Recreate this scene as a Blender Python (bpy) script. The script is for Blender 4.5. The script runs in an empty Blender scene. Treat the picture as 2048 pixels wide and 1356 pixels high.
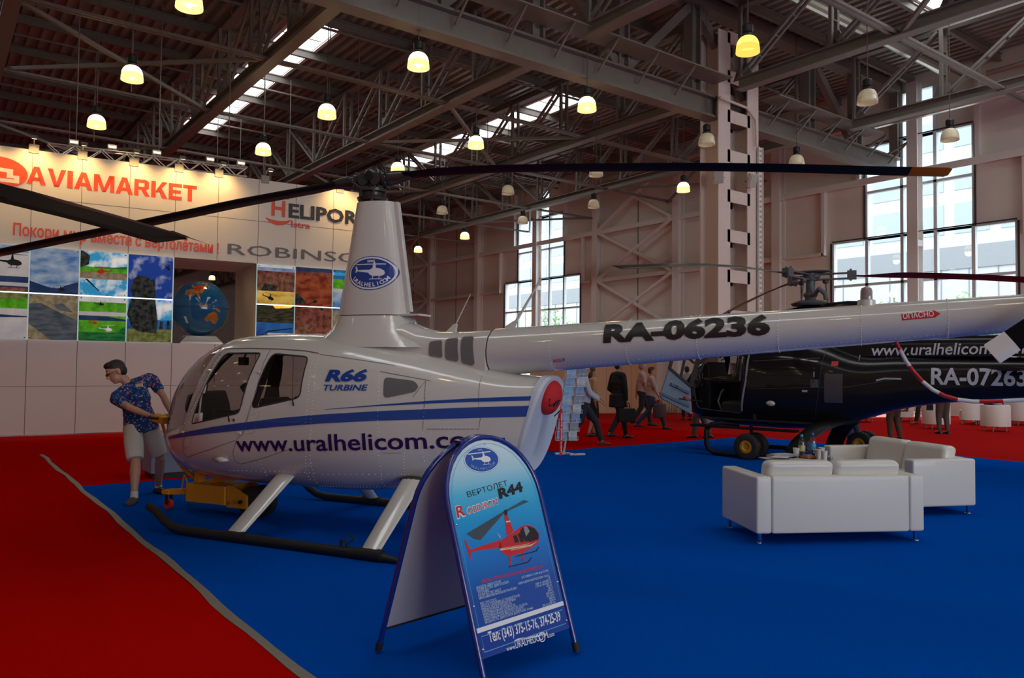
import bpy, bmesh, math, random
from mathutils import Vector, Matrix
from mathutils.bvhtree import BVHTree
random.seed(7)
SC = bpy.context.scene
COL = SC.collection
V = Vector
# ------------------------------------------------------------------ camera
F, PITCH, ROLL, YAW, EYE, PCX, PCY = 1559.0, 0.03394, -0.01024, 0.6420, 1.68, 1024.0, 678.0
cam = bpy.data.cameras.new('camera'); cam.sensor_width = 36.0; cam.lens = 36.0 * F / 2048.0
cam.clip_start = 0.05; cam.clip_end = 500
camo = bpy.data.objects.new('camera', cam); COL.objects.link(camo); SC.camera = camo
right = V((math.cos(YAW), -math.sin(YAW), 0)); fwd0 = V((math.sin(YAW), math.cos(YAW), 0)); up0 = V((0, 0, 1))
fwd = fwd0 * math.cos(PITCH) + up0 * math.sin(PITCH)
up1 = up0 * math.cos(PITCH) - fwd0 * math.sin(PITCH)
# image axes: x3 = x*cr - y2*sr ; y3 = x*sr + y2*cr
R_ = right * math.cos(ROLL) - up1 * math.sin(ROLL)
U_ = right * math.sin(ROLL) + up1 * math.cos(ROLL)
EYEP = V((0, 0, EYE))
camo.matrix_world = Matrix((( R_.x, U_.x, -fwd.x, 0), (R_.y, U_.y, -fwd.y, 0), (R_.z, U_.z, -fwd.z, EYE), (0, 0, 0, 1)))
SC.view_settings.view_transform = 'Standard'; SC.view_settings.look = 'None'
SC.view_settings.gamma = 1.0; SC.view_settings.use_curve_mapping = False
SC.view_settings.exposure = -0.6

def ray(px, py):
    return R_ * ((px - PCX) / F) - U_ * ((py - PCY) / F) + fwd
def G(px, py, z=0.0):
    d = ray(px, py); return EYEP + d * ((z - EYE) / d.z)
def onX(px, py, X):
    d = ray(px, py); return EYEP + d * (X / d.x)
def onY(px, py, Y):
    d = ray(px, py); return EYEP + d * (Y / d.y)
def pl(px, py, p0, n):
    d = ray(px, py); return EYEP + d * ((V(p0) - EYEP).dot(n) / d.dot(n))
def pd(px, py, depth):
    return EYEP + ray(px, py) * depth
def project(P):
    q = V(P) - EYEP; z = q.dot(fwd); return (PCX + F * q.dot(R_) / z, PCY - F * q.dot(U_) / z, z)

# ------------------------------------------------------------------ world and daylight
w = bpy.data.worlds.new('sky'); SC.world = w; w.use_nodes = True
wn = w.node_tree.nodes; wl = w.node_tree.links; wn.clear()
wo = wn.new('ShaderNodeOutputWorld'); wb = wn.new('ShaderNodeBackground')
wb.inputs[0].default_value = (0.86, 0.94, 1.0, 1); wb.inputs[1].default_value = 8.5
wl.new(wb.outputs[0], wo.inputs[0])
SKYLIGHT = 8.0      # brightness of the translucent roof lights
LAMPW = 42.0
def area(name, loc, rot, sx, sy, power, color=(1, 1, 1), portal=False):
    l = bpy.data.lights.new(name, 'AREA'); l.shape = 'RECTANGLE'; l.size = sx; l.size_y = sy; l.energy = power; l.color = color
    if portal: l.cycles.is_portal = True
    o = bpy.data.objects.new(name, l); COL.objects.link(o); o.location = loc; o.rotation_euler = rot; return o
def spot(name, loc, target, power, color, angle, blend=0.5, rad=0.04):
    l = bpy.data.lights.new(name, 'SPOT'); l.energy = power; l.color = color; l.spot_size = math.radians(angle); l.spot_blend = blend; l.shadow_soft_size = rad
    o = bpy.data.objects.new(name, l); COL.objects.link(o); o.location = loc
    o.rotation_euler = (V(target) - V(loc)).to_track_quat('-Z', 'Y').to_euler(); return o
area('window_portal', (30.4, 14.45, 6.0), (0, math.radians(-90), 0), 12.0, 7.2, 1, portal=True)
area('added_door_portal', (6.0, -26.4, 4.3), (math.radians(90), 0, 0), 20.0, 8.2, 1, portal=True)  # portal for an unseen doorway added to bring daylight from behind
area('window_portal', (30.4, 37.2, 6.0), (0, math.radians(-90), 0), 12.0, 7.6, 1, portal=True)

# ------------------------------------------------------------------ materials
MATS = {}
def mat(name, col, rough=0.5, metal=0.0, coat=0.0, spec=0.5, emit=None, estr=0.0, noise=None, bump=None, alpha=None, trans=0.0, sheen=0.0):
    if name in MATS: return MATS[name]
    m = bpy.data.materials.new(name); m.use_nodes = True; nt = m.node_tree; b = nt.nodes['Principled BSDF']
    b.inputs['Base Color'].default_value = (*col, 1); b.inputs['Roughness'].default_value = rough; b.inputs['Metallic'].default_value = metal
    b.inputs['Coat Weight'].default_value = coat; b.inputs['Specular IOR Level'].default_value = spec; b.inputs['Coat Roughness'].default_value = 0.04
    b.inputs['Transmission Weight'].default_value = trans
    if sheen: b.inputs['Sheen Weight'].default_value = sheen
    if emit: b.inputs['Emission Color'].default_value = (*emit, 1); b.inputs['Emission Strength'].default_value = estr
    if noise:                                   # (scale, amount) mottling of the colour
        tc = nt.nodes.new('ShaderNodeTexCoord'); n = nt.nodes.new('ShaderNodeTexNoise'); n.inputs['Scale'].default_value = noise[0]; n.inputs['Detail'].default_value = 6
        mx = nt.nodes.new('ShaderNodeMix'); mx.data_type = 'RGBA'
        a = noise[1]
        mx.inputs[6].default_value = (*[c * (1 - a) for c in col], 1); mx.inputs[7].default_value = (*[min(1, c * (1 + a)) for c in col], 1)
        nt.links.new(tc.outputs['Object'], n.inputs['Vector']); nt.links.new(n.outputs['Fac'], mx.inputs[0]); nt.links.new(mx.outputs[2], b.inputs['Base Color'])
    if bump:
        tc = nt.nodes.new('ShaderNodeTexCoord'); n = nt.nodes.new('ShaderNodeTexNoise'); n.inputs['Scale'].default_value = bump[0]; n.inputs['Detail'].default_value = 8
        bp = nt.nodes.new('ShaderNodeBump'); bp.inputs['Strength'].default_value = bump[1]; bp.inputs['Distance'].default_value = bump[2] if len(bump) > 2 else 0.01
        nt.links.new(tc.outputs['Object'], n.inputs['Vector']); nt.links.new(n.outputs['Fac'], bp.inputs['Height']); nt.links.new(bp.outputs[0], b.inputs['Normal'])
    MATS[name] = m; return m
def glass(name, tint=(0.9, 0.95, 0.97), refl=0.05, rough=0.0, dif=0.0):
    if name in MATS: return MATS[name]
    m = bpy.data.materials.new(name); m.use_nodes = True; nt = m.node_tree; nt.nodes.clear()
    o = nt.nodes.new('ShaderNodeOutputMaterial'); t = nt.nodes.new('ShaderNodeBsdfTransparent'); g = nt.nodes.new('ShaderNodeBsdfGlossy')
    t.inputs[0].default_value = (*tint, 1); g.inputs['Roughness'].default_value = rough
    lw = nt.nodes.new('ShaderNodeLayerWeight'); lw.inputs[0].default_value = .5
    pw = nt.nodes.new('ShaderNodeMath'); pw.operation = 'POWER'; pw.inputs[1].default_value = 5.0
    mp = nt.nodes.new('ShaderNodeMath'); mp.operation = 'MULTIPLY_ADD'; mp.inputs[1].default_value = .8; mp.inputs[2].default_value = refl
    mx = nt.nodes.new('ShaderNodeMixShader')
    nt.links.new(lw.outputs['Facing'], pw.inputs[0]); nt.links.new(pw.outputs[0], mp.inputs[0]); nt.links.new(mp.outputs[0], mx.inputs[0]); nt.links.new(t.outputs[0], mx.inputs[1]); nt.links.new(g.outputs[0], mx.inputs[2])
    nt.links.new(mx.outputs[0], o.inputs[0]); MATS[name] = m; return m
def emis(name, col, s):
    if name in MATS: return MATS[name]
    m = bpy.data.materials.new(name); m.use_nodes = True; nt = m.node_tree; nt.nodes.clear()
    o = nt.nodes.new('ShaderNodeOutputMaterial'); e = nt.nodes.new('ShaderNodeEmission'); e.inputs[0].default_value = (*col, 1); e.inputs[1].default_value = s
    nt.links.new(e.outputs[0], o.inputs[0]); MATS[name] = m; return m

# ------------------------------------------------------------------ mesh helpers
class MB:
    def __init__(s): s.v = []; s.f = []; s.m = []; s.cm = 0
    def add(s, vs, fs):
        k = len(s.v); s.v += [tuple(v) for v in vs]; s.f += [tuple(i + k for i in f) for f in fs]; s.m += [s.cm] * len(fs); return s
    def box(s, c, d, M=None):
        x, y, z = [q / 2 for q in d]; P = [V((a * x, b * y, e * z)) for e in (-1, 1) for a, b in ((-1, -1), (1, -1), (1, 1), (-1, 1))]
        if M is not None: P = [M @ p for p in P]
        return s.add([p + V(c) for p in P], [(3, 2, 1, 0), (4, 5, 6, 7), (0, 1, 5, 4), (1, 2, 6, 5), (2, 3, 7, 6), (3, 0, 4, 7)])
    def bx(s, x0, x1, y0, y1, z0, z1): return s.box(((x0 + x1) / 2, (y0 + y1) / 2, (z0 + z1) / 2), (abs(x1 - x0), abs(y1 - y0), abs(z1 - z0)))
    def bar(s, p, q, a, b=None, up=(0, 0, 1)):
        p, q = V(p), V(q); b = b or a; d = (q - p); L = d.length
        if L < 1e-6: return s
        z = d / L; u = V(up)
        if abs(z.dot(u)) > .98: u = V((1, 0, 0))
        x = u.cross(z).normalized(); y = z.cross(x)
        M = Matrix((x, y, z)).transposed()
        return s.box((p + q) / 2, (a, b, L), M)
    def tube(s, path, r, n=10, cap=True, closed=False):
        path = [V(p) for p in path]; N = len(path); rs = r if isinstance(r, (list, tuple)) else [r] * N
        rings = []; u = None
        for i, p in enumerate(path):
            t = (path[(i + 1) % N] - path[i - 1]) if closed else (path[min(i + 1, N - 1)] - path[max(i - 1, 0)])
            t.normalize()
            if u is None:
                u = V((0, 0, 1)) if abs(t.z) < .9 else V((1, 0, 0))
            u = (u - t * u.dot(t)).normalized(); w = t.cross(u)
            rings.append([p + (u * math.cos(2 * math.pi * k / n) + w * math.sin(2 * math.pi * k / n)) * rs[i] for k in range(n)])
        vs = [v for rg in rings for v in rg]; fs = []
        for i in range(N if closed else N - 1):
            j = (i + 1) % N
            for k in range(n): fs.append((i * n + k, i * n + (k + 1) % n, j * n + (k + 1) % n, j * n + k))
        if cap and not closed: fs.append(tuple(range(n - 1, -1, -1))); fs.append(tuple((N - 1) * n + k for k in range(n)))
        return s.add(vs, fs)
    def cyl(s, p, q, r, r2=None, n=16): return s.tube([p, q], [r, r if r2 is None else r2], n)
    def loft(s, rings, cap=True, closed=True):
        n = len(rings[0]); vs = [v for r in rings for v in r]; fs = []
        for i in range(len(rings) - 1):
            for k in range(n if closed else n - 1): fs.append((i * n + k, i * n + (k + 1) % n, (i + 1) * n + (k + 1) % n, (i + 1) * n + k))
        if cap: fs.append(tuple(range(n - 1, -1, -1))); fs.append(tuple((len(rings) - 1) * n + k for k in range(n)))
        return s.add(vs, fs)
    def lathe(s, prof, c=(0, 0, 0), n=20, axis='z', cap=False):
        rings = []
        for r, h in prof:
            ring = []
            for k in range(n):
                a = 2 * math.pi * k / n; x, y = r * math.cos(a), r * math.sin(a)
                ring.append(V(c) + (V((x, y, h)) if axis == 'z' else V((h, x, y)) if axis == 'x' else V((y, h, x))))
            rings.append(ring)
        return s.loft(rings, cap)
    def ell(s, c, r, n=14, m=9, M=None):
        rings = []
        for i in range(m + 1):
            t = -math.pi / 2 + math.pi * i / m; ct = max(math.cos(t), 1e-3)
            ring = []
            for k in range(n):
                p = V((r[0] * ct * math.cos(2 * math.pi * k / n), r[1] * ct * math.sin(2 * math.pi * k / n), r[2] * math.sin(t)))
                ring.append((M @ p if M is not None else p) + V(c))
            rings.append(ring)
        return s.loft(rings)
    def prism(s, poly, o, u, v, t):            # polygon (list of 2-D) in plane o,u,v, thickened along u x v by t
        o, u, v = V(o), V(u), V(v); nn = u.cross(v).normalized() * t; n = len(poly)
        a = [o + u * x + v * y for x, y in poly]
        vs = a + [p + nn for p in a]
        fs = [tuple(range(n - 1, -1, -1)), tuple(range(n, 2 * n))] + [(i, (i + 1) % n, n + (i + 1) % n, n + i) for i in range(n)]
        return s.add(vs, fs)
    def build(s, name, m, parent=None, smooth=0, bevel=0, loc=None, fix=False):
        me = bpy.data.meshes.new(name); me.from_pydata([tuple(v) for v in s.v], [], s.f)
        ms = m if isinstance(m, (list, tuple)) else [m]
        for q in ms: me.materials.append(q)
        if len(ms) > 1: me.polygons.foreach_set('material_index', s.m)
        me.update()
        return finish(name, me, parent, smooth, bevel, loc, fix)
def finish(name, me, parent=None, smooth=0, bevel=0, loc=None, fix=False):
    if fix:
        b = bmesh.new(); b.from_mesh(me); bmesh.ops.recalc_face_normals(b, faces=b.faces); b.to_mesh(me); b.free()
    if smooth:
        me.polygons.foreach_set('use_smooth', [True] * len(me.polygons))
        if smooth > 1: me.set_sharp_from_angle(angle=math.radians(smooth))
    o = bpy.data.objects.new(name, me); COL.objects.link(o)
    if parent is not None: o.parent = parent
    if loc is not None: o.location = loc
    if bevel:
        bv = o.modifiers.new('bevel', 'BEVEL'); bv.width = bevel; bv.segments = 2; bv.limit_method = 'ANGLE'
    return o
def thing(name, label, cat, loc=(0, 0, 0), rz=0.0, group=None):
    o = bpy.data.objects.new(name, None); COL.objects.link(o); o.location = loc; o.rotation_euler = (0, 0, rz); o.empty_display_size = .1
    o['label'] = label; o['category'] = cat
    if group: o['group'] = group
    return o
def tag(o, label, cat, group=None):
    o['label'] = label; o['category'] = cat
    if group: o['group'] = group
    return o
def struct(o, label=None):
    o['kind'] = 'structure'
    if label: o['label'] = label; 
    return o
def dup(root, loc, rz=None, label=None):
    r = root.copy(); COL.objects.link(r); r.location = loc
    if rz is not None: r.rotation_euler = (0, 0, rz)
    if label: r['label'] = label
    for ch in list(root.children):
        c = ch.copy(); COL.objects.link(c); c.parent = r
        for g in list(ch.children):
            d = g.copy(); COL.objects.link(d); d.parent = c
    return r
def textpoly(body, bold=0.0, res=3):
    """outline text as a flat triangulated mesh: (verts, faces, width, height of a capital)"""
    cu = bpy.data.curves.new('lettering', 'FONT'); cu.body = body; cu.size = 1.0; cu.offset = bold; cu.resolution_u = res
    o = bpy.data.objects.new('lettering', cu); me = bpy.data.meshes.new_from_object(o)
    vs = [v.co.copy() for v in me.vertices]; fs = [tuple(p.vertices) for p in me.polygons]
    bpy.data.objects.remove(o); bpy.data.curves.remove(cu); bpy.data.meshes.remove(me)
    x0 = min(v.x for v in vs); x1 = max(v.x for v in vs)
    return [V((v.x - x0, v.y, 0)) for v in vs], fs, x1 - x0, 0.729
def text(mb, body, o, u, v, width=None, cap=0.1, bold=0.0, shear=0.0, depth=0.0, align='l', res=2, mir=False):
    """add lettering to mb: origin o (baseline left), unit dirs u,v; cap = capital height; width = total width"""
    vs, fs, w, h = textpoly(body, bold, res); o, u, v = V(o), V(u), V(v); nn = u.cross(v).normalized()
    sy = cap / h; sx = (width / w) if width else sy; off = 0 if align == 'l' else (-w * sx / 2 if align == 'c' else -w * sx)
    P = [o + u * (p.x * sx + off + shear * p.y * sy) + v * (p.y * sy) for p in vs]
    if depth:
        n = len(P); edges = {}
        for f in fs:
            for i in range(len(f)):
                e = (f[i], f[(i + 1) % len(f)]); edges[e] = 1
        rim = [(b, a, a + n, b + n) for a, b in edges if (b, a) not in edges]
        mb.add(P + [p + nn * depth for p in P], [tuple(i + n for i in f) for f in fs] + rim)
    else: mb.add([p + nn * 0.0 for p in P], fs)
    return mb
def lin(a, b, t): return a + (b - a) * t
def interp(x, xs, ys):
    if x <= xs[0]: return ys[0]
    for i in range(len(xs) - 1):
        if x <= xs[i + 1]:
            return lin(ys[i], ys[i + 1], (x - xs[i]) / (xs[i + 1] - xs[i]))
    return ys[-1]
def spline(x, xs, ys):                         # monotone-ish Catmull-Rom
    if x <= xs[0]: return ys[0]
    if x >= xs[-1]: return ys[-1]
    for i in range(len(xs) - 1):
        if x <= xs[i + 1]:
            h = xs[i + 1] - xs[i]; t = (x - xs[i]) / h
            d = (ys[i + 1] - ys[i]) / h
            m0 = d if i == 0 else (ys[i + 1] - ys[i - 1]) / (xs[i + 1] - xs[i - 1])
            m1 = d if i + 2 >= len(xs) else (ys[i + 2] - ys[i]) / (xs[i + 2] - xs[i])
            return ((2*t**3-3*t*t+1) * ys[i] + (t**3-2*t*t+t) * h * m0 + (-2*t**3+3*t*t) * ys[i+1] + (t**3-t*t) * h * m1)
def rrect(x0, x1, y0, y1, r, n=5):
    out = []
    for cx, cy, a0 in ((x1 - r, y1 - r, 0), (x0 + r, y1 - r, 90), (x0 + r, y0 + r, 180), (x1 - r, y0 + r, 270)):
        for k in range(n + 1):
            a = math.radians(a0 + 90 * k / n); out.append((cx + r * math.cos(a), cy + r * math.sin(a)))
    return out
def rounded(poly, r, n=4):                     # round the corners of a convex polygon
    out = []; N = len(poly)
    for i in range(N):
        p = V(poly[i]).to_2d(); a = V(poly[i - 1]).to_2d(); b = V(poly[(i + 1) % N]).to_2d()
        da = (a - p).normalized(); db = (b - p).normalized(); ra = min(r, (a - p).length * .45, (b - p).length * .45)
        A = p + da * ra; B = p + db * ra
        for k in range(n + 1):
            t = k / n; q = A * (1 - t) ** 2 + p * 2 * t * (1 - t) + B * t * t; out.append((q.x, q.y))
    return out
# ================================================================== THE HALL
m_red = mat('red_carpet', (0.46, 0.003, 0.0015), .95, spec=.0, noise=(60, .12), bump=(400, .25, .004), sheen=.0)
m_red2 = mat('crimson_carpet', (0.42, 0.012, 0.012), .95, spec=.0, noise=(60, .12), bump=(400, .25, .004))
m_blue = mat('blue_carpet', (0.0005, 0.075, 0.45), .95, spec=.0, noise=(45, .14), bump=(350, .3, .004))
m_conc = mat('concrete', (.3, .29, .28), .8, noise=(3, .2))
m_wall = mat('wall_sheet', (.78, .73, .66), .6, noise=(1.5, .06))
m_white = mat('white_steel', (.82, .78, .74), .45)
m_steel = mat('grey_steel', (.20, .18, .155), .5, noise=(4, .15))
m_steel_d = mat('dark_steel', (.13, .11, .10), .55, noise=(4, .2))
m_deck = mat('roof_sheet', (.37, .36, .32), .42, metal=.35, noise=(2, .15))
m_black = mat('black_plastic', (.012, .012, .013), .45)
m_chrome = mat('chrome', (.75, .75, .77), .12, metal=1.0)
m_dkframe = mat('window_frame_dark', (.05, .045, .05), .4)
m_frame = mat('window_frame', (.66, .72, .74), .4)
XW = 30.0
# floor and carpets
f = MB(); f.bx(-26, XW + .4, -26, 92, -.25, -.012); struct(f.build('floor', m_conc))
f = MB(); f.bx(-24, XW, -24, 90, -.012, 0); struct(f.build('floor_carpet_red', m_red2))
f = MB(); f.bx(1.64, 16.12, -14, 11.84, 0.0, .006); tag(f.build('blue_carpet', m_blue), 'bright blue exhibition carpet under the white helicopter and the sofas', 'carpet')
f = MB(); f.bx(-14, 1.625, -14, 16.2, 0, .005); tag(f.build('red_carpet', m_red), 'red carpet strip in the front left corner beside the grey tape', 'carpet')
f = MB(); f.bx(-14, 16.12, 16.22, 19.25, 0, .004); f.bx(1.7, 16.12, 11.87, 16.2, 0, .004); tag(f.build('red_carpet', m_red), 'red aisle carpet in front of the lettered booth wall', 'carpet')
tp = MB(); pts = []
for i in range(60):
    y = -4 + 20.2 * i / 59; wv = .012 * math.sin(y * 2.1) + .006 * math.sin(y * 5.3 + 1); pts.append((1.655 + wv, y))
vs = []; fs = []
for i, (x, y) in enumerate(pts):
    hw = .032 + .004 * math.sin(y * 3.7)
    vs += [(x - hw, y, .0065), (x - hw, y, .010), (x + hw, y, .010), (x + hw, y, .0065)]
for i in range(59):
    a = 4 * i
    for k in range(3): fs.append((a + k, a + k + 1, a + k + 5, a + k + 4))
tp.add(vs, fs); tag(tp.build('carpet_tape', mat('duct_tape', (.22, .19, .15), .45, noise=(30, .2)), fix=True), 'wavy grey tape strip joining the red and blue carpets', 'tape')

# walls with stepped windows -------------------------------------------------
def stepped_wall(name, wins, zt=13.2):
    """sheet wall at X=XW from y -24 to 58 with rectangular openings cut out"""
    ys = sorted({-26.0, 92.0} | {y for w in wins for y in w[:2]}); zs = sorted({0.0, zt} | {z for w in wins for z in w[2:]})
    mb = MB()
    for i in range(len(ys) - 1):
        run = None
        for j in range(len(zs) - 1):
            yc = (ys[i] + ys[i + 1]) / 2; zc = (zs[j] + zs[j + 1]) / 2
            hole = any(a < yc < b and c < zc < d for a, b, c, d in wins)
            if not hole: mb.bx(XW, XW + .3, ys[i], ys[i + 1], zs[j], zs[j + 1])
    return struct(mb.build(name, m_wall))
W1 = [(11.05, 17.87, 1.0, 6.87), (12.43, 16.42, 6.87, 10.6), (13.7, 15.0, 10.6, 12.4)]
W2 = [(33.6, 40.9, 1.0, 6.97), (35.05, 39.5, 6.97, 10.8), (36.4, 37.9, 10.8, 12.4)]
W0 = [(-12.0, -5.2, 1.0, 6.87), (-10.6, -6.6, 6.87, 10.6)]
stepped_wall('wall_right', W1 + W2 + W0)
f = MB(); f.bx(-26, XW, 90, 90.3, 0, 13.2); struct(f.build('wall_back', m_wall))
f = MB(); f.bx(-26.3, -26, -26, 90.3, 0, 13.2); struct(f.build('wall_left', m_wall))
f = MB(); f.bx(-26, -4, -26.3, -26, 0, 13.2); f.bx(16, XW, -26.3, -26, 0, 13.2); f.bx(-4, 16, -26.3, -26, 8.4, 13.2); struct(f.build('wall_front', m_wall))  # the gap is a doorway added for frontal light
m_glass = glass('window_glass', (.95, .98, .99), .04)
def window(name, W, vbars, hbars):
    fr = MB(); d = .07
    for (a, b, c, e) in W:
        for y in (a, b): fr.bx(XW - .02, XW + .16, y - d / 2, y + d / 2, c, e)
        for z in (c, e): fr.bx(XW - .02, XW + .16, a, b, z - d / 2, z + d / 2)
    for (y, z0, z1) in vbars: fr.bx(XW - .03, XW + .15, y - .06, y + .06, z0, z1)
    for (z, y0, y1) in hbars: fr.bx(XW - .03, XW + .15, y0, y1, z - .05, z + .05)
    o = struct(fr.build(name, m_frame)); o['label'] = 'tall stepped window in the hall side wall'
    g = MB()
    for (a, b, c, e) in W: g.add([(XW + .08, a, c), (XW + .08, b, c), (XW + .08, b, e), (XW + .08, a, e)], [(0, 1, 2, 3)])
    gp = g.build('window_pane', m_glass, o)
    dk = MB()
    for (a, b, c, e) in W[:2]:
        for y in (a - .08, b + .08): dk.bx(XW - .06, XW - .005, y - .025, y + .025, c, e)
        dk.bx(XW - .06, XW - .005, a - .03, b + .03, e + .045, e + .085)
    dk.build('window_flashing', m_dkframe, o)
    return o
window('window_1', W1, [(16.42, 1, 6.87), (15.0, 1, 12.4), (13.75, 1, 12.4), (12.43, 1, 6.87)], [(8.75, 12.43, 16.42), (5.07, 11.05, 17.87), (3.15, 11.05, 17.87)])
window('window_2', W2, [(39.5, 1, 6.97), (37.9, 1, 12.4), (36.4, 1, 12.4), (35.05, 1, 6.97)], [(8.8, 35.05, 39.5), (5.1, 33.6, 40.9), (3.15, 33.6, 40.9), (11.4, 36.4, 37.9)])
window('window_3', W0, [(-10.6, 1, 6.87), (-8.6, 1, 10.6), (-6.6, 1, 6.87)], [(8.75, -10.6, -6.6), (5.07, -12, -5.2), (3.15, -12, -5.2)])
# wall posts, girts and bracing (one trim object each)
tn = [0]
def trim(mb, m, label=None):
    tn[0] += 1; return struct(mb.build('trim_%d' % tn[0], m))
CY = [-9.0, -3.2, 2.8, 8.7, 14.4, 20.33, 26.07, 31.96, 37.35, 43.7, 49.95, 56, 62, 68, 74, 80, 86]
for y in CY:
    mb = MB(); mb.bx(29.55, 29.6, y - .2, y + .2, 0, 12.6); mb.bx(29.95, 30.0, y - .2, y + .2, 0, 12.6); mb.bx(29.6, 29.95, y - .03, y + .03, 0, 12.6)
    for z in (1.5, 3.7, 6.45, 9.15): mb.bx(29.6, 29.96, y - .19, y + .19, z - .12, z + .12)
    trim(mb, m_white)
for i in range(len(CY) - 1):
    a, b = CY[i] + .2, CY[i + 1] - .2
    mb = MB()
    hs = [(9.15, .13)]
    win = any(a - .5 < (q[0] + q[1]) / 2 + dy < b + .5 for q in (W1[0], W2[0], W0[0]) for dy in (-1.6, 1.6))
    if not win: hs += [(6.45, .1), (3.7, .1), (12.0, .1)]
    for z, h in hs: mb.bx(29.7, 29.99, a, b, z - .02, z + .02); mb.bx(29.66, 29.7, a, b, z - h, z + h)
    trim(mb, m_white)
    if not win:
        mb = MB()
        for y in ((a + b) / 2, ): mb.bx(29.97, 30.0, y - .02, y + .02, 0, 12.6)
        trim(mb, m_steel)
for (y, z0, z1) in ((18.2, 6.4, 9.1), (10.7, 6.4, 9.1), (41.3, 6.4, 9.1), (33.2, 6.4, 9.1), (12.2, 9.2, 12.6), (16.65, 9.2, 12.6), (39.75, 9.2, 12.6), (34.85, 9.2, 12.6)):
    mb = MB(); mb.bx(29.75, 30, y - .07, y + .07, z0, z1); trim(mb, m_white)
for (y0, y1) in ((18.2, 20.1), (8.9, 10.7), (41.3, 43.5), (32.2, 33.2)):
    mb = MB(); mb.bx(29.75, 30, y0, y1, 6.4, 6.52); trim(mb, m_white)
def brace(p, q, r=.07, m=None): mb = MB(); mb.bar(p, q, r * 2, r * 2); return trim(mb, m or m_white)
for (a, b) in ((26.3, 31.75), (50.2, 55.8)):
    for z0, z1 in ((9.2, 12.2), (6.5, 9.1), (3.75, 6.4)):
        brace((29.62, a, z0), (29.62, b, z1)); brace((29.62, b, z0), (29.56, a, z1))
# roof deck: corrugated sheet with openings for the roof lights ---------------
SKX = [(-1.8, -.4), (9.2, 10.8), (20.3, 21.8)]
SKY_ = [(-20.0, -6.0), (-3.5, 11.6), (24.3, 39.5), (58.0, 70.0)]
SKX2 = [(23.6, 25.3)]; SKY2 = [(-8.0, 11.6)]
ZR = 12.9
dk = MB(); per = .36; n = int((XW + 26) / per)
for i in range(n):
    x = -26 + i * per; xc = x + per / 2
    segs = [(-26.0, 90.0)]
    holes = ([h for h in SKY_] if any(a < xc < b for a, b in SKX) else []) + ([h for h in SKY2] if any(a < xc < b for a, b in SKX2) else [])
    for h in holes:
        ns = []
        for s0, s1 in segs:
            if h[0] > s0: ns.append((s0, min(s1, h[0])))
            if h[1] < s1: ns.append((max(s0, h[1]), s1))
        segs = [q for q in ns if q[1] - q[0] > .05]
    for y0, y1 in segs:
        P = [(x, ZR), (x + .15, ZR), (x + .18, ZR + .15), (x + .33, ZR + .15), (x + per, ZR)]
        dk.add([(a, y0, z) for a, z in P] + [(a, y1, z) for a, z in P], [(k, k + 5, k + 6, k + 1) for k in range(4)])
struct(dk.build('ceiling', m_deck))
f = MB(); f.bx(-26.3, XW + .3, -26.3, 90.3, 13.32, 13.4); rf = f
m_sky = emis('roof_light_panel', (0.93, 0.97, 1.0), SKYLIGHT)
k = 0
def skylight(x0, x1, y0, y1):
    global k
    k += 1
    g = MB(); g.add([(x0, y0, ZR + .3), (x1, y0, ZR + .3), (x1, y1, ZR + .3), (x0, y1, ZR + .3)], [(0, 1, 2, 3)])
    o = struct(g.build('ceiling_window_%d' % k, m_sky))
    fr = MB()
    for x in (x0, x1): fr.bx(x - .06, x + .06, y0, y1, ZR - .05, ZR + .34)
    yy = y0
    while yy <= y1 + .01: fr.bx(x0, x1, yy - .04, yy + .04, ZR + .1, ZR + .3); yy += 1.5
    fr.build('window_frame', m_white, o)
for a, b in SKX:
    for c, d in SKY_: skylight(a, b, c, d)
for a, b in SKX2:
    for c, d in SKY2: skylight(a, b, c, d)
struct(rf.build('ceiling_top', m_steel_d))
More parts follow.
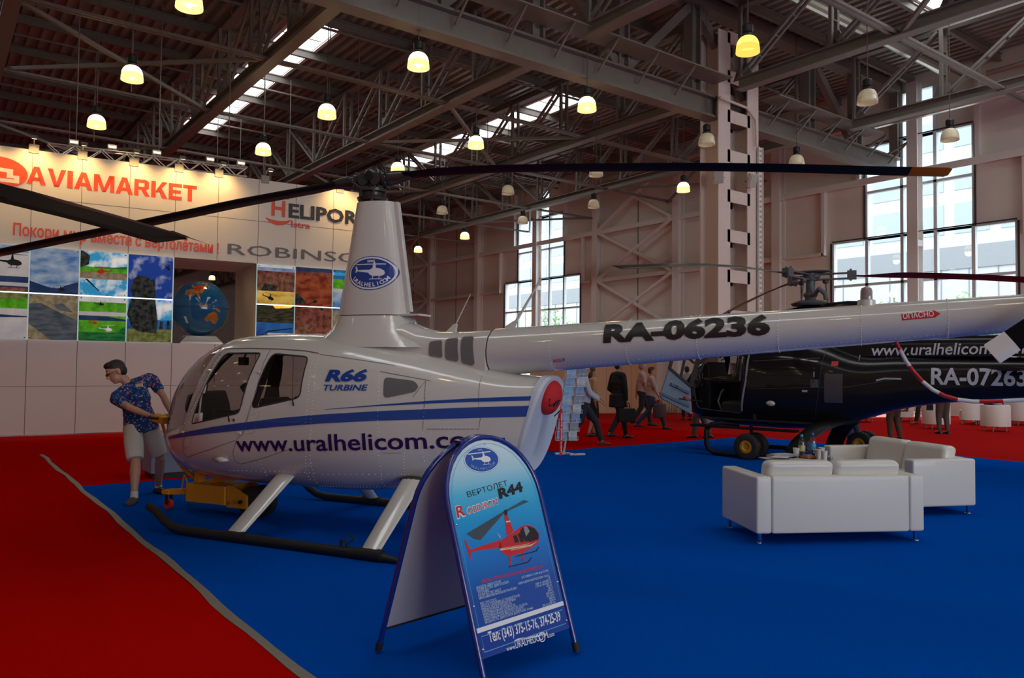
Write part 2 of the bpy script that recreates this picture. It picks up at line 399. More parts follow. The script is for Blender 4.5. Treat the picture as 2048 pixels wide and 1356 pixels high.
# purlins (run along X) and lattice rafters (run along Y)
y = -24.5
while y < 89:
    mb = MB(); mb.bx(-26, XW, y - .06, y + .06, 12.83, 12.87); mb.bx(-26, XW, y - .06, y + .06, 12.58, 12.62); mb.bx(-26, XW, y - .015, y + .015, 12.6, 12.85)
    trim(mb, m_steel); y += 3.0
def angles(mb, p, q, axis, gap=.16, a=.07, batten=True):
    """a member of two parallel angles with batten plates"""
    p, q = V(p), V(q); ax = V(axis) * gap / 2
    for sg in (-1, 1): mb.bar(p + ax * sg, q + ax * sg, a, a)
    if batten:
        L = (q - p).length; nb = max(2, int(L / .6))
        for i in range(1, nb): c = p.lerp(q, i / nb); mb.bar(c - ax, c + ax, .1, .03)
def truss(x, y0, y1, zb=9.9, zt=12.35, first=1):
    """lattice rafter along Y: flanged bottom chord, top chord, paired posts, leaning diagonals, gussets"""
    mb = MB()
    mb.bx(x - .17, x + .17, y0, y1, zb - .02, zb + .02); mb.bx(x - .17, x + .17, y0, y1, zb + .28, zb + .32); mb.bx(x - .025, x + .025, y0, y1, zb, zb + .3)
    mb.bx(x - .14, x + .14, y0, y1, zt - .02, zt + .02); mb.bx(x - .14, x + .14, y0, y1, zt + .2, zt + .24); mb.bx(x - .02, x + .02, y0, y1, zt, zt + .22)
    n = max(1, round((y1 - y0) / 3.0)); st = (y1 - y0) / n
    for i in range(n + 1):
        yy = y0 + i * st; yy = min(max(yy, y0 + .15), y1 - .15)
        angles(mb, (x, yy, zb + .3), (x, yy, zt), (1, 0, 0), .28, .095)
        mb.prism([(-.35, 0), (.35, 0), (.16, .42), (-.16, .42)], (x - .02, yy, zb + .3), (0, 1, 0), (0, 0, 1), .04)
        if i < n:
            ya, yb = yy + .12, y0 + (i + 1) * st - .15
            if i > 4 and y0 > 0 or y0 < 0 and i < n - 3: angles(mb, (x, ya, zb + .4), (x, yb, zt - .05), (1, 0, 0), .2, .08)
            else: angles(mb, (x, ya, zt - .05), (x, yb, zb + .4), (1, 0, 0), .2, .08)
    return trim(mb, m_steel)
for x in (-11.0, -5.0, 1.3, 7.3, 13.0, 19.0, 25.2):
    truss(x, 16.2, 89.2); 
    truss(x, -25.0, 14.3)
# the deep main girder along X with its walkway
YG = 15.22
mb = MB(); z0 = 9.25
mb.bx(-25, XW, YG - .22, YG + .22, z0 - .03, z0 + .03); mb.bx(-25, XW, YG - .22, YG + .22, z0 + .57, z0 + .63); mb.bx(-25, XW, YG - .03, YG + .03, z0, z0 + .6)
mb.bx(-25, XW, YG - .25, YG + .25, 12.45, 12.8)
for i in range(19):
    x = -24.0 + 3 * i
    if 18 < x < 21.2: continue
    mb.bx(x - .2, x - .14, YG - .17, YG + .17, z0 + .6, 12.45); mb.bx(x + .14, x + .2, YG - .17, YG + .17, z0 + .6, 12.45); mb.bx(x - .16, x + .16, YG - .02, YG + .02, z0 + .6, 12.45)
    if x + 3 < XW:
        p, q = ((x + .2, YG, z0 + .7), (x + 2.8, YG, 12.4)) if i % 2 else ((x + .2, YG, 12.4), (x + 2.8, YG, z0 + .7))
        mb.bar(p, q, .22, .26)
trim(mb, m_steel)
mb = MB()
for i in range(37):
    x = -25 + 1.5 * i; 
    if 18.2 < x < 21: continue
    mb.bar((x, YG - .2, z0 + .62), (x, YG - .95, z0 + .9), .06); mb.bar((x, YG - .2, z0 + .25), (x, YG - .9, z0 + .86), .05)
mb.bx(-25, 18.6, YG - 1.0, YG - .3, z0 + .9, z0 + .94); mb.bx(20.9, 27.2, YG - 1.0, YG - .3, z0 + .9, z0 + .94)
trim(mb, m_steel)
# bottom-chord ties along X, sway bracing, hanging rods
for yy, z in ((20.9, 9.98), (26.4, 9.98), (32.2, 9.98), (38.0, 9.98), (44.0, 9.98), (55.0, 9.98), (67.0, 9.98), (9.6, 9.98), (3.8, 9.98)):
    mb = MB(); angles(mb, (-25, yy, z), (29.6, yy, z), (0, 1, 0), .14, .07, False); trim(mb, m_steel)
for yy in (17.5, 22.9, 29.5, 35.2, 41.0, 6.5, 12.5):
    mb = MB(); mb.cyl((-25, yy, 12.2), (29.6, yy, 12.2), .045, n=8); trim(mb, m_steel)
for (x0, x1) in ((1.3, 7.3), (25.2, 29.6), (13.0, 19.0)):
    for ya in (20.9, 32.2, 3.8):
        brace((x0, ya, 9.97), (x1, ya + 5.7, 9.97), .05, m_steel); brace((x1, ya, 10.02), (x0, ya + 5.7, 10.02), .05, m_steel)
for x in (4.2, 9.9, 10.9, 16.0, 21.6):
    for yy in (23.0, 29.0, 35.0):
        mb = MB(); mb.cyl((x, yy, 9.0), (x, yy, 12.6), .015, n=6); trim(mb, m_steel)
# round ventilation duct running below the roof, and smaller pipes by the wall
mb = MB(); mb.tube([(21.5, 18.2, 11.2), (28.6, 18.2, 11.2), (29.1, 17.9, 11.2), (29.1, 9.5, 11.2)], .22, 14); trim(mb, mat('galvanised_duct', (.55, .53, .48), .3, metal=.8))
mb = MB(); mb.tube([(14.0, 12.4, 12.0), (22.0, 12.4, 12.0), (27.5, 12.4, 12.0)], .17, 12); trim(mb, MATS['galvanised_duct'])
mb = MB(); mb.tube([(29.3, 57, 11.6), (29.3, 18.6, 11.6)], .1, 10); mb.tube([(29.2, 57, 11.3), (29.2, 18.6, 11.3)], .06, 10); trim(mb, mat('red_oxide_pipe', (.45, .12, .09), .4))
mb = MB(); mb.tube([(28.9, 11.5, 11.9), (28.9, -12, 11.9)], .09, 10); trim(mb, MATS['galvanised_duct'])
# the lattice column that carries the girder
col = MB()
m_pink = mat('column_paint', (.74, .62, .56), .5)
for x in (19.05, 20.45):
    col.bx(x - .28, x + .28, YG - .35, YG - .31, 0, 11.9); col.bx(x - .28, x + .28, YG + .31, YG + .35, 0, 11.9); col.bx(x - .02, x + .02, YG - .31, YG + .31, 0, 11.9)
for s in (-1, 1):
    z = .6
    while z < 11.6: col.bx(19.2, 20.3, YG + s * .33 - .02, YG + s * .33 + .02, z, z + .38); z += 1.22
o = struct(col.build('trim_column', m_pink)); o['label'] = 'tall pale lattice column carrying the roof girder'
mb = MB(); mb.bx(20.6, 20.82, YG - .42, YG - .39, 0, 8.6); mb.bx(20.6, 20.62, YG - .47, YG - .39, 0, 8.6); mb.bx(20.8, 20.82, YG - .47, YG - .39, 0, 8.6)
mb.build('cable_tray', m_white, o)
mb = MB(); z = .3
while z < 8.5:
    for x in (20.66, 20.71, 20.76): mb.bx(x - .012, x + .012, YG - .424, YG - .42, z, z + .07)
    z += .16
mb.build('tray_holes', m_steel_d, o)
mb = MB(); mb.tube([(18.7, YG - .45, 9.75), (20.0, YG - .45, 9.7), (20.45, YG - .45, 9.4), (20.5, YG - .45, 8.6)], .04, 8); mb.build('conduit', m_pink, o)
def flood(name, p, rz, label):
    t = thing(name, label, 'floodlight', p, rz, 'floodlights on the lattice column')
    a = MB(); a.box((0, -.14, .0), (.3, .12, .42), Matrix.Rotation(.35, 3, 'X')); a.build('housing', m_pink, t, bevel=.01)
    a = MB(); a.bar((0, 0, -.05), (0, -.14, -.02), .04); a.bx(-.17, .17, -.03, 0, -.03, .0); a.build('bracket', m_steel, t)
    a = MB(); a.box((0, -.215, -.02), (.25, .01, .36), Matrix.Rotation(.35, 3, 'X')); a.build('lens', mat('lamp_lens', (.5, .5, .48), .15), t)
flood('floodlight', (18.72, YG - .4, 7.35), -.9, 'small floodlight on the left flange of the lattice column')
flood('floodlight', (20.2, YG - .38, 7.45), -.2, 'small floodlight beside the cable tray on the lattice column')

# ------------------------------------------------------------------ outside the windows
f = MB(); f.bx(XW + .4, 95, -70, 120, -.4, -.3); struct(f.build('ground', mat('pavement', (.42, .42, .42), .9, noise=(2, .1))))
b = thing('building', 'pale office building with a dark band seen through the windows', 'building', (62, 20, -.3))
m_fac = mat('facade_panel', (.34, .355, .37), .5, noise=(.8, .04)); m_fac2 = mat('facade_glass', (.22, .26, .30), .3)
a = MB(); a.bx(0, 12, -70, 90, 0, 26); a.build('wall', m_fac, b)
a = MB(); a.bx(-.15, 0, -70, 90, 9.6, 11.3); a.build('band', mat('facade_band', (.17, .18, .19), .6), b)
for r in range(4):
    a = MB(); z = 12.3 + r * 3.3
    for i in range(50): a.bx(-.06, 0, -69 + i * 3.2, -66.6 + i * 3.2, z, z + 2.3)
    q = a.build('window', m_fac2, b)
a = MB()
for i in range(80): a.bx(-.05, 0, -70 + i * 2, -69.93 + i * 2, 0, 9.6)
a.build('panel_joint', MATS['facade_band'], b)
def tree(x, y, h, lab, seed):
    rnd = random.Random(seed); t = thing('tree', lab, 'tree', (x, y, -.3), 0, 'trees outside the windows')
    a = MB(); a.tube([(0, 0, 0), (.05, .03, h * .4), (0, .1, h * .8)], [.09, .07, .02], 8)
    for i in range(9):
        an = rnd.uniform(0, 6.28); z = h * rnd.uniform(.35, .7); a.tube([(0, 0, z), (math.cos(an) * .7, math.sin(an) * .7, z + .6), (math.cos(an) * 1.1, math.sin(an) * 1.1, z + 1.3)], [.03, .02, .008], 5)
    a.build('trunk', mat('bark', (.12, .09, .06), .9), t, smooth=1)
    a = MB()
    for i in range(1500):
        th, ph = rnd.uniform(0, 6.28), math.acos(rnd.uniform(-1, 1)); r = rnd.random() ** .4
        c = V((1.5 * r * math.sin(ph) * math.cos(th), 1.5 * r * math.sin(ph) * math.sin(th), h * .68 + h * .34 * r * math.cos(ph)))
        u = V((rnd.uniform(-1, 1), rnd.uniform(-1, 1), rnd.uniform(-1, 1))).normalized(); v2 = u.orthogonal().normalized(); s = rnd.uniform(.06, .13)
        a.add([c - u * s, c + v2 * s * .5, c + u * s, c - v2 * s * .5], [(0, 1, 2, 3)])
    a.build('foliage', mat('leaf_green', (.16, .30, .08), .7, noise=(2, .3)), t)
for (px, dep, h, lab, sd) in ((1785, 35, 5.0, 'young green tree outside, behind the black helicopter rotor', 1), (1930, 37, 5.6, 'larger leafy tree outside, right of the white window post', 2), (1675, 38, 5.0, 'small tree outside at the left edge of the near window', 3), (1100, 53, 6.0, 'small tree outside the far stepped window', 4), (1140, 57, 5.2, 'second small tree outside the far window, nearer its right edge', 5), (1850, 43, 4.2, 'low tree outside seen under the white tail boom', 6)):
    P = pd(px, 700, dep); tree(max(P.x, 32.5), P.y, h, lab, sd)
for (y, lab) in ((12.0, 'street lamp outside the near window, right of its white post'), (19.0, 'street lamp outside the near window, at its left side')):
    t = thing('street_lamp', lab, 'lamp post', (45, y + 4, -.3), 0, 'street lamps outside'); a = MB(); a.cyl((0, 0, 0), (0, 0, 6.2), .05, n=8); a.build('pole', m_steel, t)
    a = MB(); a.ell((0, 0, 6.35), (.3, .3, .2)); a.build('lamp_head', mat('lamp_globe', (.9, .75, .5), .4, emit=(1, .7, .4), estr=.6), t)
# ================================================================== PENDANT LAMPS
m_lit = emis('lamp_shade_lit', (1.0, .80, .42), 7.0); m_litrim = emis('lamp_rim_lit', (1.0, .72, .28), 2.3)
m_gold = emis('lamp_shade_gold', (1.0, .70, .10), 3.6); m_goldrim = emis('lamp_rim_gold', (1.0, .72, .12), 1.7)
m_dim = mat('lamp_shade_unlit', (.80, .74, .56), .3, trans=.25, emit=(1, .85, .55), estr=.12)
def bell(r0, r1, h0, h1):                     # part of the bell profile between heights
    prof = [(.25, 0), (.247, .06), (.235, .13), (.21, .2), (.165, .265), (.10, .30)]
    return prof
def pendant(kind):
    t = thing('pendant_lamp', '', 'lamp', (0, 0, 0), 0, 'pendant lamps hung in rows from the hall roof')
    a = MB(); a.lathe([(.235, .15), (.225, .205), (.20, .265), (.16, .315), (.10, .35), (.02, .355)], n=24, cap=False); a.build('lamp_shade', {'lit': m_lit, 'gold': m_gold, 'dim': m_dim}[kind], t, smooth=1)
    a = MB(); a.lathe([(.235, .15), (.245, .08), (.25, 0), (.243, .005), (.238, .08), (.228, .15)], n=24); a.build('shade_rim', {'lit': m_litrim, 'gold': m_goldrim, 'dim': m_dim}[kind], t, smooth=1)
    a = MB(); a.lathe([(.05, .33), (.12, .345), (.13, .39), (.09, .42), (.11, .44), (.115, .58), (.09, .61), (.02, .63)], n=14, cap=True)
    for k in range(6):
        an = k * math.pi / 3; a.bar((.1 * math.cos(an), .1 * math.sin(an), .47), (.1 * math.cos(an), .1 * math.sin(an), .58), .012)
    a.build('ballast_housing', m_black, t, smooth=30)
    a = MB(); a.cyl((0, 0, .6), (0, 0, 4.74), .012, n=6); a.build('cord', m_steel_d, t)
    if kind == 'lit':
        a = MB(); a.ell((0, 0, .1), (.06, .06, .09)); a.build('bulb', emis('bulb', (1, .9, .7), 12), t, smooth=1)
    return t
lamp_spec = [
 (3.75, 15.3, 'lit', 'lit pendant lamp cut by the top edge, the largest one upper left'),
 (3.68, 20.1, 'lit', 'lit pendant lamp upper left, the second largest in its row over the booth'),
 (3.65, 24.8, 'lit', 'lit pendant lamp just above the aluminium truss at the far left'),
 (8.38, 24.6, 'lit', 'lit pendant lamp low in front of the beams, right of the booth truss'),
 (8.46, 19.8, 'lit', 'lit pendant lamp above the rotor hub, right of the roof light strip'),
 (8.65, 15.2, 'lit', 'large lit pendant lamp top centre, below the main girder'),
 (13.58, 15.0, 'lit', 'lit pendant lamp in front of the second roof light strip, under the main girder'),
 (13.71, 10.1, 'gold', 'golden glowing pendant lamp beside the top of the lattice column'),
 (13.27, 19.7, 'lit', 'lit pendant lamp left of the second roof light strip, above the black blade'),
 (12.9, 24.0, 'lit', 'lit pendant lamp half hidden behind the rotor hub and blade'),
 (18.7, 10.2, 'dim', 'unlit pale pendant lamp right of the lattice column, nearest in its row'),
 (23.61, 10.4, 'dim', 'unlit pale pendant lamp hanging before the tall window at right'),
 (22.79, 19.7, 'lit', 'lit pendant lamp left of the lattice column, before the cross braced wall'),
 (22.24, 24.1, 'dim', 'unlit pendant lamp before the pinkish wall right of the far window'),
 (22.17, 28.9, 'dim', 'unlit pendant lamp hanging before the far stepped window'),
 (22.53, 34.4, 'lit', 'small lit pendant lamp left of the far window, below the rafter'),
 (17.98, 29.3, 'dim', 'dim pendant lamp among the rafters above the small lit one'),
 (23.1, 40.3, 'lit', 'smallest lit pendant lamp, just right of the white rotor mast'),
 (17.9, 24.3, 'dim', 'dim pendant lamp against the rafter, above the far window'),
 (18.51, 15.1, 'dim', 'pale pendant lamp half hidden behind the left edge of the lattice column'),
 (18.56, 20.0, 'dim', 'dim pendant lamp crossed by the long black blade, mid picture'),
 (22.68, 14.8, 'dim', 'unlit pendant lamp crossed by the blade just right of the lattice column'),
 (G(424, 556, 8.5).x, G(424, 556, 8.5).y, 'lit', 'lit pendant lamp seen through the booth opening above the globe'),
]
protos = {}
for x, y, k_, lab in lamp_spec:
    if k_ not in protos: protos[k_] = t = pendant(k_); t.location = (x, y, 8.35); t['label'] = lab
    else: dup(protos[k_], (x, y, 8.35), None, lab)
def lamp_light(x, y, k_):
    if k_ == 'dim': return
    l = bpy.data.lights.new('lamp_light', 'POINT'); l.energy = LAMPW; l.color = (1, .74, .42); l.shadow_soft_size = .2
    o = bpy.data.objects.new('lamp_light', l); COL.objects.link(o); o.location = (x, y, 8.3)
for x, y, k_, lab in lamp_spec: lamp_light(x, y, k_)
# the bay towards the front of the hall carries the same lamps, out of this view
for x in (-6.0, -1.0, 3.7, 8.6, 13.6):
    for y in (-14.0, -9.5, -4.7, 0.0, 5.0): 
        if y > 2 and x > 3: continue
        dup(protos['lit'], (x, y, 8.35), None, 'lit pendant lamp over the front bay of the hall'); lamp_light(x, y, 'lit')

for x in (-5.5, -10.5, -15.5, -20.5):
    for y in (10.1, 15.1, 19.9, 24.5, 29.2, 34.2): dup(protos['lit'], (x, y, 8.35), None, 'lit pendant lamp over the left bay of the hall')
# ================================================================== THE LETTERED BOOTH WALL
BO = V((1.2, 20.45, 0)); BA = math.radians(-5.0)
BX = V((math.cos(BA), math.sin(BA), 0)); BN = V((-math.sin(BA), math.cos(BA), 0))
def Bp(px, py, y=0.0):
    P = pl(px, py, BO + BN * y, BN) - BO; return (P.dot(BX), P.z)
booth = thing('booth_wall', 'cream exhibition wall with red and black lettering, lit by spots', 'wall', BO, BA)
m_bw = mat('booth_panel', (.74, .68, .60), .5, noise=(2, .03)); m_bw2 = mat('booth_panel_low', (.70, .62, .60), .55)
m_seam = mat('panel_seam', (.16, .11, .10), .6)
def bpart(mb, name, m, **k): return mb.build(name, m, booth, **k)
ZT = 6.42; ZP0, ZP1 = 2.14, 4.24
NX0 = Bp(345, 600)[0]; NX1 = Bp(512, 600)[0]; BXR = Bp(770, 480)[0]; BXL = -9.0
SEAMS = [Bp(63, 400)[0], Bp(163, 400)[0], Bp(259, 400)[0], Bp(351, 400)[0], Bp(436, 430)[0], Bp(517, 430)[0], Bp(592, 430)[0], Bp(667, 430)[0]]
a = MB(); a.bx(BXL, BXR, 0, .1, ZP1, ZT); bpart(a, 'wall_panel', m_bw)
a = MB(); a.bx(BXL, BXR, 0, .1, 0, ZP0); bpart(a, 'wall_panel', m_bw2)
a = MB(); a.bx(BXL, NX0, 0, .1, ZP0, ZP1); bpart(a, 'wall_panel', m_bw2)
a = MB(); a.bx(NX1, BXR, 0, .1, ZP0, ZP1); bpart(a, 'wall_panel', m_bw2)
a = MB(); a.bx(NX1, NX1 + .06, .1, 2.4, ZP0 - .1, ZP1 + .1); a.bx(NX0 - .06, NX0, .1, 2.4, ZP0 - .1, ZP1 + .1); a.bx(NX0, NX1, .1, 2.4, ZP1, ZP1 + .06); a.bx(NX0, NX1, .1, 2.4, ZP0 - .06, ZP0); bpart(a, 'opening_reveal', m_bw)
a = MB(); a.bx(BXR - .1, BXR, .1, 4, 0, ZT); bpart(a, 'side_wall', m_bw)
a = MB()
xs = [SEAMS[0] - 1.03 * i for i in range(8, 0, -1)] + SEAMS
for x in xs: a.bx(x - .006, x + .006, -.003, 0, ZP1, ZT); a.bx(x - .007, x + .007, -.003, 0, 0, ZP0)
a.bx(BXL, BXR, -.003, 0, 5.33, 5.342); a.bx(BXL, BXR, -.003, 0, 1.1, 1.108); bpart(a, 'panel_seams', m_seam)
a = MB(); a.bx(BXL, BXR, -.02, 0, 0, .03); bpart(a, 'skirting', m_chrome)
# lettering (thin cut-out letters on the wall)
m_or = mat('orange_red_letters', (.80, .07, .01), .45); m_rd = mat('red_letters', (.62, .05, .03), .45); m_bk = mat('black_letters', (.015, .012, .012), .45); m_gy = mat('grey_letters', (.14, .12, .12), .45)
def blet(body, pa, pb, cap, m, bold=0.0, shear=0.0, name='lettering', fit=True):
    xa, za = Bp(*pa); xb, zb = Bp(*pb); u = V((xb - xa, 0, zb - za)); L = u.length; u.normalize()
    a = MB(); text(a, body, (xa, -.02, za), u, (0, 0, 1), L if fit else None, cap, bold, shear, .006)
    a.v = [(x, y - .0, z) for x, y, z in a.v]
    return a.build(name, m, booth)
GL = {'A': ([[(0, 0), (.27, 0), (.58, 1), (.36, 1)], [(.42, 1), (.64, 1), (1, 0), (.73, 0)], [(.22, .2), (.78, .2), (.72, .4), (.28, .4)]], 1.0), 'V': ([[(0, 1), (.27, 1), (.58, 0), (.36, 0)][::-1], [(.42, 0), (.64, 0), (1, 1), (.73, 1)]], .98), 'I': ([[(0, 0), (1, 0), (1, 1), (0, 1)]], .3),
 'M': ([[(0, 0), (.2, 0), (.2, 1), (0, 1)], [(.8, 0), (1, 0), (1, 1), (.8, 1)], [(.42, 0), (.58, 0), (.26, 1), (0, 1)], [(.42, 0), (.58, 0), (1, 1), (.74, 1)]], 1.15), 'R': ([[(0, 0), (.27, 0), (.27, 1), (0, 1)], [(.2, .8), (.7, .8), (.7, 1), (.2, 1)], [(.2, .37), (.7, .37), (.7, .56), (.2, .56)], [(.64, .37), (.8, .4), (.92, .5), (.92, .87), (.8, .97), (.64, 1)], [(.42, .4), (.7, .42), (1, 0), (.7, 0)]], .92),
 'K': ([[(0, 0), (.27, 0), (.27, 1), (0, 1)], [(.22, .34), (.42, .34), (.98, 1), (.66, 1)], [(.38, .62), (.58, .70), (1, 0), (.68, 0)]], .98), 'E': ([[(0, 0), (.3, 0), (.3, 1), (0, 1)], [(.2, 0), (1, 0), (1, .22), (.2, .22)], [(.2, .4), (.92, .4), (.92, .6), (.2, .6)], [(.2, .78), (1, .78), (1, 1), (.2, 1)]], .80), 'T': ([[(.34, 0), (.66, 0), (.66, 1), (.34, 1)], [(0, .78), (1, .78), (1, 1), (0, 1)]], .85)}
xa, za = Bp(53, 367); xb, zb_ = Bp(393, 404.5); tot = sum(GL[c][1] for c in 'AVIAMARKET') + 9 * .07; sc = (xb - xa) / tot; x_ = xa; a = MB()
for c in 'AVIAMARKET':
    for q in GL[c][0]: a.prism([(x_ + u * GL[c][1] * sc, za + (zb_ - za) * (x_ - xa) / (xb - xa) + v * .40) for u, v in q], (0, -.003, 0), (1, 0, 0), (0, 0, 1), .006)
    x_ += (GL[c][1] + .07) * sc
a.build('lettering', m_or, booth, fix=True)
blet('Покори мир вместе с вертолётами !', (26, 470), (437, 507), .27, m_or, .022)
blet('H', (543, 430), (570, 434), .43, m_or, .02)
blet('ELIPORT', (577, 434), (738, 452), .37, m_bk, .03)
blet('Istra', (582, 454), (620, 458), .17, m_rd, .012)
blet('ROBINSON', (455, 508), (762, 530), .28, m_gy, .004)
def arc(mb, c, r0, r1, a0, a1, y=-.01, n=14):
    P = [(c[0] + r0 * math.cos(math.radians(lin(a0, a1, i / n))), y, c[1] + r0 * math.sin(math.radians(lin(a0, a1, i / n)))) for i in range(n + 1)]
    Q = [(c[0] + (r0 + (r1 - r0) * math.sin(math.pi * i / n) ** .7) * math.cos(math.radians(lin(a0, a1, i / n))), y, c[1] + (r0 + (r1 - r0) * math.sin(math.pi * i / n) ** .7) * math.sin(math.radians(lin(a0, a1, i / n)))) for i in range(n + 1)]
    mb.add(P + Q, [(i, i + 1, n + 2 + i, n + 1 + i) for i in range(n)])
cx_, cz_ = Bp(557, 428); a = MB(); arc(a, (cx_, cz_ + .12), .42, .30, 215, 325)
x1, z1 = Bp(566, 396); a.add([(x1, -.012, z1 - .02), (x1 + .16, -.012, z1 - .03), (x1 + .06, -.012, z1 + .09)], [(0, 1, 2)])
a.build('smile_emblem', m_or, booth)
# the round red emblem with a white step figure
lx, lz = Bp(-4, 345); a = MB()
a.prism([(lx + .56 * math.cos(t) * (1 if math.cos(t) > 0 else 1.4), lz + (.36 if math.sin(t) > 0 else .33) * math.sin(t)) for t in [2 * math.pi * i / 30 for i in range(30)]], (0, -.003, 0), (1, 0, 0), (0, 0, 1), .015); a.build('emblem', m_or, booth)
a = MB()
for q in ([(-.3, .13), (.28, .1), (.28, -.03), (.4, -.03), (.4, -.2), (-.05, -.2), (-.05, -.28), (-.16, -.28), (-.16, -.12), (.3, -.12), (.3, -.1), (.16, -.1), (.16, .02), (-.3, .04)],):
    a.prism([(lx + x, lz + z) for x, z in q], (0, -.02, 0), (1, 0, 0), (0, 0, 1), .004)
a.build('emblem_figure', m_bw, booth)
# spot lights along the top edge
arm_x = [Bp(68, 300)[0], Bp(165, 316)[0], Bp(268, 330)[0], Bp(358, 343)[0], Bp(438, 352)[0], Bp(530, 365)[0], Bp(680, 385)[0]]
spl = ['first arm spotlight from the left on the booth wall top', 'second arm spotlight from the left, above the letters of the red lettering', 'third arm spotlight from the left, below the aluminium truss', 'fourth arm spotlight from the left on the booth wall top', 'arm spotlight at the right end of the aluminium truss', 'arm spotlight above the black rotor blade on the booth wall', 'arm spotlight beside the rotor hub on the booth wall top']
for i, x in enumerate(arm_x + [Bp(745, 392)[0], arm_x[0] - 1.0]):
    lab = spl[i] if i < 7 else ('arm spotlight on the booth wall top behind the white mast' if i == 7 else 'arm spotlight on the booth wall top beyond the left edge')
    P = BO + BX * x + V((0, 0, ZT)); t = thing('arm_spotlight', lab, 'spotlight', P, BA, 'arm spotlights along the booth wall top')
    a = MB(); a.box((0, .02, .02), (.2, .1, .2)); a.build('clamp_box', mat('clamp_grey', (.30, .27, .24), .5), t)
    a = MB(); a.tube([(0, 0, .1), (0, -.2, .22), (0, -.5, .2)], .012, 6); a.build('arm', m_chrome, t)
    a = MB(); a.box((0, -.55, .16), (.13, .10, .05), Matrix.Rotation(.5, 3, 'X')); a.build('lamp_head', m_steel, t)
    a = MB(); a.box((0, -.535, .13), (.09, .07, .01), Matrix.Rotation(.5, 3, 'X')); a.build('lens', emis('spot_lens', (1, .8, .5), 4), t)
    if i != 5:
        q = P + BN * -.5 + V((0, 0, .08)); spot('spot_light', q, P + V((0, 0, -.55)) - BN * .02, 85, (1, .60, .20), 120, 1.0, .05)
# aluminium box truss above the wall, with floodlights
t0 = Bp(94, 300, .5); t1 = Bp(492, 346, .5); P0 = V((t0[0], .5, t0[1] + .02)); P1 = V((t1[0], .5, t1[1] - .0))
tr = thing('lighting_truss', 'aluminium lighting truss laid along the booth wall top', 'truss', BO, BA)
m_alu = mat('aluminium', (.70, .66, .6), .3, metal=.7)
a = MB()
for dy in (-.12, .12):
    for dz in (-.12, .12): a.cyl(P0 + V((0, dy, dz)), P1 + V((0, dy, dz)), .02, n=8)
a.build('chord', m_alu, tr, smooth=30)
a = MB(); n = 16
for i in range(n):
    p = P0.lerp(P1, i / n); q = P0.lerp(P1, (i + 1) / n); s = .12 if i % 2 else -.12
    for dy in (-.12, .12): a.cyl(p + V((0, dy, -s)), q + V((0, dy, s)), .012, n=6)
    for dz in (-.12, .12): a.cyl(p + V((0, -s, dz)), q + V((0, s, dz)), .012, n=6)
a.build('lattice', m_alu, tr, smooth=30)
a = MB()
for f_ in (.13, .53, .9): p = P0.lerp(P1, f_); a.cyl(p + V((0, 0, .1)), p + V((0, 0, 4.5)), .012, n=6)
a.build('hanging_cable', m_steel_d, tr)
a = MB()
for f_ in (.08, .9): p = P0.lerp(P1, f_); a.bx(p.x - .05, p.x + .05, p.y - .05, p.y + .05, ZT - .02, p.z - .1)
a.build('support_foot', m_alu, tr)
for i, (f_, lab) in enumerate(((.12, 'clip floodlight at the left part of the aluminium truss'), (.3, 'clip floodlight in the left middle of the aluminium truss'), (.52, 'clip floodlight in the middle of the aluminium truss'), (.8, 'clip floodlight on the right part of the aluminium truss'), (.97, 'clip floodlight at the right end of the aluminium truss'))):
    p = P0.lerp(P1, f_); W_ = BO + BX * p.x + BN * p.y + V((0, 0, p.z + .14)); t = thing('clip_floodlight', lab, 'floodlight', W_, BA, 'clip floodlights on the aluminium truss')
    a = MB(); a.box((0, 0, .1), (.2, .1, .09), Matrix.Rotation(-.4, 3, 'X')); a.build('housing', m_white, t, bevel=.01)
    a = MB(); a.bx(-.015, .015, -.015, .015, -.02, .1); a.build('bracket', m_black, t)
    a = MB(); a.box((0, -.055, .09), (.16, .008, .06), Matrix.Rotation(-.4, 3, 'X')); a.build('lens', emis('flood_lens', (1, .78, .5), 3 if i != 4 else 14), t)

# ------------------------------------------------------------------ printed glass panels
def pmat(name, c1, c2, scale, detail=6, stretch=(1, 1, 1), lo=.4, hi=.6, e=.55):
    if name in MATS: return MATS[name]
    m = bpy.data.materials.new(name); m.use_nodes = True; nt = m.node_tree; b = nt.nodes['Principled BSDF']; b.inputs['Roughness'].default_value = .6; b.inputs['Specular IOR Level'].default_value = .12
    tc = nt.nodes.new('ShaderNodeTexCoord'); mp = nt.nodes.new('ShaderNodeMapping'); mp.inputs['Scale'].default_value = stretch
    n = nt.nodes.new('ShaderNodeTexNoise'); n.inputs['Scale'].default_value = scale; n.inputs['Detail'].default_value = detail
    r = nt.nodes.new('ShaderNodeValToRGB'); r.color_ramp.elements[0].position = lo; r.color_ramp.elements[1].position = hi
    r.color_ramp.elements[0].color = (*c1, 1); r.color_ramp.elements[1].color = (*c2, 1)
    nt.links.new(tc.outputs['Object'], mp.inputs[0]); nt.links.new(mp.outputs[0], n.inputs['Vector']); nt.links.new(n.outputs['Fac'], r.inputs[0]); nt.links.new(r.outputs[0], b.inputs['Base Color'])
    nt.links.new(r.outputs[0], b.inputs['Emission Color']); b.inputs['Emission Strength'].default_value = e * 1.1       # the prints are lit from behind
    MATS[name] = m; return m
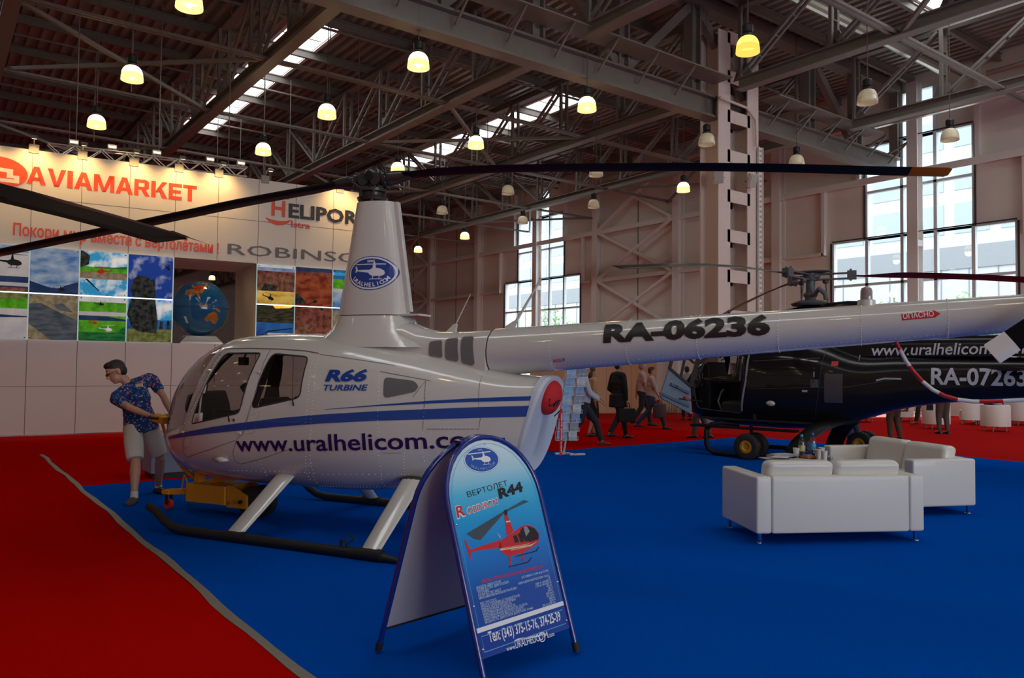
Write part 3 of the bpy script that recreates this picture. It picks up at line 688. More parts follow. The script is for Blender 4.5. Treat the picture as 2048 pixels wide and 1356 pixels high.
P_ = dict(
 cloud=pmat('print_cloudy_sky', (.05, .17, .42), (.42, .52, .62), 2.2, stretch=(1, 1, 2.5), lo=.35, hi=.68, e=.4),
 blue=pmat('print_blue_sky', (.012, .05, .32), (.55, .62, .75), 2.4, lo=.52, hi=.72, e=.45), cyan=pmat('print_cyan_sky', (.03, .32, .62), (.85, .9, .9), 3, lo=.45, hi=.62, e=.5),
 pale=pmat('print_pale_sky', (.45, .45, .48), (.62, .60, .60), 1.5, e=.35), green=pmat('print_field', (.05, .28, .01), (.12, .45, .02), 5, e=.4), dgreen=pmat('print_dark_field', (.005, .10, .035), (.03, .2, .04), 4, stretch=(1, 1, 4), e=.4),
 sand=pmat('print_shore', (.20, .17, .10), (.34, .28, .18), 8, e=.35), water=pmat('print_water', (.05, .07, .09), (.11, .13, .15), 3, stretch=(1, 1, 4), e=.35), hill=pmat('print_hills', (.015, .035, .11), (.03, .06, .16), 3, e=.35),
 rock=pmat('print_rock', (.006, .009, .010), (.05, .055, .05), 9, e=.3), grass=pmat('print_dry_grass', (.10, .13, .03), (.22, .24, .08), 9, e=.35), red=pmat('print_red_desert', (.16, .02, .008), (.34, .085, .03), 3, stretch=(1, 1, 2), e=.35), red2=pmat('print_red_rock', (.10, .025, .018), (.26, .085, .055), 6, e=.35),
 brown=pmat('print_brown_rock', (.12, .045, .025), (.28, .13, .08), 8, e=.3), sun=pmat('print_sunset', (.55, .33, .04), (.75, .52, .12), 2, stretch=(1, 1, 3), e=.5), dusk=pmat('print_dusk_ground', (.02, .022, .012), (.07, .065, .03), 5, stretch=(1, 1, 4), e=.3),
 glow=pmat('print_sun_glow', (1, .25, .02), (1, .6, .1), 2, e=1.2), dk=pmat('print_dark', (.008, .008, .010), (.02, .02, .022), 4, e=.2), rd=pmat('print_red_paint', (.4, .01, .01), (.5, .02, .02), 4, e=.4), wh=pmat('print_white', (.6, .62, .65), (.8, .8, .82), 4, e=.4), deep=pmat('print_deep_blue', (.01, .06, .25), (.03, .15, .42), 2, e=.45))
def heli_icon(x, z, s, rot=0, flip=1):
    """side-view helicopter outline polygons around (x,z), s = length"""
    body = [(.5, -.02), (.47, .06), (.36, .13), (.2, .16), (.1, .16), (-.02, .1), (-.5, .1), (-.5, .065), (-.06, .0), (.0, -.07), (.1, -.11), (.38, -.11), (.47, -.07)]
    polys = [body, [(.08, .15), (.2, .15), (.165, .36), (.115, .36)], [(-.56, .02), (-.5, .02), (-.46, .1), (-.5, .22), (-.56, .22), (-.53, .1)],
             [(-.42, .36), (.7, .36), (.7, .385), (-.42, .385)], [(-.02, -.22), (.42, -.22), (.42, -.2), (-.02, -.2)], [(.08, -.2), (.1, -.2), (.13, -.1), (.1, -.1)], [(.3, -.2), (.32, -.2), (.34, -.1), (.31, -.1)]]
    c, sn = math.cos(rot), math.sin(rot)
    return [[(x + s * (flip * px * c - pz * sn), z + s * (flip * px * sn + pz * c)) for px, pz in (q if flip > 0 else q[::-1])] for q in polys]
def picture(label, x0, x1, z0, z1, layers):
    t = thing('picture_panel', label, 'picture', BO + BX * ((x0 + x1) / 2) - BN * .03 + V((0, 0, z0)), BA, 'backlit printed glass panels on the booth wall')
    xc = (x0 + x1) / 2; g = .012
    a = MB(); a.bx(x0 + g - xc, x1 - g - xc, 0, .008, g, z1 - z0 - g); a.build('glass_pane', mat('print_backing', (.5, .6, .58), .2, emit=(.7, .9, .88), estr=.7), t)
    for i, (m, poly) in enumerate(layers):
        a = MB(); a.prism([(lin(x0 + g, x1 - g, u) - xc, lin(g, z1 - z0 - g, v)) for u, v in poly], (0, -.0005 - .0009 * (i + 1), 0), (1, 0, 0), (0, 0, 1), -.0005 if False else .0004)
        a.build('print', P_[m], t)
    a = MB()
    for u in (.05, .95):
        for v in (.05, .95): a.cyl((lin(x0, x1, u) - xc, -.02, lin(0, z1 - z0, v)), (lin(x0, x1, u) - xc, .03, lin(0, z1 - z0, v)), .014, n=8)
    a.build('fixing_clip', m_black, t)
    return t
FULL = [(0, 0), (1, 0), (1, 1), (0, 1)]
def rc(u0, v0, u1, v1): return [(u0, v0), (u1, v0), (u1, v1), (u0, v1)]
def icon(m, x, z, s, rot=0, flip=1): return [(m, q) for q in heli_icon(x, z, s, rot, flip)]
zm = (ZP0 + ZP1) / 2
c0 = [SEAMS[0] - 1.03, SEAMS[0], SEAMS[1], SEAMS[2], NX0]
picture('upper glass print of a grey sky helicopter over a hazy plain, at left edge', c0[0], c0[1], zm, ZP1, [('pale', FULL), ('cloud', rc(0, .85, 1, 1)), ('hill', rc(0, 0, 1, .33)), ('pale', rc(0, .12, 1, .2)), ('brown', [(0, 0), (1, 0), (1, .07), (.6, .1), (.3, .05), (0, .08)])] + icon('dk', .62, .62, .5))
picture('lower glass print of a green field above a snowy helicopter, at left edge', c0[0], c0[1], ZP0, zm, [('green', FULL), ('grass', [(0, .8), (1, .9), (1, 1), (0, 1)]), ('pale', rc(0, 0, 1, .66)), ('hill', [(0, .5), (.4, .46), (1, .48), (1, .5), (.4, .53), (0, .55)])] + icon('dk', .1, .32, .5))
picture('upper glass print of clouds above a blue mountain lake', c0[1], c0[2], zm, ZP1, [('cloud', FULL), ('hill', [(0, 0), (1, 0), (1, .28), (.75, .2), (.55, .1), (.3, .16), (0, .26)])] + icon('dk', .6, .1, .22))
picture('lower glass print of grey water and a sandy shore', c0[1], c0[2], ZP0, zm, [('water', FULL), ('sand', [(0, .78), (.25, .8), (.6, .62), (1, .45), (1, 1), (0, 1)]), ('water', [(.5, .78), (.68, .82), (.9, .62), (.6, .66)]), ('sand', [(0, 0), (.45, 0), (.2, .2), (0, .34)])])
picture('upper glass print of a red helicopter at a farmhouse above a white helicopter', c0[2], c0[3], zm, ZP1, [('cyan', FULL), ('sand', rc(0, .38, 1, .56)), ('green', [(0, .54), (1, .54), (1, .68), (.5, .64), (0, .66)]), ('dgreen', [(.3, .65), (.7, .66), (1, .7), (1, .64), (.3, .62)]), ('rock', [(0, .62), (.18, .7), (.2, .9), (.05, 1), (0, 1)]), ('wh', [(.27, .66), (.5, .66), (.42, .74), (.3, .74)]), ('cyan', rc(0, 0, 1, .375))] + icon('rd', .5, .55, .3, 0, -1) + [('dk', [(.1, .37), (.16, .37), (.42, .1), (.4, .1)])])
picture('lower glass print of a green field with one red and one white helicopter', c0[2], c0[3], ZP0, zm, [('green', FULL), ('wh', rc(0, .88, 1, 1)), ('green', rc(0, .67, 1, .88)), ('pale', rc(0, .57, 1, .66)), ('hill', [(0, .46), (1, .46), (1, .5), (.6, .56), (0, .57)]), ('dgreen', rc(0, 0, 1, .2)), ('dgreen', [(.8, .2), (1, .2), (1, .35), (.9, .28)])] + icon('rd', .3, .4, .18) + icon('wh', .58, .26, .26) + icon('dk', .42, .83, .2))
rockp = [(.12, 0), (.62, 0), (.6, .35), (.58, .45), (.5, .42), (.44, .5), (.22, .52), (.12, .42), (.05, .2)]
picture('upper glass print of a dark rock stack under a deep blue sky', c0[3], c0[4], zm, ZP1, [('blue', FULL), ('rock', rockp)] + icon('dk', .85, .75, .2, -.6))
picture('lower glass print of the foot of a rock stack on dry grass', c0[3], c0[4], ZP0, zm, [('cyan', FULL), ('deep', rc(0, .28, 1, .52)), ('grass', rc(0, 0, 1, .3)), ('rock', [(.04, .9), (0, .62), (.1, .35), (.25, .24), (.66, .2), (.68, .5), (.62, .95), (.62, 1), (.08, 1)]), ('rock', [(.72, .3), (.8, .3), (.8, .48), (.74, .5)]), ('rock', [(.88, .3), (.96, .3), (.95, .5), (.9, .52)])])
c1 = [NX1, SEAMS[6], SEAMS[7], SEAMS[7] + 1.04]
picture('upper glass print of a brown desert above a yellow sunset helicopter', c1[0], c1[1], zm, ZP1, [('brown', FULL), ('cloud', rc(0, .84, 1, 1)), ('wh', rc(0, .93, 1, 1)), ('red2', [(0, .7), (.4, .8), (1, .72), (1, .84), (0, .84)]), ('rock', [(.1, .34), (.5, .34), (.55, .48), (.2, .52)]), ('sun', rc(0, 0, 1, .335))] + icon('dk', .3, .16, .3, -.25))
picture('lower glass print of a setting sun above a helicopter rotor', c1[0], c1[1], ZP0, zm, [('dusk', FULL), ('glow', [(.5, .92), (.9, .95), (.98, 1), (.42, 1)]), ('deep', rc(0, 0, 1, .56)), ('pale', rc(.3, 0, 1, .3)), ('dk', [(0, .12), (.3, .32), (.96, .42), (.96, .44), (.3, .35), (0, .15)]), ('rd', [(.18, 0), (.24, 0), (.22, .28), (.2, .28)])] + icon('dk', .55, .16, .12))
picture('upper glass print of a red desert under a red sky', c1[1], c1[2], zm, ZP1, [('red', FULL), ('hill', rc(0, .9, 1, 1)), ('red2', rc(0, .8, 1, .9)), ('rock', [(0, .02), (.3, .05), (.2, .2), (.1, .3), (0, .3)])] + icon('dk', .5, .1, .22, .5))
picture('lower glass print of red rocky ground', c1[1], c1[2], ZP0, zm, [('red2', FULL), ('brown', [(0, .1), (.4, .2), (.5, .5), (.2, .6), (0, .5)])] + icon('dk', .7, .95, .15))
picture('upper glass print of a green coast, partly behind the white mast', c1[2], c1[3], zm, ZP1, [('green', FULL), ('deep', rc(0, .75, 1, 1)), ('cyan', rc(0, .85, 1, .93)), ('pale', rc(0, .4, 1, .5)), ('cloud', rc(0, 0, 1, .4))] + icon('dk', .45, .1, .4))
picture('lower glass print of a beach and blue water, partly behind the white mast', c1[2], c1[3], ZP0, zm, [('deep', FULL), ('sand', rc(0, .5, 1, .95))])
# bright joints of light between the panels
a = MB()
for x0, x1 in ((c0[0], c0[4]), (c1[0], c1[3])): a.bx(x0, x1, -.036, -.03, zm - .012, zm + .012)
bpart(a, 'light_line', emis('joint_light', (.8, .95, 1), 3.6))
a = MB()
for x in c0 + c1: a.bx(x - .012, x + .012, -.036, -.028, ZP0, ZP1)
bpart(a, 'edge_strip', mat('glass_edge', (.45, .6, .58), .2, emit=(.6, .9, .85), estr=.28))
q_ = BO + BX * ((NX0 + NX1) / 2) + BN * .5; spot('spot_light', q_ + V((0, 0, ZP1 - .05)), q_ + BX * .4 + BN * .6 + V((0, 0, ZP0)), 14, (1, .7, .35), 150, 1.0, .05)  # unseen lamp added to brighten the reveals of the opening
# globe on its stand in the opening
gx, gz = Bp(400, 617, 1.0)
P = BO + BX * gx + BN * 1.0
g = thing('globe', 'large blue globe on a silver stand in the booth wall opening', 'globe', (P.x, P.y, ZP0), BA)
zc = gz - ZP0; rg = .72
a = MB(); a.ell((0, 0, zc), (rg, rg, rg), 40, 26)
mg = bpy.data.materials.new('globe_map'); mg.use_nodes = True; nt = mg.node_tree; b = nt.nodes['Principled BSDF']; b.inputs['Roughness'].default_value = .12; b.inputs['Coat Weight'].default_value = .6; b.inputs['Base Color'].default_value = (.004, .11, .27, 1)
a.build('ball', mg, g, smooth=1)
def patch(mb, pts, r):                        # polygon in (lon, lat) degrees laid on the ball, lon 0 faces the aisle
    cx = sum(p[0] for p in pts) / len(pts); cy = sum(p[1] for p in pts) / len(pts)
    P = []
    for f_ in (0.0, .35, .7, 1.0):
        for lo, la in pts:
            lo2, la2 = math.radians(cx + (lo - cx) * f_), math.radians(cy + (la - cy) * f_)
            P.append((r * math.cos(la2) * math.sin(lo2), -r * math.cos(la2) * math.cos(lo2), zc + r * math.sin(la2)))
    n = len(pts); mb.add(P, [((k * n + i), (k * n + (i + 1) % n), ((k + 1) * n + (i + 1) % n), ((k + 1) * n + i)) for k in range(3) for i in range(n)])
m_land = mat('globe_land', (.50, .17, .03), .2, coat=.5, noise=(6, .5)); m_land2 = mat('globe_land_red', (.45, .035, .01), .2, coat=.5)
a = MB(); L0 = -34
for q in ([(-45, 35), (-38, 52), (-20, 66), (5, 72), (24, 66), (14, 54), (4, 46), (0, 38), (-6, 28), (-9, 12), (-14, 20), (-20, 28), (-26, 26), (-32, 10), (-36, 24), (-44, 26)],
          [(2, -20), (8, -13), (17, -9), (24, -11), (27, -16), (32, -24), (30, -35), (22, -34), (14, -28), (4, -30), (-1, -25)], [(-14, 6), (-9, 5), (-3, -4), (-8, -3)], [(-3, 4), (4, 6), (6, 0), (0, -3)], [(18, 1), (30, -4), (34, -9), (24, -7)], [(10, 40), (15, 46), (17, 54), (13, 48)]): patch(a, q, rg * 1.002)
a.build('continents', m_land, g, smooth=1)
a = MB(); patch(a, [(-30, 38), (-22, 50), (-4, 52), (-2, 42), (-12, 34)], rg * 1.004); a.build('continent_highland', m_land2, g, smooth=1)
a = MB(); patch(a, [(-44, -20), (-38, -20), (-36, -35), (-42, -35)], rg * 1.004); a.build('legend_label', mat('label_paper', (.6, .58, .5), .4), g)
a = MB(); a.lathe([(rg * 1.006, zc - .008), (rg * 1.006, zc + .008)], n=40); a.build('equator_band', mat('globe_band', (.01, .03, .08), .3), g)
a = MB(); a.loft([[(-.55, -.4, 0), (.55, -.4, 0), (.55, .4, 0), (-.55, .4, 0)], [(-.5, -.38, .06), (.5, -.38, .06), (.5, .38, .06), (-.5, .38, .06)], [(-.36, -.3, .22), (.36, -.3, .22), (.36, .3, .22), (-.36, .3, .22)]]); a.build('stand', m_alu, g, bevel=.01)
# ================================================================== THE WHITE HELICOPTER
HA = math.radians(-61.3); HD = V((math.cos(HA), math.sin(HA), 0)); HN = V((-math.sin(HA), math.cos(HA), 0))
HO = V((1.99, 8.04, .0065)) + HN * 1.1
def hl(P): r = V(P) - HO; return V((r.dot(HD), r.dot(HN), r.z))
HE = hl(EYEP)
def hray(px, py): d = ray(px, py); return V((d.dot(HD), d.dot(HN), d.z))
def hp(px, py, y=0.0): d = hray(px, py); return HE + d * ((y - HE.y) / d.y)
heli = thing('helicopter', 'white helicopter with blue stripes and web address on its side, nose left', 'helicopter', HO, HA)
m_hw = mat('white_paint', (.62, .60, .575), .22, coat=.8, spec=.5); m_navy = mat('navy_letters', (.012, .008, .10), .3); m_stripe = mat('blue_stripe', (.010, .06, .33), .25, coat=.6)
m_hgrey = mat('grille_mesh', (.17, .165, .17), .6, bump=(350, .8, .01)); m_hline = mat('panel_line', (.22, .18, .18), .6); m_hblack = mat('matt_black', (.010, .0095, .009), .5)
m_pane = glass('cabin_glass', (.62, .58, .56), .07); m_wsh = glass('windshield_glass', (.60, .55, .53), .08); m_seal = mat('window_seal', (.03, .028, .028), .5)
m_brn = mat('brown_line', (.16, .07, .05), .5)
X0 = -1.27
UZT = [0, .17, .265, .387, .52, .64, .755, .86, .933, 1.02, 1.127, 1.22, 1.345, 1.483, 1.634, 1.74, 1.865, 2.047, 2.114, 2.3]
ZTV = [.85, 1.10, 1.25, 1.39, 1.54, 1.67, 1.78, 1.86, 1.91, 1.95, 1.975, 1.985, 1.99, 1.985, 1.95, 1.89, 1.80, 1.63, 1.585, 1.55]
UZB = [0, .14, .316, .469, .608, .755, .933, 1.253, 1.44, 1.634, 1.752, 1.863, 1.992, 2.09, 2.3]
ZBV = [.85, .68, .575, .49, .44, .41, .395, .385, .39, .40, .43, .48, .57, .67, .80]
def fus(x):
    u = math.sqrt(max(x - X0, 0)); zt = spline(u, UZT, ZTV); zb = spline(u, UZB, ZBV)
    if x < .33: w_ = .665 * math.sqrt(max(0, 1 - ((.33 - x) / 1.6) ** 2))
    else: w_ = spline(x, [.33, 1.2, 1.8, 2.4, 3.0, 3.5, 3.9], [.665, .665, .62, .525, .41, .30, .25])
    zm = spline(x, [-1.27, -.6, .3, 1.4, 2.4, 3.5], [.85, .92, .98, 1.02, 1.06, 1.14])
    zm = min(max(zm, zb + .001), zt - .001) if zt - zb > .01 else (zt + zb) / 2
    return zt, zb, max(w_, .002), zm
NS = 64
def fring(x):
    zt, zb, w_, zm = fus(x); pt = interp(x, [-1, .3, 2, 3.5], [2.2, 2.5, 2.7, 3.2]); pb = interp(x, [-1, .3, 2, 3.5], [2.1, 2.5, 2.5, 2.4])
    out = []
    for k in range(NS):
        a = 2 * math.pi * (k + .5) / NS; c, s = math.cos(a), math.sin(a); p = pt if s > 0 else pb
        y = w_ * math.copysign(abs(c) ** (2 / p), c); z = zm + (zt - zm if s > 0 else zm - zb) * math.copysign(abs(s) ** (2 / p), s)
        out.append((x, y, z))
    return out
xs = [X0 + (.02 + 1.34 * i / 36) ** 2 for i in range(37)] + [.58 + 3.2 * i / 44 for i in range(1, 45)]
mb = MB(); mb.loft([fring(x) for x in xs]); me = bpy.data.meshes.new('fuselage'); me.from_pydata(mb.v, [], mb.f)
bmf = bmesh.new(); bmf.from_mesh(me); bmesh.ops.recalc_face_normals(bmf, faces=bmf.faces)
FB = BVHTree.FromBMesh(bmf)                     # the untouched skin, for laying paint and lettering on it
def hs(px, py, bvh=None, y=-.6):
    """point of the skin seen at a place, as (x,z)"""
    hit = (bvh or FB).ray_cast(HE, hray(px, py).normalized())
    p = hit[0] if hit[0] is not None else hp(px, py, y); return (p.x, p.z)
# rear face: slanted cut
pt_ = hp(1104, 764, 0); pb_ = hp(1052, 936, -.05); nrm = V((pt_.z - pb_.z, 0, -(pt_.x - pb_.x))).normalized()
bmesh.ops.bisect_plane(bmf, geom=bmf.verts[:] + bmf.edges[:] + bmf.faces[:], dist=1e-5, plane_co=pt_, plane_no=nrm, clear_outer=True)
rim = [e for e in bmf.edges if e.is_boundary]; rl = [v.co.copy() for v in {v for e in rim for v in e.verts}]
cen = sum(rl, V()) / len(rl); axu = V((0, 1, 0)); axv = nrm.cross(axu).normalized()
rl.sort(key=lambda p: math.atan2((p - cen).dot(axv), (p - cen).dot(axu)))
# windows: cut the skin along the outlines and hand the pieces to the panes
def cutpoly(poly, ymin=.05):
    n = len(poly); area = sum(poly[i][0] * poly[(i + 1) % n][1] - poly[(i + 1) % n][0] * poly[i][1] for i in range(n))
    if area < 0: poly = poly[::-1]
    x0 = min(p[0] for p in poly) - .02; x1 = max(p[0] for p in poly) + .02; z0 = min(p[1] for p in poly) - .02; z1 = max(p[1] for p in poly) + .02
    for i in range(n):
        a, b = poly[i], poly[(i + 1) % n]; no = V((b[1] - a[1], 0, -(b[0] - a[0])))
        if no.length < 1e-6: continue
        fs = [f for f in bmf.faces if max(v.co.x for v in f.verts) > x0 and min(v.co.x for v in f.verts) < x1 and max(v.co.z for v in f.verts) > z0 and min(v.co.z for v in f.verts) < z1]
        ge = set(fs) | {e for f in fs for e in f.edges} | {v for f in fs for v in f.verts}
        bmesh.ops.bisect_plane(bmf, geom=list(ge), dist=1e-6, plane_co=(a[0], 0, a[1]), plane_no=no.normalized())
    def inside(c): return all((poly[(i + 1) % n][0] - poly[i][0]) * (c.z - poly[i][1]) - (poly[(i + 1) % n][1] - poly[i][1]) * (c.x - poly[i][0]) > -1e-7 for i in range(n))
    return [f for f in bmf.faces if inside(f.calc_center_median())]
def extract(faces, name, m, parent, shrink=0.0):
    faces = [f for f in faces if f.is_valid]; idx = {}; vs = []; fs = []
    for f in faces:
        q = []
        for v in f.verts:
            if v not in idx: idx[v] = len(vs); vs.append(v.co - v.normal * shrink)
            q.append(idx[v])
        fs.append(q)
    b = MB(); b.add(vs, fs); return b.build(name, m, parent, smooth=1)
bmf.normal_update()
win1 = rounded([hs(452, 706.5), hs(523.5, 706), hs(478.5, 826), hs(382.5, 848.5)], .05)
win2 = rounded([hs(546, 707), hs(618, 714), hs(600, 795), hs(503, 817)], .06)
bx_ = [hs(438, 701), hs(367.5, 851)]; lo_ = [hs(367.5, 851), hs(346, 857)]
sl = (lo_[0][1] - lo_[1][1]) / max(.02, lo_[0][0] - lo_[1][0]); sl = min(max(sl, .0), .35)
wsh_poly = [bx_[0], bx_[1], (-1.6, bx_[1][1] - sl * (bx_[1][0] + 1.6)), (-1.6, 2.3), (bx_[0][0], 2.3)]
doors = []
pieces = [(cutpoly(win1), 'w1'), (cutpoly(win2), 'w2'), (cutpoly(wsh_poly), 'ws')]
bmf.normal_update()
body_parent = heli
ws = [f for f in pieces[2][0] if f.is_valid]; allrm = list(ws)
extract(ws, 'windshield', m_wsh, heli, .004)
for fs, nm in pieces[:2]:
    for sgn in (-1, 1):
        g_ = [f for f in fs if f.is_valid and f.calc_center_median().y * sgn > 0.02]; allrm += g_
        extract(g_, 'window_pane', m_pane, heli, .006)
allrm = list({f for f in allrm if f.is_valid})
bmesh.ops.delete(bmf, geom=allrm, context='FACES')
bmf.to_mesh(me); bmf.free(); me.materials.append(m_hw); me.materials.append(mat('cabin_lining', (.05, .048, .05), .8))
fo = finish('fuselage', me, heli, smooth=1)
so = fo.modifiers.new('shell', 'SOLIDIFY'); so.thickness = .018; so.offset = -1; so.material_offset = 1; so.material_offset_rim = 1
def decal(polys2, name, m, parent, bvh=None, off=.004, grid=.04, ys=-1, prec=None):
    """lay flat polygons [(verts (x,z) list, faces)] on the skin by casting sideways"""
    bvh = bvh or FB; b = bmesh.new()
    for vs, fs in polys2:
        bv = [b.verts.new((x, 0, z)) for x, z in vs]
        for f in fs:
            try: b.faces.new([bv[i] for i in f])
            except ValueError: pass
    xs_ = [v.co.x for v in b.verts]; zs_ = [v.co.z for v in b.verts]
    for ax, lo, hi in ((0, min(xs_), max(xs_)), (2, min(zs_), max(zs_))):
        k = math.floor(lo / grid) + 1
        while k * grid < hi:
            co = [0, 0, 0]; co[ax] = k * grid; no = [0, 0, 0]; no[ax] = 1
            bmesh.ops.bisect_plane(b, geom=b.verts[:] + b.edges[:] + b.faces[:], dist=1e-6, plane_co=co, plane_no=no); k += 1
    bad = []
    for v in b.verts:
        h = bvh.ray_cast(V((v.co.x, ys * 3, v.co.z)), V((0, -ys, 0)))
        if h[0] is None: bad.append(v)
        else:
            nn = h[1] if h[1].y * ys > 0 else -h[1]; v.co = h[0] + nn * off
    bmesh.ops.delete(b, geom=bad, context='VERTS')
    for f in b.faces:
        if f.normal.length == 0: f.normal_update()
    b.normal_update()
    fl = [f for f in b.faces if f.normal.y * ys < 0]
    bmesh.ops.reverse_faces(b, faces=fl)
    me = bpy.data.meshes.new(name); b.to_mesh(me); b.free(); me.materials.append(m)
    return finish(name, me, parent, smooth=1)
def ribbon(pts, wd):                           # a line of given width in (x,z)
    P = [V(p).to_2d() for p in pts]; L = []; R = []
    for i, p in enumerate(P):
        t = (P[min(i + 1, len(P) - 1)] - P[max(i - 1, 0)]).normalized(); n = V((-t.y, t.x)) * wd / 2
        L.append(tuple(p + n)); R.append(tuple(p - n))
    n = len(P); return (L + R, [(i, i + 1, n + i + 1, n + i) for i in range(n - 1)])
def band(up, lo):                              # filled band between two poly-lines
    n = len(up); return (list(up) + list(lo), [(i, i + 1, n + i + 1, n + i) for i in range(n - 1)])
def tdecal(body, p0, p1, cap, name, m, parent, bvh=None, bold=0, shear=0, vdir=None, off=.0075):
    p0, p1 = V(p0).to_2d(), V(p1).to_2d(); u = (p1 - p0); L = u.length; u.normalize(); v = V((-u.y, u.x)) if vdir is None else V(vdir).to_2d()
    if v.y < 0: v = -v
    vs, fs, w, h = textpoly(body, bold, 3)
    return decal([([tuple(p0 + u * (q.x * L / w + shear * q.y * cap / h) + v * (q.y * cap / h)) for q in vs], fs)], name, m, parent, bvh, off, .03)
# paint and lettering on the skin
S_ = hs
m_up = [(336, 874), (367, 865), (430, 853), (480, 846), (560, 836), (640, 829), (750, 822.5), (860, 818), (960, 814), (1045, 812), (1068, 811)]
m_lo = [(336, 879), (367, 874), (430, 866), (480, 861), (560, 853), (640, 847), (750, 841.5), (860, 838.5), (960, 835.5), (1045, 833.5), (1062, 833)]
def ext(L, x): return L
st = band([S_(*p) for p in m_up], [S_(*p) for p in m_lo]); decal([st], 'stripe', m_stripe, heli)
s2u = [(650, 818.6), (750, 810), (860, 801.5), (940, 797), (1000, 794.5), (1076, 792)]; s2l = [(650, 819.4), (750, 812.5), (860, 807), (940, 804), (1000, 802.5), (1074, 801)]
decal([band([S_(*p) for p in s2u], [S_(*p) for p in s2l])], 'stripe', m_stripe, heli)
a0, a1 = S_(475, 902), S_(985, 893); cap_ = V(S_(640, 866))[1] - V(S_(640, 899))[1]
tdecal('www.uralhelicom.com', a0, a1, cap_ * 1.02, 'lettering', m_navy, heli, bold=.014)
a0, a1 = S_(651, 762), S_(731, 762); tdecal('R66', a0, a1, S_(690, 740)[1] - S_(690, 762.5)[1], 'lettering', m_stripe, heli, bold=.045, shear=.25)
a0, a1 = S_(645, 781), S_(733, 781); tdecal('TURBINE', a0, a1, S_(690, 769)[1] - S_(690, 781)[1], 'lettering', m_stripe, heli, bold=.02, shear=.25)
def pxline(pts, wd=.006): return ribbon([S_(*p) for p in pts], wd)
decal([pxline([(367, 866.6), (366, 885), (366, 899.6), (370, 910), (376.6, 913.8), (420, 899), (471, 880.7)]), pxline([(475.8, 876), (470, 892), (466, 906.7), (471, 922), (482.8, 928), (525, 917), (574.9, 899.6)]),
       pxline([(541, 700), (513, 783), (485, 869), (476, 876)]), pxline([(447, 700), (407, 770), (367.5, 858)]), pxline([(374, 861), (367, 893)]), pxline([(497, 833), (520, 822), (508, 866), (487, 868), (497, 833)], .004), pxline([(376, 863), (392, 856), (380, 893), (368, 896)], .004),
       pxline([(760, 743), (852, 760), (861, 762)], .006), pxline([(852, 760), (850, 800), (846, 860)], .005), pxline([(853, 858), (958, 858), (961, 836)], .006), pxline([(641, 709), (700, 717), (790, 731)], .005), pxline([(766, 906), (803, 906)], .004),
       pxline([(852, 761), (826, 795)], .004), pxline([(964, 752), (960, 836)], .004)], 'panel_line', m_hline, heli, grid=.08)
decal([pxline([(449, 698), (500, 697), (560, 698.5), (610, 702), (638, 707)], .009)], 'roof_line', m_brn, heli, grid=.06)
decal([ribbon(w_ + [w_[0]], .014) for w_ in (win1, win2)], 'window_edge', m_seal, heli, off=.002, grid=.08)
rv = MB()
def rivets(pts, sp=.034, r=.0055, bvh=None):
    P = [V(S_(*p, bvh)).to_2d() for p in pts]
    for i in range(len(P) - 1):
        n = max(1, int((P[i + 1] - P[i]).length / sp))
        for k in range(n):
            q = P[i].lerp(P[i + 1], k / n); h = (bvh or FB).ray_cast(V((q.x, -3, q.y)), V((0, 1, 0)))
            if h[0] is not None: rv.ell(h[0], (r, r, r), 6, 3)
rivets([(637, 707), (628, 780), (622, 860), (625, 940), (640, 971)]); rivets([(628, 707), (617, 790), (611, 860)]); rivets([(760, 743), (757, 800), (756, 880), (762, 940), (775, 976)])
rivets([(520, 920), (530, 945), (537, 957)]); rivets([(460, 941), (540, 942), (640, 946)], .06); rivets([(645, 948), (750, 949), (830, 948)], .06); rivets([(640, 972), (740, 974), (830, 972)], .035); rivets([(850, 762), (852, 800), (845, 858), (850, 930)]); rivets([(855, 858), (958, 858)], .04)
rivets([(620, 870), (612, 940), (625, 965)], .035); rivets([(810, 900), (812, 960), (822, 970)], .03); rivets([(444, 708), (401, 790), (367, 852)], .035)
rv.build('rivets', mat('rivet_head', (.84, .80, .77), .3), heli, smooth=1)['kind'] = 'stuff'
# side vent grille and handles
decal([(rounded([S_(769, 754), S_(829, 762), S_(838, 773), S_(830, 784), S_(767, 797)], .05), [tuple(range(24 + 1))])], 'vent_grille', m_hgrey, heli, off=.004)
def hskin(px, py, off=.0):
    q = S_(px, py); h = FB.ray_cast(V((q[0], -3, q[1])), V((0, 1, 0))); return h[0] + V((0, -off, 0))
for (px, py) in ((459, 836), (587, 804)):
    p = hskin(px, py); a = MB(); a.tube([p + V((-.015, -.0, .028)), p + V((.012, -.03, .022)), p + V((.02, -.03, -.01)), p + V((.0, -.0, -.034))], .007, 8); a.build('door_handle', m_black, heli, smooth=1)
p = hskin(469, 840); a = MB(); a.cyl(p, p + V((0, -.012, 0)), .016, n=12); a.build('door_lock', m_chrome, heli, smooth=30)
for (px, py) in ((366, 864), (420, 741), (478, 866), (517, 744)):
    p = hskin(px, py); a = MB(); a.box(p, (.05, .03, .022)); a.build('door_hinge', m_hw, heli, bevel=.005)
p = hskin(446, 919); a = MB(); a.tube([p + V((-.075, .02, -.0)), p + V((-.05, -.03, 0)), p + V((.02, -.035, 0)), p + V((.075, .0, -.005))], [.008, .026, .03, .01], 12); a.build('static_fairing', m_hw, heli, smooth=1)
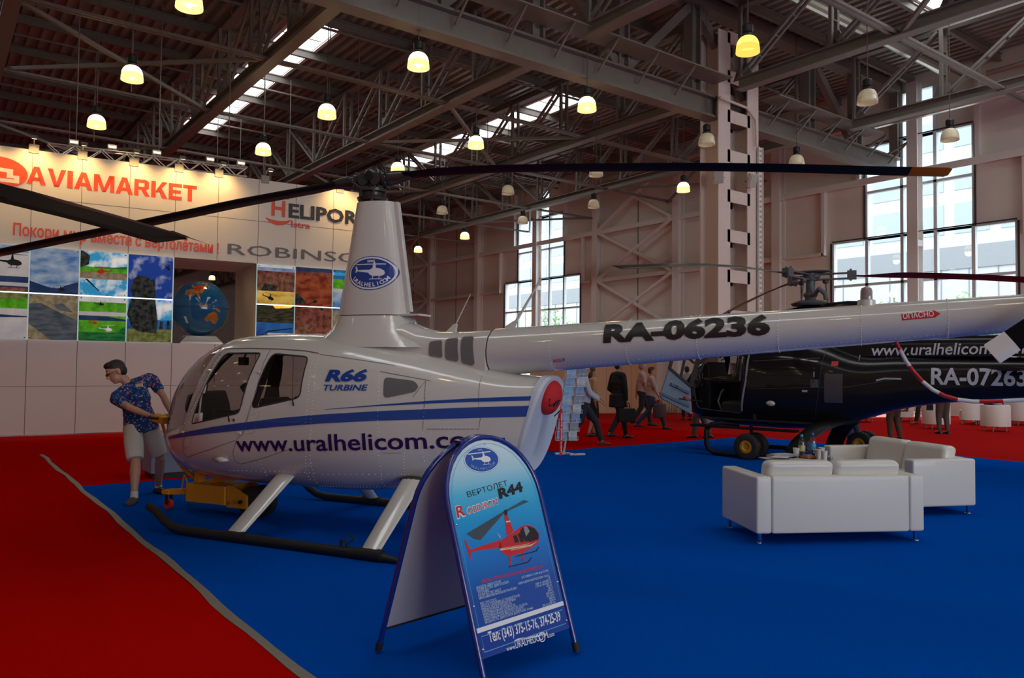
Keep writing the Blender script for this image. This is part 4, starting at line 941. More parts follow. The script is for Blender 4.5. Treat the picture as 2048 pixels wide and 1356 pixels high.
# rear face with the exhaust cover
b = MB(); ring = [p + nrm * .012 for p in rl]; n_ = len(ring)
b.loft([[cen + (p - cen) * 1.02 - nrm * .05 for p in rl], [cen + (p - cen) * 1.03 + nrm * .0 for p in rl], [cen + (p - cen) * 1.0 + nrm * .03 for p in rl], [cen + (p - cen) * .9 + nrm * .022 for p in rl]])
b.build('rear_panel', mat('rear_panel_grey', (.56, .62, .70), .42), heli, smooth=20, fix=True)
pc = hp(1106, 797, -.02); pc = pc - nrm * (pc - (cen + nrm * .03)).dot(nrm)
M_ = Matrix((axu, axv, nrm)).transposed()
b = MB(); b.ell(pc + nrm * .0, (.165, .165, .10), 28, 12, M_); b.build('exhaust_cover', mat('red_cover', (.55, .012, .015), .75, bump=(30, .4, .02)), heli, smooth=1)
b = MB()
sv = 1 if axv.z > 0 else -1
for q in ([(-.07, .02), (-.05, -.04), (-.035, -.04), (-.02, -.01), (-.005, -.04), (.01, -.04), (.015, .02), (-.07, .03)], [(.025, .03), (.03, -.03), (.045, -.03), (.055, .0), (.07, .03)]):
    P_e = []
    for x, z in q:
        xx, zz = x - .075, z * sv - .02 * sv; P_e.append(pc + axu * xx + axv * zz + nrm * (.10 * math.sqrt(max(0, 1 - (xx / .165) ** 2 - (zz / .165) ** 2)) + .004))
    b.add(P_e, [tuple(range(len(P_e)))])
b.build('cover_emblem', m_hblack, heli)
q0 = pc - axv * .15 + nrm * .09 if axv.z > 0 else pc + axv * .15 + nrm * .09
rb = MB(); zt_ = hp(1111, 826).z; zb_ = hp(1106, 908).z; xr = hp(1111, 826, -.05).x + .06
rb.bx(xr - .004, xr + .002, -.09, -.03, zb_, zt_ + .04); rb_o = rb.build('warning_ribbon', mat('red_ribbon', (.5, .012, .02), .6), heli)
tx = MB(); text(tx, 'REMOVE BEFORE FLIGHT', (xr + .0035, -.075, zt_), (0, 0, -1), (0, 1, 0), zt_ - zb_ - .02, .03, .02); tx.build('lettering', m_white, rb_o)
a = MB(); a.tube([q0, V((xr, -.06, zt_ + .04))], .006, 6); a.build('cord', m_hblack, heli)

# pylon, mast tower and tail boom ------------------------------------------------
def airfoil(xa, xb, w_, z, n=36, sq=2.2):
    out = []; cx = (xa + xb) / 2; L = (xb - xa) / 2
    for k in range(n):
        a = 2 * math.pi * k / n; c, s = math.cos(a), math.sin(a); x = cx + L * math.copysign(abs(c) ** .85, c)
        t = (x - xa) / (xb - xa); y = w_ * math.copysign(abs(s) ** .8, s) * (1.08 - .30 * t)
        out.append((x, y, z))
    return out
mt0 = hp(717, 410).x + .03; mt1 = hp(790, 410).x; mb0 = hp(682, 638).x + .03; mb1 = hp(816, 629).x
zb0 = 2.165; ztop = 3.33
b = MB(); b.loft([airfoil(mb0 - .30, mb1 + .5, .40, 1.84), airfoil(mb0 - .19, mb1 + .32, .35, 1.94), airfoil(mb0 - .09, mb1 + .20, .31, 2.01), airfoil(mb0 - .035, mb1 + .10, .278, 2.08), airfoil(mb0, mb1 + .02, .25, zb0 - .006)])
b.build('mast_base_fairing', m_hw, heli, smooth=50, fix=True)
b = MB(); b.loft([airfoil(mb0 + .012, mb1 + .0, .23, zb0 - .012), airfoil(mb0 + .012, mb1 + .0, .23, zb0)]); b.build('mast_gap', m_seal, heli, smooth=40, fix=True)
b = MB(); NZ = 14; b.loft([airfoil(lin(mb0, mt0, i / NZ), lin(mb1, mt1, i / NZ), lin(.235, .165, i / NZ), lin(zb0 + .004, ztop, i / NZ)) for i in range(NZ + 1)])
mast = b.build('mast_fairing', m_hw, heli, smooth=50, fix=True)
bm_ = bmesh.new(); bm_.from_mesh(mast.data); MBV = BVHTree.FromBMesh(bm_); bm_.free()
b = MB(); b.bx(mt1 - .02, mt1 + .05, -.03, .03, 2.2, 3.33); b.v = [(x + (mb1 - mt1) * (3.33 - z) / 1.13, y, z) for x, y, z in b.v]; b.build('mast_trailing_edge', m_hw, heli, bevel=.01)
b = MB(); b.bx(mb1 - .05, mb1 + .2, -.12, .12, 2.155, 2.175); b.build('step_plate', m_hw, heli, bevel=.004)
# round badge on the mast
def oval(c, rx_, rz_, n=40): return ([(c[0] + rx_ * math.cos(2 * math.pi * i / n), c[1] + rz_ * math.sin(2 * math.pi * i / n)) for i in range(n)], [tuple(range(n))])
bl_, br_ = hs(703, 546, MBV, -.2), hs(790, 546, MBV, -.2); bc = ((bl_[0] + br_[0]) / 2 , hs(747, 546, MBV, -.2)[1]); rxx = (br_[0] - bl_[0]) / 2 * 1.06; rzz = .158
def badge(c, rx_, rz_, parent, bvh, dk, lt):
    decal([oval(c, rx_ * 1.06, rz_ * 1.1)], 'badge_rim', dk, parent, bvh, .002); decal([oval(c, rx_ * 1.02, rz_ * 1.045)], 'badge_rim', lt, parent, bvh, .0032); decal([oval(c, rx_ * .95, rz_ * .94)], 'badge_field', dk, parent, bvh, .0045)
    pol = []
    for q in heli_icon(c[0] - rx_ * .02, c[1] + rz_ * .02, rx_ * 1.25): pol.append((q, [tuple(range(len(q)))]))
    pol = [p for i, p in enumerate(pol) if i != 3]; pol.append(band([(c[0] - rx_ * .68, c[1] + rz_ * .60), (c[0] + rx_ * .62, c[1] + rz_ * .60)], [(c[0] - rx_ * .68, c[1] + rz_ * .54), (c[0] + rx_ * .62, c[1] + rz_ * .54)]))
    decal(pol, 'badge_helicopter', lt, parent, bvh, .006, .03)
    tp_ = []
    word = 'URALHELICOM'
    for i, ch in enumerate(word):
        t = math.radians(lin(208, 332, i / (len(word) - 1))); px_, pz_ = c[0] + rx_ * .80 * math.cos(t), c[1] + rz_ * .74 * math.sin(t)
        rot = math.atan2(rz_ * .74 * math.cos(t), -rx_ * .80 * math.sin(t)); vs, fs, w, h = textpoly(ch, .03, 2); s_ = rz_ * .26 / h
        cr_, sr_ = math.cos(rot), math.sin(rot)
        tp_.append(([(px_ + (v.x - w / 2) * s_ * cr_ - (v.y - h / 2) * s_ * sr_, pz_ + (v.x - w / 2) * s_ * sr_ + (v.y - h / 2) * s_ * cr_) for v in vs], fs))
    vs, fs, w, h = textpoly('2003', .03, 2); s_ = rz_ * .15 / h; tp_.append(([(c[0] + (v.x - w / 2) * s_ * 1.3, c[1] + rz_ * .70 + v.y * s_) for v in vs], fs))
    decal(tp_, 'badge_lettering', lt, parent, bvh, .006, .05)
m_bdk = mat('badge_blue', (.012, .05, .30), .3, coat=.5); m_blt = mat('badge_white', (.75, .76, .8), .35)
badge(bc, rxx, rzz, heli, MBV, m_bdk, m_blt)
b = MB()
def ridge(x, zt, zb, w_, p=2.6):
    out = []
    for k in range(32):
        a = 2 * math.pi * k / 32; c, s = math.cos(a), math.sin(a)
        out.append((x, w_ * math.copysign(abs(c) ** (2 / p), c), (zt + zb) / 2 + (zt - zb) / 2 * math.copysign(abs(s) ** (2 / p), s)))
    return out
BXs = hp(973, 700, -.2).x
b.loft([ridge(1.3, 2.0, 1.5, .30), ridge(1.75, 2.10, 1.5, .28), ridge(1.95, 2.10, 1.45, .265), ridge(2.1, 2.035, 1.4, .255), ridge(2.3, 2.0, 1.4, .245), ridge(2.55, 1.998, 1.4, .24), ridge(BXs, 2.01, 1.5, .24)])
pyl = b.build('boom_fairing', m_hw, heli, smooth=50, fix=True)
bm_ = bmesh.new(); bm_.from_mesh(pyl.data); PBV = BVHTree.FromBMesh(bm_); bm_.free()
for q in ([(860, 684), (884.5, 681), (885, 712), (882, 715), (858.5, 711)], [(893, 679), (916.5, 676.5), (917, 718), (914, 723), (891.5, 718)], [(925, 675), (947.5, 673.5), (949, 726), (945, 731), (924, 725)]):
    pol = rounded([S_(*p, PBV) for p in q], .025); decal([(pol, [tuple(range(len(pol)))])], 'intake_grille', m_hgrey, heli, PBV, .004)
    pol2 = ribbon(pol + [pol[0]], .01); decal([pol2], 'grille_edge', m_hline, heli, PBV, .005)
# tail boom
def boom_c(x): return lin(1.795, 2.095, (x - 2.85) / (7.14 - 2.85)), lin(.226, .136, (x - 2.85) / (7.14 - 2.85))
b = MB(); rings = []
for i in range(45):
    x = lin(BXs + .012, 7.75, i / 44); zc_, r_ = boom_c(x); rings.append([(x, r_ * math.cos(2 * math.pi * (k + .5) / 40), zc_ + r_ * math.sin(2 * math.pi * (k + .5) / 40)) for k in range(40)])
b.loft(rings); boom = b.build('tail_boom', m_hw, heli, smooth=40, fix=True)
bm_ = bmesh.new(); bm_.from_mesh(boom.data); TBV = BVHTree.FromBMesh(bm_); bm_.free()
b = MB(); zc_, r_ = boom_c(BXs); b.lathe([(r_ * 1.0, BXs - .004), (r_ * 1.004, BXs + .01)], (0, 0, zc_), 40, 'x'); b.v = [(x, y, z) for x, y, z in b.v]; b.build('boom_joint', m_seal, heli, smooth=1)
T_ = lambda px, py: hs(px, py, TBV, -.2)
a0, a1 = T_(1207, 684), T_(1541, 667); u_ = V(a1) - V(a0)
tdecal('RA-06236', a0, a1, (T_(1370, 637)[1] - T_(1370, 674)[1]) * .93, 'registration', m_bk, heli, TBV, .05)
dng = [T_(1803, 628), T_(1869, 621), T_(1881, 627.5), T_(1870, 635), T_(1804, 641)]; decal([(dng[::-1], [tuple(range(5))])], 'warning_arrow', mat('warning_red', (.60, .012, .03), .35), heli, TBV, .003)
tdecal('ОПАСНО', T_(1806, 638), T_(1868, 632.5), T_(1840, 624)[1] - T_(1840, 634.5)[1], 'lettering', m_blt, heli, TBV, .02, off=.005)
sm = [T_(1107, 718), T_(1129, 716), T_(1129, 722), T_(1107, 724.5)]; decal([(sm[::-1], [tuple(range(4))])], 'warning_label', MATS['warning_red'], heli, TBV, .003)
tdecal('ОПАСНО', T_(1109, 723), T_(1127, 721), .022, 'lettering', m_blt, heli, TBV, .02, off=.005)
rv = MB()
for px in (1098, 1251, 1393, 1555, 1722, 1897):
    x = T_(px, 690 if px < 1500 else 650)[0]; zc_, r_ = boom_c(x)
    for k in range(-12, 13):
        a_ = math.radians(180 + 90 * k / 12); rv.ell((x, r_ * math.cos(a_), zc_ + r_ * math.sin(a_)), (.005, .005, .005), 6, 3)
    for dx in (-.004, .0): pass
for i in range(95):
    x = lin(3.4, 7.4, i / 94); zc_, r_ = boom_c(x); a_ = math.radians(236); rv.ell((x, r_ * math.cos(a_), zc_ + r_ * math.sin(a_)), (.004, .004, .004), 6, 3)
rv.build('rivets', MATS['rivet_head'], heli, smooth=1)['kind'] = 'stuff'
# aerials and beacon
for (p0, p1, p2, w_) in (((903, 666), (911, 648), (941, 588), .013), ((1020, 657), (1032, 641), (1083, 556), .03)):
    A, B_, C_ = hp(*p0), hp(*p1), hp(*p2); b = MB()
    b.loft([[(A.x + dx, dy, A.z - .03) for dx, dy in ((-.07, -.02), (.06, -.02), (.06, .02), (-.07, .02))], [(A.x + dx, dy, A.z + .02) for dx, dy in ((-.045, -.016), (.05, -.016), (.05, .016), (-.045, .016))], [(B_.x + dx, dy, B_.z) for dx, dy in ((-.014, -.012), (.02, -.012), (.02, .012), (-.014, .012))]])
    b.tube([B_ - V((0, 0, .01)), C_], [w_ * .5, w_ * .28], 8)
    b.build('aerial', m_hw, heli, smooth=30)
q = hp(1733, 608); b = MB(); b.lathe([(.07, -.05), (.065, .03), (.045, .035)], (q.x, 0, q.z), 20, cap=True); b.build('beacon_base', m_hw, heli, smooth=40)
b = MB(); b.lathe([(.045, .035), (.044, .10), (.036, .125), (.01, .135)], (q.x, 0, q.z), 20, cap=True); b.build('beacon_lens', mat('beacon_glass', (.30, .24, .24), .08, coat=1), heli, smooth=40)
# rotor head -------------------------------------------------------------------
hb = hp(741, 352); hx = 1.43
zt_h = hp(742, 362).z
b = MB(); b.cyl((hx, 0, 3.2), (hx, 0, zt_h + .03), .05, n=16); b.build('rotor_shaft', m_black, heli, smooth=40)
m_hub = mat('hub_dark_metal', (.07, .065, .066), .28, metal=.6)
b = MB(); b.lathe([(.06, 0), (.15, .02), (.16, .05), (.12, .07), (.12, .1), (.15, .11), (.15, .14), (.06, .16)], (hx, 0, 3.34), 24, cap=True)
for k in range(6):
    a_ = k * math.pi / 3; b.cyl((hx + .14 * math.cos(a_), .14 * math.sin(a_), 3.33), (hx + .14 * math.cos(a_ + .25), .14 * math.sin(a_ + .25), 3.5), .014, n=8)
b.build('swashplate', m_hub, heli, smooth=40)
RA_ = math.radians(6.5); RD = V((math.cos(RA_), math.sin(RA_), 0)); RN = V((-RD.y, RD.x, 0))
def rp(px, py):                                # heights along the blade plane through the shaft
    d = hray(px, py); return HE + d * ((V((hx, 0, 0)) - HE).dot(RN) / d.dot(RN))
b = MB(); c_ = V((hx, 0, zt_h))
b.box(c_, (.24, .11, .13), Matrix.Rotation(RA_, 3, 'Z')); b.ell(c_ + V((0, 0, .05)), (.10, .08, .09), 16, 8)
for s in (-1, 1): b.cyl(c_ + RD * s * .07 - RN * .09, c_ + RD * s * .07 + RN * .09, .062, n=16); b.cyl(c_ - RN * .10 + V((0, 0, .03)), c_ + RN * .10 + V((0, 0, .03)), .05, n=14)
b.build('rotor_hub', m_hub, heli, smooth=40)
def blade(samples, name, tipcol, rootw=.17):
    """samples: (px, py_mid) from root to tip; builds an aerofoil blade following that droop"""
    pts = [rp(*s) for s in samples]; rr = [(p - V((hx, 0, p.z))).dot(RD) for p in pts]; sg = 1 if rr[-1] > 0 else -1
    R0, R1 = abs(rr[0]), (5.32 if sg > 0 else 5.52)
    def sec(r, ch, th, tip=0.0):
        x = sg * r; z = spline(r, [abs(q) for q in rr], [p.z for p in pts]) if r <= abs(rr[-1]) else pts[-1].z + (pts[-1].z - pts[-2].z) / (abs(rr[-1]) - abs(rr[-2])) * (r - abs(rr[-1]))
        o = V((hx, 0, 0)) + RD * x + V((0, 0, z)); out = []
        for c, t in ((-.70, 0), (-.35, .35), (.0, .62), (.18, .6), (.28, .3), (.305, 0), (.28, -.28), (.15, -.42), (-.2, -.3)):
            out.append(o + RN * sg * (c * ch + tip) + V((0, 0, t * th)))
        return out
    b = MB(); rs = [R0 + (R1 - .3 - R0) * i / 24 for i in range(25)]
    b.loft([sec(r, lin(rootw, .26, min(1, (r - R0) / .35)), .05 if r > .6 else .06) for r in rs]); bl = b.build(name, mat('blade_black', (.007, .007, .008), .5, spec=.08), heli, smooth=50, fix=True)
    b = MB(); b.loft([sec(r, .262, .052) for r in (R1 - .3, R1 - .16, R1 - .03)] + [sec(R1, .2, .03)]); b.build('blade_tip', tipcol, bl, smooth=50, fix=True)
    # grip
    b = MB(); g0 = c_ + RD * sg * .10; g1 = V((hx, 0, 0)) + RD * sg * (R0 + .05) + V((0, 0, pts[0].z))
    b.tube([g0, g0.lerp(g1, .2), g0.lerp(g1, .5), g1], [.06, .075, .07, .045], 16); b.tube([g0.lerp(g1, .12), g0.lerp(g1, .22)], [.095, .095], 18)
    for k in range(10):
        a_ = 2 * math.pi * k / 10; m_ = g0.lerp(g1, .24); b.ell(m_ + RN * .095 * math.cos(a_) + V((0, 0, .095 * math.sin(a_))), (.012, .012, .012), 6, 4)
    b.build('blade_grip', m_hub, heli, smooth=40)
    b = MB(); b.tube([V((hx, 0, 3.45)) + RN * sg * .13 + RD * sg * .03, g0.lerp(g1, .3) + RN * sg * .13], .012, 8); b.build('pitch_link', m_hub, heli, smooth=1)
    return bl
blade([(812, 350.5), (900, 344), (1000, 339), (1200, 336.5), (1400, 335.5), (1600, 338.5), (1750, 343), (1888, 346)], 'rotor_blade', mat('blade_tip_orange', (.95, .24, .012), .6, spec=.05))
blade([(676, 369), (600, 383), (480, 405), (370, 428), (250, 453), (120, 479), (0, 504)], 'rotor_blade', MATS['blade_tip_orange'])
# landing gear ------------------------------------------------------------------
m_skid = mat('skid_black', (.014, .014, .013), .5)
YS = 1.1
for s in (-1, 1):
    b = MB(); path = [(-.42, .245), (-.30, .195), (-.20, .125), (-.08, .065), (.06, .047), (.4, .045), (1.4, .045), (2.2, .045), (2.36, .040)]
    b.tube([(x, s * YS, z) for x, z in path], [.036, .040, .042, .043, .045, .045, .045, .045, .040], 14); b.tube([(2.34, s * YS, .042), (2.62, s * YS, .014)], [.040, .008], 12)
    b.build('skid', m_skid, heli, smooth=40)
    for (tx, tz, bx2) in ((.80, .56, .72), (2.27, .60, 2.235)):
        b = MB(); top = V((tx, s * .50, tz)); bot = V((bx2, s * YS, .085)); rings = []
        for i in range(6):
            c = top.lerp(bot, i / 5); ch = lin(.115, .095, i / 5); rings.append([c + V((ch * math.cos(2 * math.pi * k / 20), s * .03 * math.sin(2 * math.pi * k / 20) * .7, .022 * math.sin(2 * math.pi * k / 20))) for k in range(20)])
        b.loft(rings); b.build('strut', m_hw, heli, smooth=50, fix=True)
        b = MB(); b.tube([(bx2 - .12, s * YS, .052), (bx2 + .12, s * YS, .052)], .054, 14); b.build('skid_clamp', m_skid, heli, smooth=40)
        b = MB(); b.ell((tx, s * .47, tz + .005), (.15, .06, .035), 16, 8); b.build('strut_boot', m_seal, heli, smooth=1)
    b = MB(); b.cyl((1.93, s * YS, .05), (1.93, s * YS, .15), .014, n=8); b.cyl((1.99, s * YS, .05), (1.99, s * YS, .13), .014, n=8); b.tube([(1.99, s * YS - .02, .13), (1.99, s * YS - .02, .19), (2.03, s * YS, .2), (2.05, s * YS + .01, .16), (2.02, s * YS, .13)], .008, 6); b.box((1.96, s * YS, .05), (.1, .1, .03)); b.build('handling_bracket', m_skid, heli, smooth=40)
# tail: fins, gearbox, tail rotor, guard
zt7, _ = boom_c(7.6)
b = MB(); b.prism([(7.35, zt7), (7.75, zt7), (8.1, zt7 + 1.0), (7.8, zt7 + 1.0)], (0, .02, 0), (1, 0, 0), (0, 0, 1), .03); b.prism([(7.35, zt7), (7.75, zt7), (7.9, zt7 - .8), (7.6, zt7 - .8)], (0, .02, 0), (1, 0, 0), (0, 0, 1), .03); b.build('tail_fin', m_hw, heli, bevel=.01)
b = MB(); b.bx(7.2, 7.5, -.0, .9, zt7 - .02, zt7 + .02); b.build('stabiliser', m_hw, heli, bevel=.01)
tb = [hp(1973, 692, -.32), hp(2014, 660, -.32), hp(2036, 703, -.32), hp(1994, 725, -.32)]
tipc = (tb[0] + tb[3]) / 2; inn = (tb[1] + tb[2]) / 2; td = (inn - tipc).normalized(); tn_ = V((td.z, 0, -td.x)); hw_ = (tb[1] - tb[2]).length / 2
hubp = tipc + td * .76
b = MB(); b.ell((hubp.x, -.2, hubp.z), (.12, .12, .1)); b.cyl((hubp.x, -.2, hubp.z), (hubp.x, -.36, hubp.z), .04); b.tube([(7.7, 0, zt7), (hubp.x, -.15, hubp.z)], .08, 12); b.build('tail_gearbox', m_hub, heli, smooth=40)
for s in (1, -1):
    def tq(d, wd, y): c = hubp - td * d * s; return [V((c.x, y, c.z)) + tn_ * wd + V((0, .008, 0)), V((c.x, y, c.z)) + tn_ * wd * .3 + V((0, .014, 0)), V((c.x, y, c.z)) - tn_ * wd, V((c.x, y, c.z)) + tn_ * wd * .3 - V((0, .012, 0))]
    L1 = .76 - (inn - tipc).length
    b = MB(); b.loft([tq(.08, .04, -.34), tq(.2, hw_ * .95, -.33), tq(L1, hw_, -.32)]); tbl = b.build('tail_rotor_blade', MATS['blade_black'], heli, fix=True)
    b = MB(); b.loft([tq(L1, hw_, -.32), tq(.755, hw_, -.32), tq(.76, hw_ * .9, -.32)]); b.build('blade_tip', mat('white_tip', (.80, .76, .70), .3), tbl, fix=True)
gp = [hp(*p) for p in ((1783, 668), (1792, 684), (1800, 700), (1812, 722), (1826, 742), (1845, 763), (1866, 780), (1890, 792), (1915, 799), (1945, 803), (1985, 803), (2048, 800))]
gp.append(gp[-1] + V((1.0, 0, .02)))
dense = []
for i in range(len(gp) - 1):
    for k in range(6): dense.append(gp[i].lerp(gp[i + 1], k / 6))
acc = 0; segs = [[dense[0]]]; lim = .128
for i in range(1, len(dense)):
    acc += (dense[i] - dense[i - 1]).length; segs[-1].append(dense[i])
    if acc >= lim: segs.append([dense[i]]); acc = 0; lim = .13
b = MB(); bw = MB(); m_tr = mat('guard_red', (.55, .01, .012), .35, coat=.4); m_tw = mat('guard_white', (.75, .72, .68), .35, coat=.4)
gd = MB()
for i, sg_ in enumerate(segs):
    if len(sg_) > 1: gd.cm = i % 2; gd.tube(sg_, .015, 12)
go = gd.build('tail_guard', [m_tr, m_tw], heli, smooth=40)
b = MB(); q = hp(1770, 668); b.ell((q.x - .05, -.02, q.z - .03), (.05, .04, .045), 12, 8); b.tube([hp(1778, 669), hp(1800, 675), hp(1812, 667)], .006, 6); b.tube([hp(1778, 674), hp(1806, 674), hp(1811, 664)], .006, 6); b.build('guard_bracket', m_hblack, heli, smooth=1)
# cabin inside -------------------------------------------------------------------
m_seat = mat('dark_leather', (.018, .016, .017), .45)
b = MB(); b.bx(-.15, 1.25, -.34, .34, .51, .55); b.build('cabin_floor', m_seat, heli)
for (x, y) in ((.12, -.26), (.12, .26), (.80, -.28), (.80, .28)):
    b = MB(); b.bx(x - .22, x + .22, y - .2, y + .2, .62, .88); b.build('seat', m_seat, heli, bevel=.05)
    b = MB(); b.box((x + .27, y, 1.08), (.1, .42, .48), Matrix.Rotation(.22, 3, 'Y')); b.build('seat_back', m_seat, heli, bevel=.04)
b = MB(); b.loft([[(-.70, -.15, .64), (-.5, -.17, .64), (-.5, .17, .64), (-.70, .15, .64)], [(-.98, -.17, 1.15), (-.66, -.23, 1.2), (-.66, .23, 1.2), (-.98, .17, 1.15)], [(-.95, -.16, 1.30), (-.72, -.22, 1.36), (-.72, .22, 1.36), (-.95, .16, 1.30)]]); b.build('instrument_console', m_seat, heli, bevel=.03)
b = MB(); b.tube([(-.55, 0, .5), (-.45, 0, .9), (-.4, 0, 1.12)], .018, 8); b.tube([(-.4, -.3, 1.16), (-.4, 0, 1.12), (-.4, .3, 1.16)], .018, 8)
for s in (-1, 1): b.tube([(-.4, s * .3, 1.18), (-.4, s * .3, 1.02)], .024, 8)
b.build('control_stick', m_black, heli, smooth=1)
b = MB(); b.tube([(-.25, .0, 1.42), (-.20, .0, 1.36)], .05, 10); b.tube([(-.22, 0, 1.38), (-.1, 0, 1.1)], .015, 8); b.build('headset', m_black, heli, smooth=1)
b = MB(); b.box((-.36, .1, 1.69), (.09, .07, .09)); b.tube([(-.36, .1, 1.72), (-.3, .12, 1.85)], .012, 6); b.tube([(-.9, 0, 1.35), (-.6, 0, 1.66), (-.3, 0, 1.88)], .02, 8); b.build('compass', m_black, heli)
for s in (-1, 1):
    b = MB(); b.bar((.22, s * .54, .8), (.52, s * .42, 1.75), .045); b.build('door_post', m_seal, heli)
b = MB(); b.bar((1.28, .2, .6), (1.05, .2, 1.9), .07); b.bar((1.30, .0, .9), (1.15, .0, 1.9), .06); b.bx(1.3, 1.34, -.55, -.2, .55, 1.9) if False else None; b.bar((.55, .25, .9), (.62, .25, 1.9), .05); b.build('cabin_frame', m_seat, heli)
b = MB(); b.tube([(.78, -.05, 1.9), (.84, -.05, 1.55), (.98, -.05, 1.35), (1.08, -.05, 1.42), (1.05, -.05, 1.6)], .006, 6); b.build('headset_cable', m_black, heli)
# ================================================================== THE BLACK HELICOPTER
CA = math.radians(-77.8); CD = V((math.cos(CA), math.sin(CA), 0)); CN = V((-math.sin(CA), math.cos(CA), 0)); CO = V((13.35, 8.42, .0065))
def cl(P): r = V(P) - CO; return V((r.dot(CD), r.dot(CN), r.z))
CE = cl(EYEP)
def cray(px, py): d = ray(px, py); return V((d.dot(CD), d.dot(CN), d.z))
def cp(px, py, y=0.0): d = cray(px, py); return CE + d * ((y - CE.y) / d.y)
ec = thing('helicopter', 'glossy black helicopter with open front door and three blades behind the sofas', 'helicopter', CO, CA)
m_ec = mat('black_gloss_paint', (.010, .008, .008), .22, coat=.1, spec=.3); m_ecg = mat('dark_cabin_glass', (.012, .010, .011), .1, coat=.4); m_ecin = mat('door_lining', (.17, .21, .27), .6)
m_ect = mat('silver_letters', (.55, .54, .60), .35); m_ecgrey = mat('rotor_grey', (.10, .10, .105), .45)
EX = [-2.62, -2.5, -2.3, -2.0, -1.6, -1.0, -.3, .4, 1.0, 1.6, 2.2, 3.0, 4.0, 5.4]
EZT = [1.15, 1.42, 1.72, 2.02, 2.22, 2.32, 2.34, 2.22, 1.98, 1.95, 1.93, 1.90, 1.87, 1.84]
EZB = [1.0, .82, .70, .60, .55, .53, .53, .60, .78, .98, 1.10, 1.19, 1.30, 1.45]
EW = [.05, .32, .50, .64, .73, .77, .77, .74, .66, .54, .44, .34, .26, .20]
def ering(x, n=48):
    zt, zb, w_ = spline(x, EX, EZT), spline(x, EX, EZB), spline(x, EX, EW); zm = lin(zb, zt, .42); out = []
    for k in range(n):
        a = 2 * math.pi * (k + .5) / n; c, s = math.cos(a), math.sin(a); p = 2.5
        out.append((x, w_ * math.copysign(abs(c) ** (2 / p), c), zm + (zt - zm if s > 0 else zm - zb) * math.copysign(abs(s) ** (2 / p), s)))
    return out
mb = MB(); mb.loft([ering(-2.62 + .03 * i * (1 + i * .05)) for i in range(16)] + [ering(-1.77 + 7.1 * i / 70) for i in range(71)])
me = bpy.data.meshes.new('fuselage'); me.from_pydata(mb.v, [], mb.f); bmf = bmesh.new(); bmf.from_mesh(me); bmesh.ops.recalc_face_normals(bmf, faces=bmf.faces); CB = BVHTree.FromBMesh(bmf)
def cs(px, py, bvh=None, y=-.7):
    h = (bvh or CB).ray_cast(CE, cray(px, py).normalized()); p = h[0] if h[0] is not None else cp(px, py, y); return (p.x, p.z)
door = rounded([(-1.92, 2.02), (-1.02, 2.10), (-1.06, .80), (-2.05, .86), (-2.12, 1.3)], .06)
wins = cutpoly(door); bmf.normal_update()
nose = [f for f in bmf.faces if f.calc_center_median().x < -1.98 and f.calc_center_median().z > 1.42 - .35 * (f.calc_center_median().x + 2.5) and f.is_valid]
rmv = [f for f in wins if f.is_valid and f.calc_center_median().y < -.05]
extract(nose, 'windshield', glass('dark_windshield', (.35, .33, .33), .08), ec, .003)
farw = cutpoly(rounded([(-1.86, 1.96), (-1.08, 2.05), (-1.10, 1.42), (-2.0, 1.42)], .05)); bmf.normal_update(); farw = [f for f in farw if f.is_valid and f.calc_center_median().y > .05]
extract(farw, 'window_pane', MATS['dark_windshield'], ec, .003)
bmesh.ops.delete(bmf, geom=list({f for f in nose + rmv + farw if f.is_valid}), context='FACES')
bmf.to_mesh(me); bmf.free(); me.materials.append(m_ec); me.materials.append(MATS['cabin_lining']); fo = finish('fuselage', me, ec, smooth=1)
so = fo.modifiers.new('shell', 'SOLIDIFY'); so.thickness = .02; so.offset = -1; so.material_offset = 1; so.material_offset_rim = 1
# doghouse with the mast on it, and tail cone spine
b = MB()
def dog(x, zt, w_): return [(x, w_ * math.copysign(abs(math.cos(a)) ** .7, math.cos(a)), lin(1.9, zt, max(0, math.sin(a)) ** .7)) for a in [2 * math.pi * (k + .5) / 28 for k in range(28)]]
b.loft([dog(-1.3, 2.25, .3), dog(-.9, 2.6, .36), dog(-.5, 2.80, .40), dog(.0, 2.88, .42), dog(.7, 2.92, .42), dog(1.1, 2.90, .38), dog(1.3, 2.6, .34), dog(1.5, 2.3, .3)]); b.build('engine_cowling', m_ec, ec, smooth=50, fix=True)
b = MB(); sp0 = cp(1700, 690, -.1).x
b.loft([dog(x, z, w_) for x, z, w_ in ((1.0, 2.20, .28), (1.5, 2.27, .30), (1.75, 2.28, .30), (2.6, 2.27, .28), (3.6, 2.25, .22), (5.0, 2.2, .12))]); spine = b.build('tail_spine', m_ec, ec, smooth=50, fix=True)
bm_ = bmesh.new(); bm_.from_mesh(spine.data); cw_ = [o for o in ec.children if o.name.startswith('engine_cowling')][0]; bm_.from_mesh(cw_.data); SB = BVHTree.FromBMesh(bm_); bm_.free()
b = MB(); b.tube([(1.1, -.12, 2.36), (1.35, -.14, 2.36), (1.52, -.15, 2.34)], [.10, .12, .11], 18); b.build('exhaust_pipe', mat('exhaust_metal', (.2, .18, .17), .35, metal=.8), ec, smooth=40)
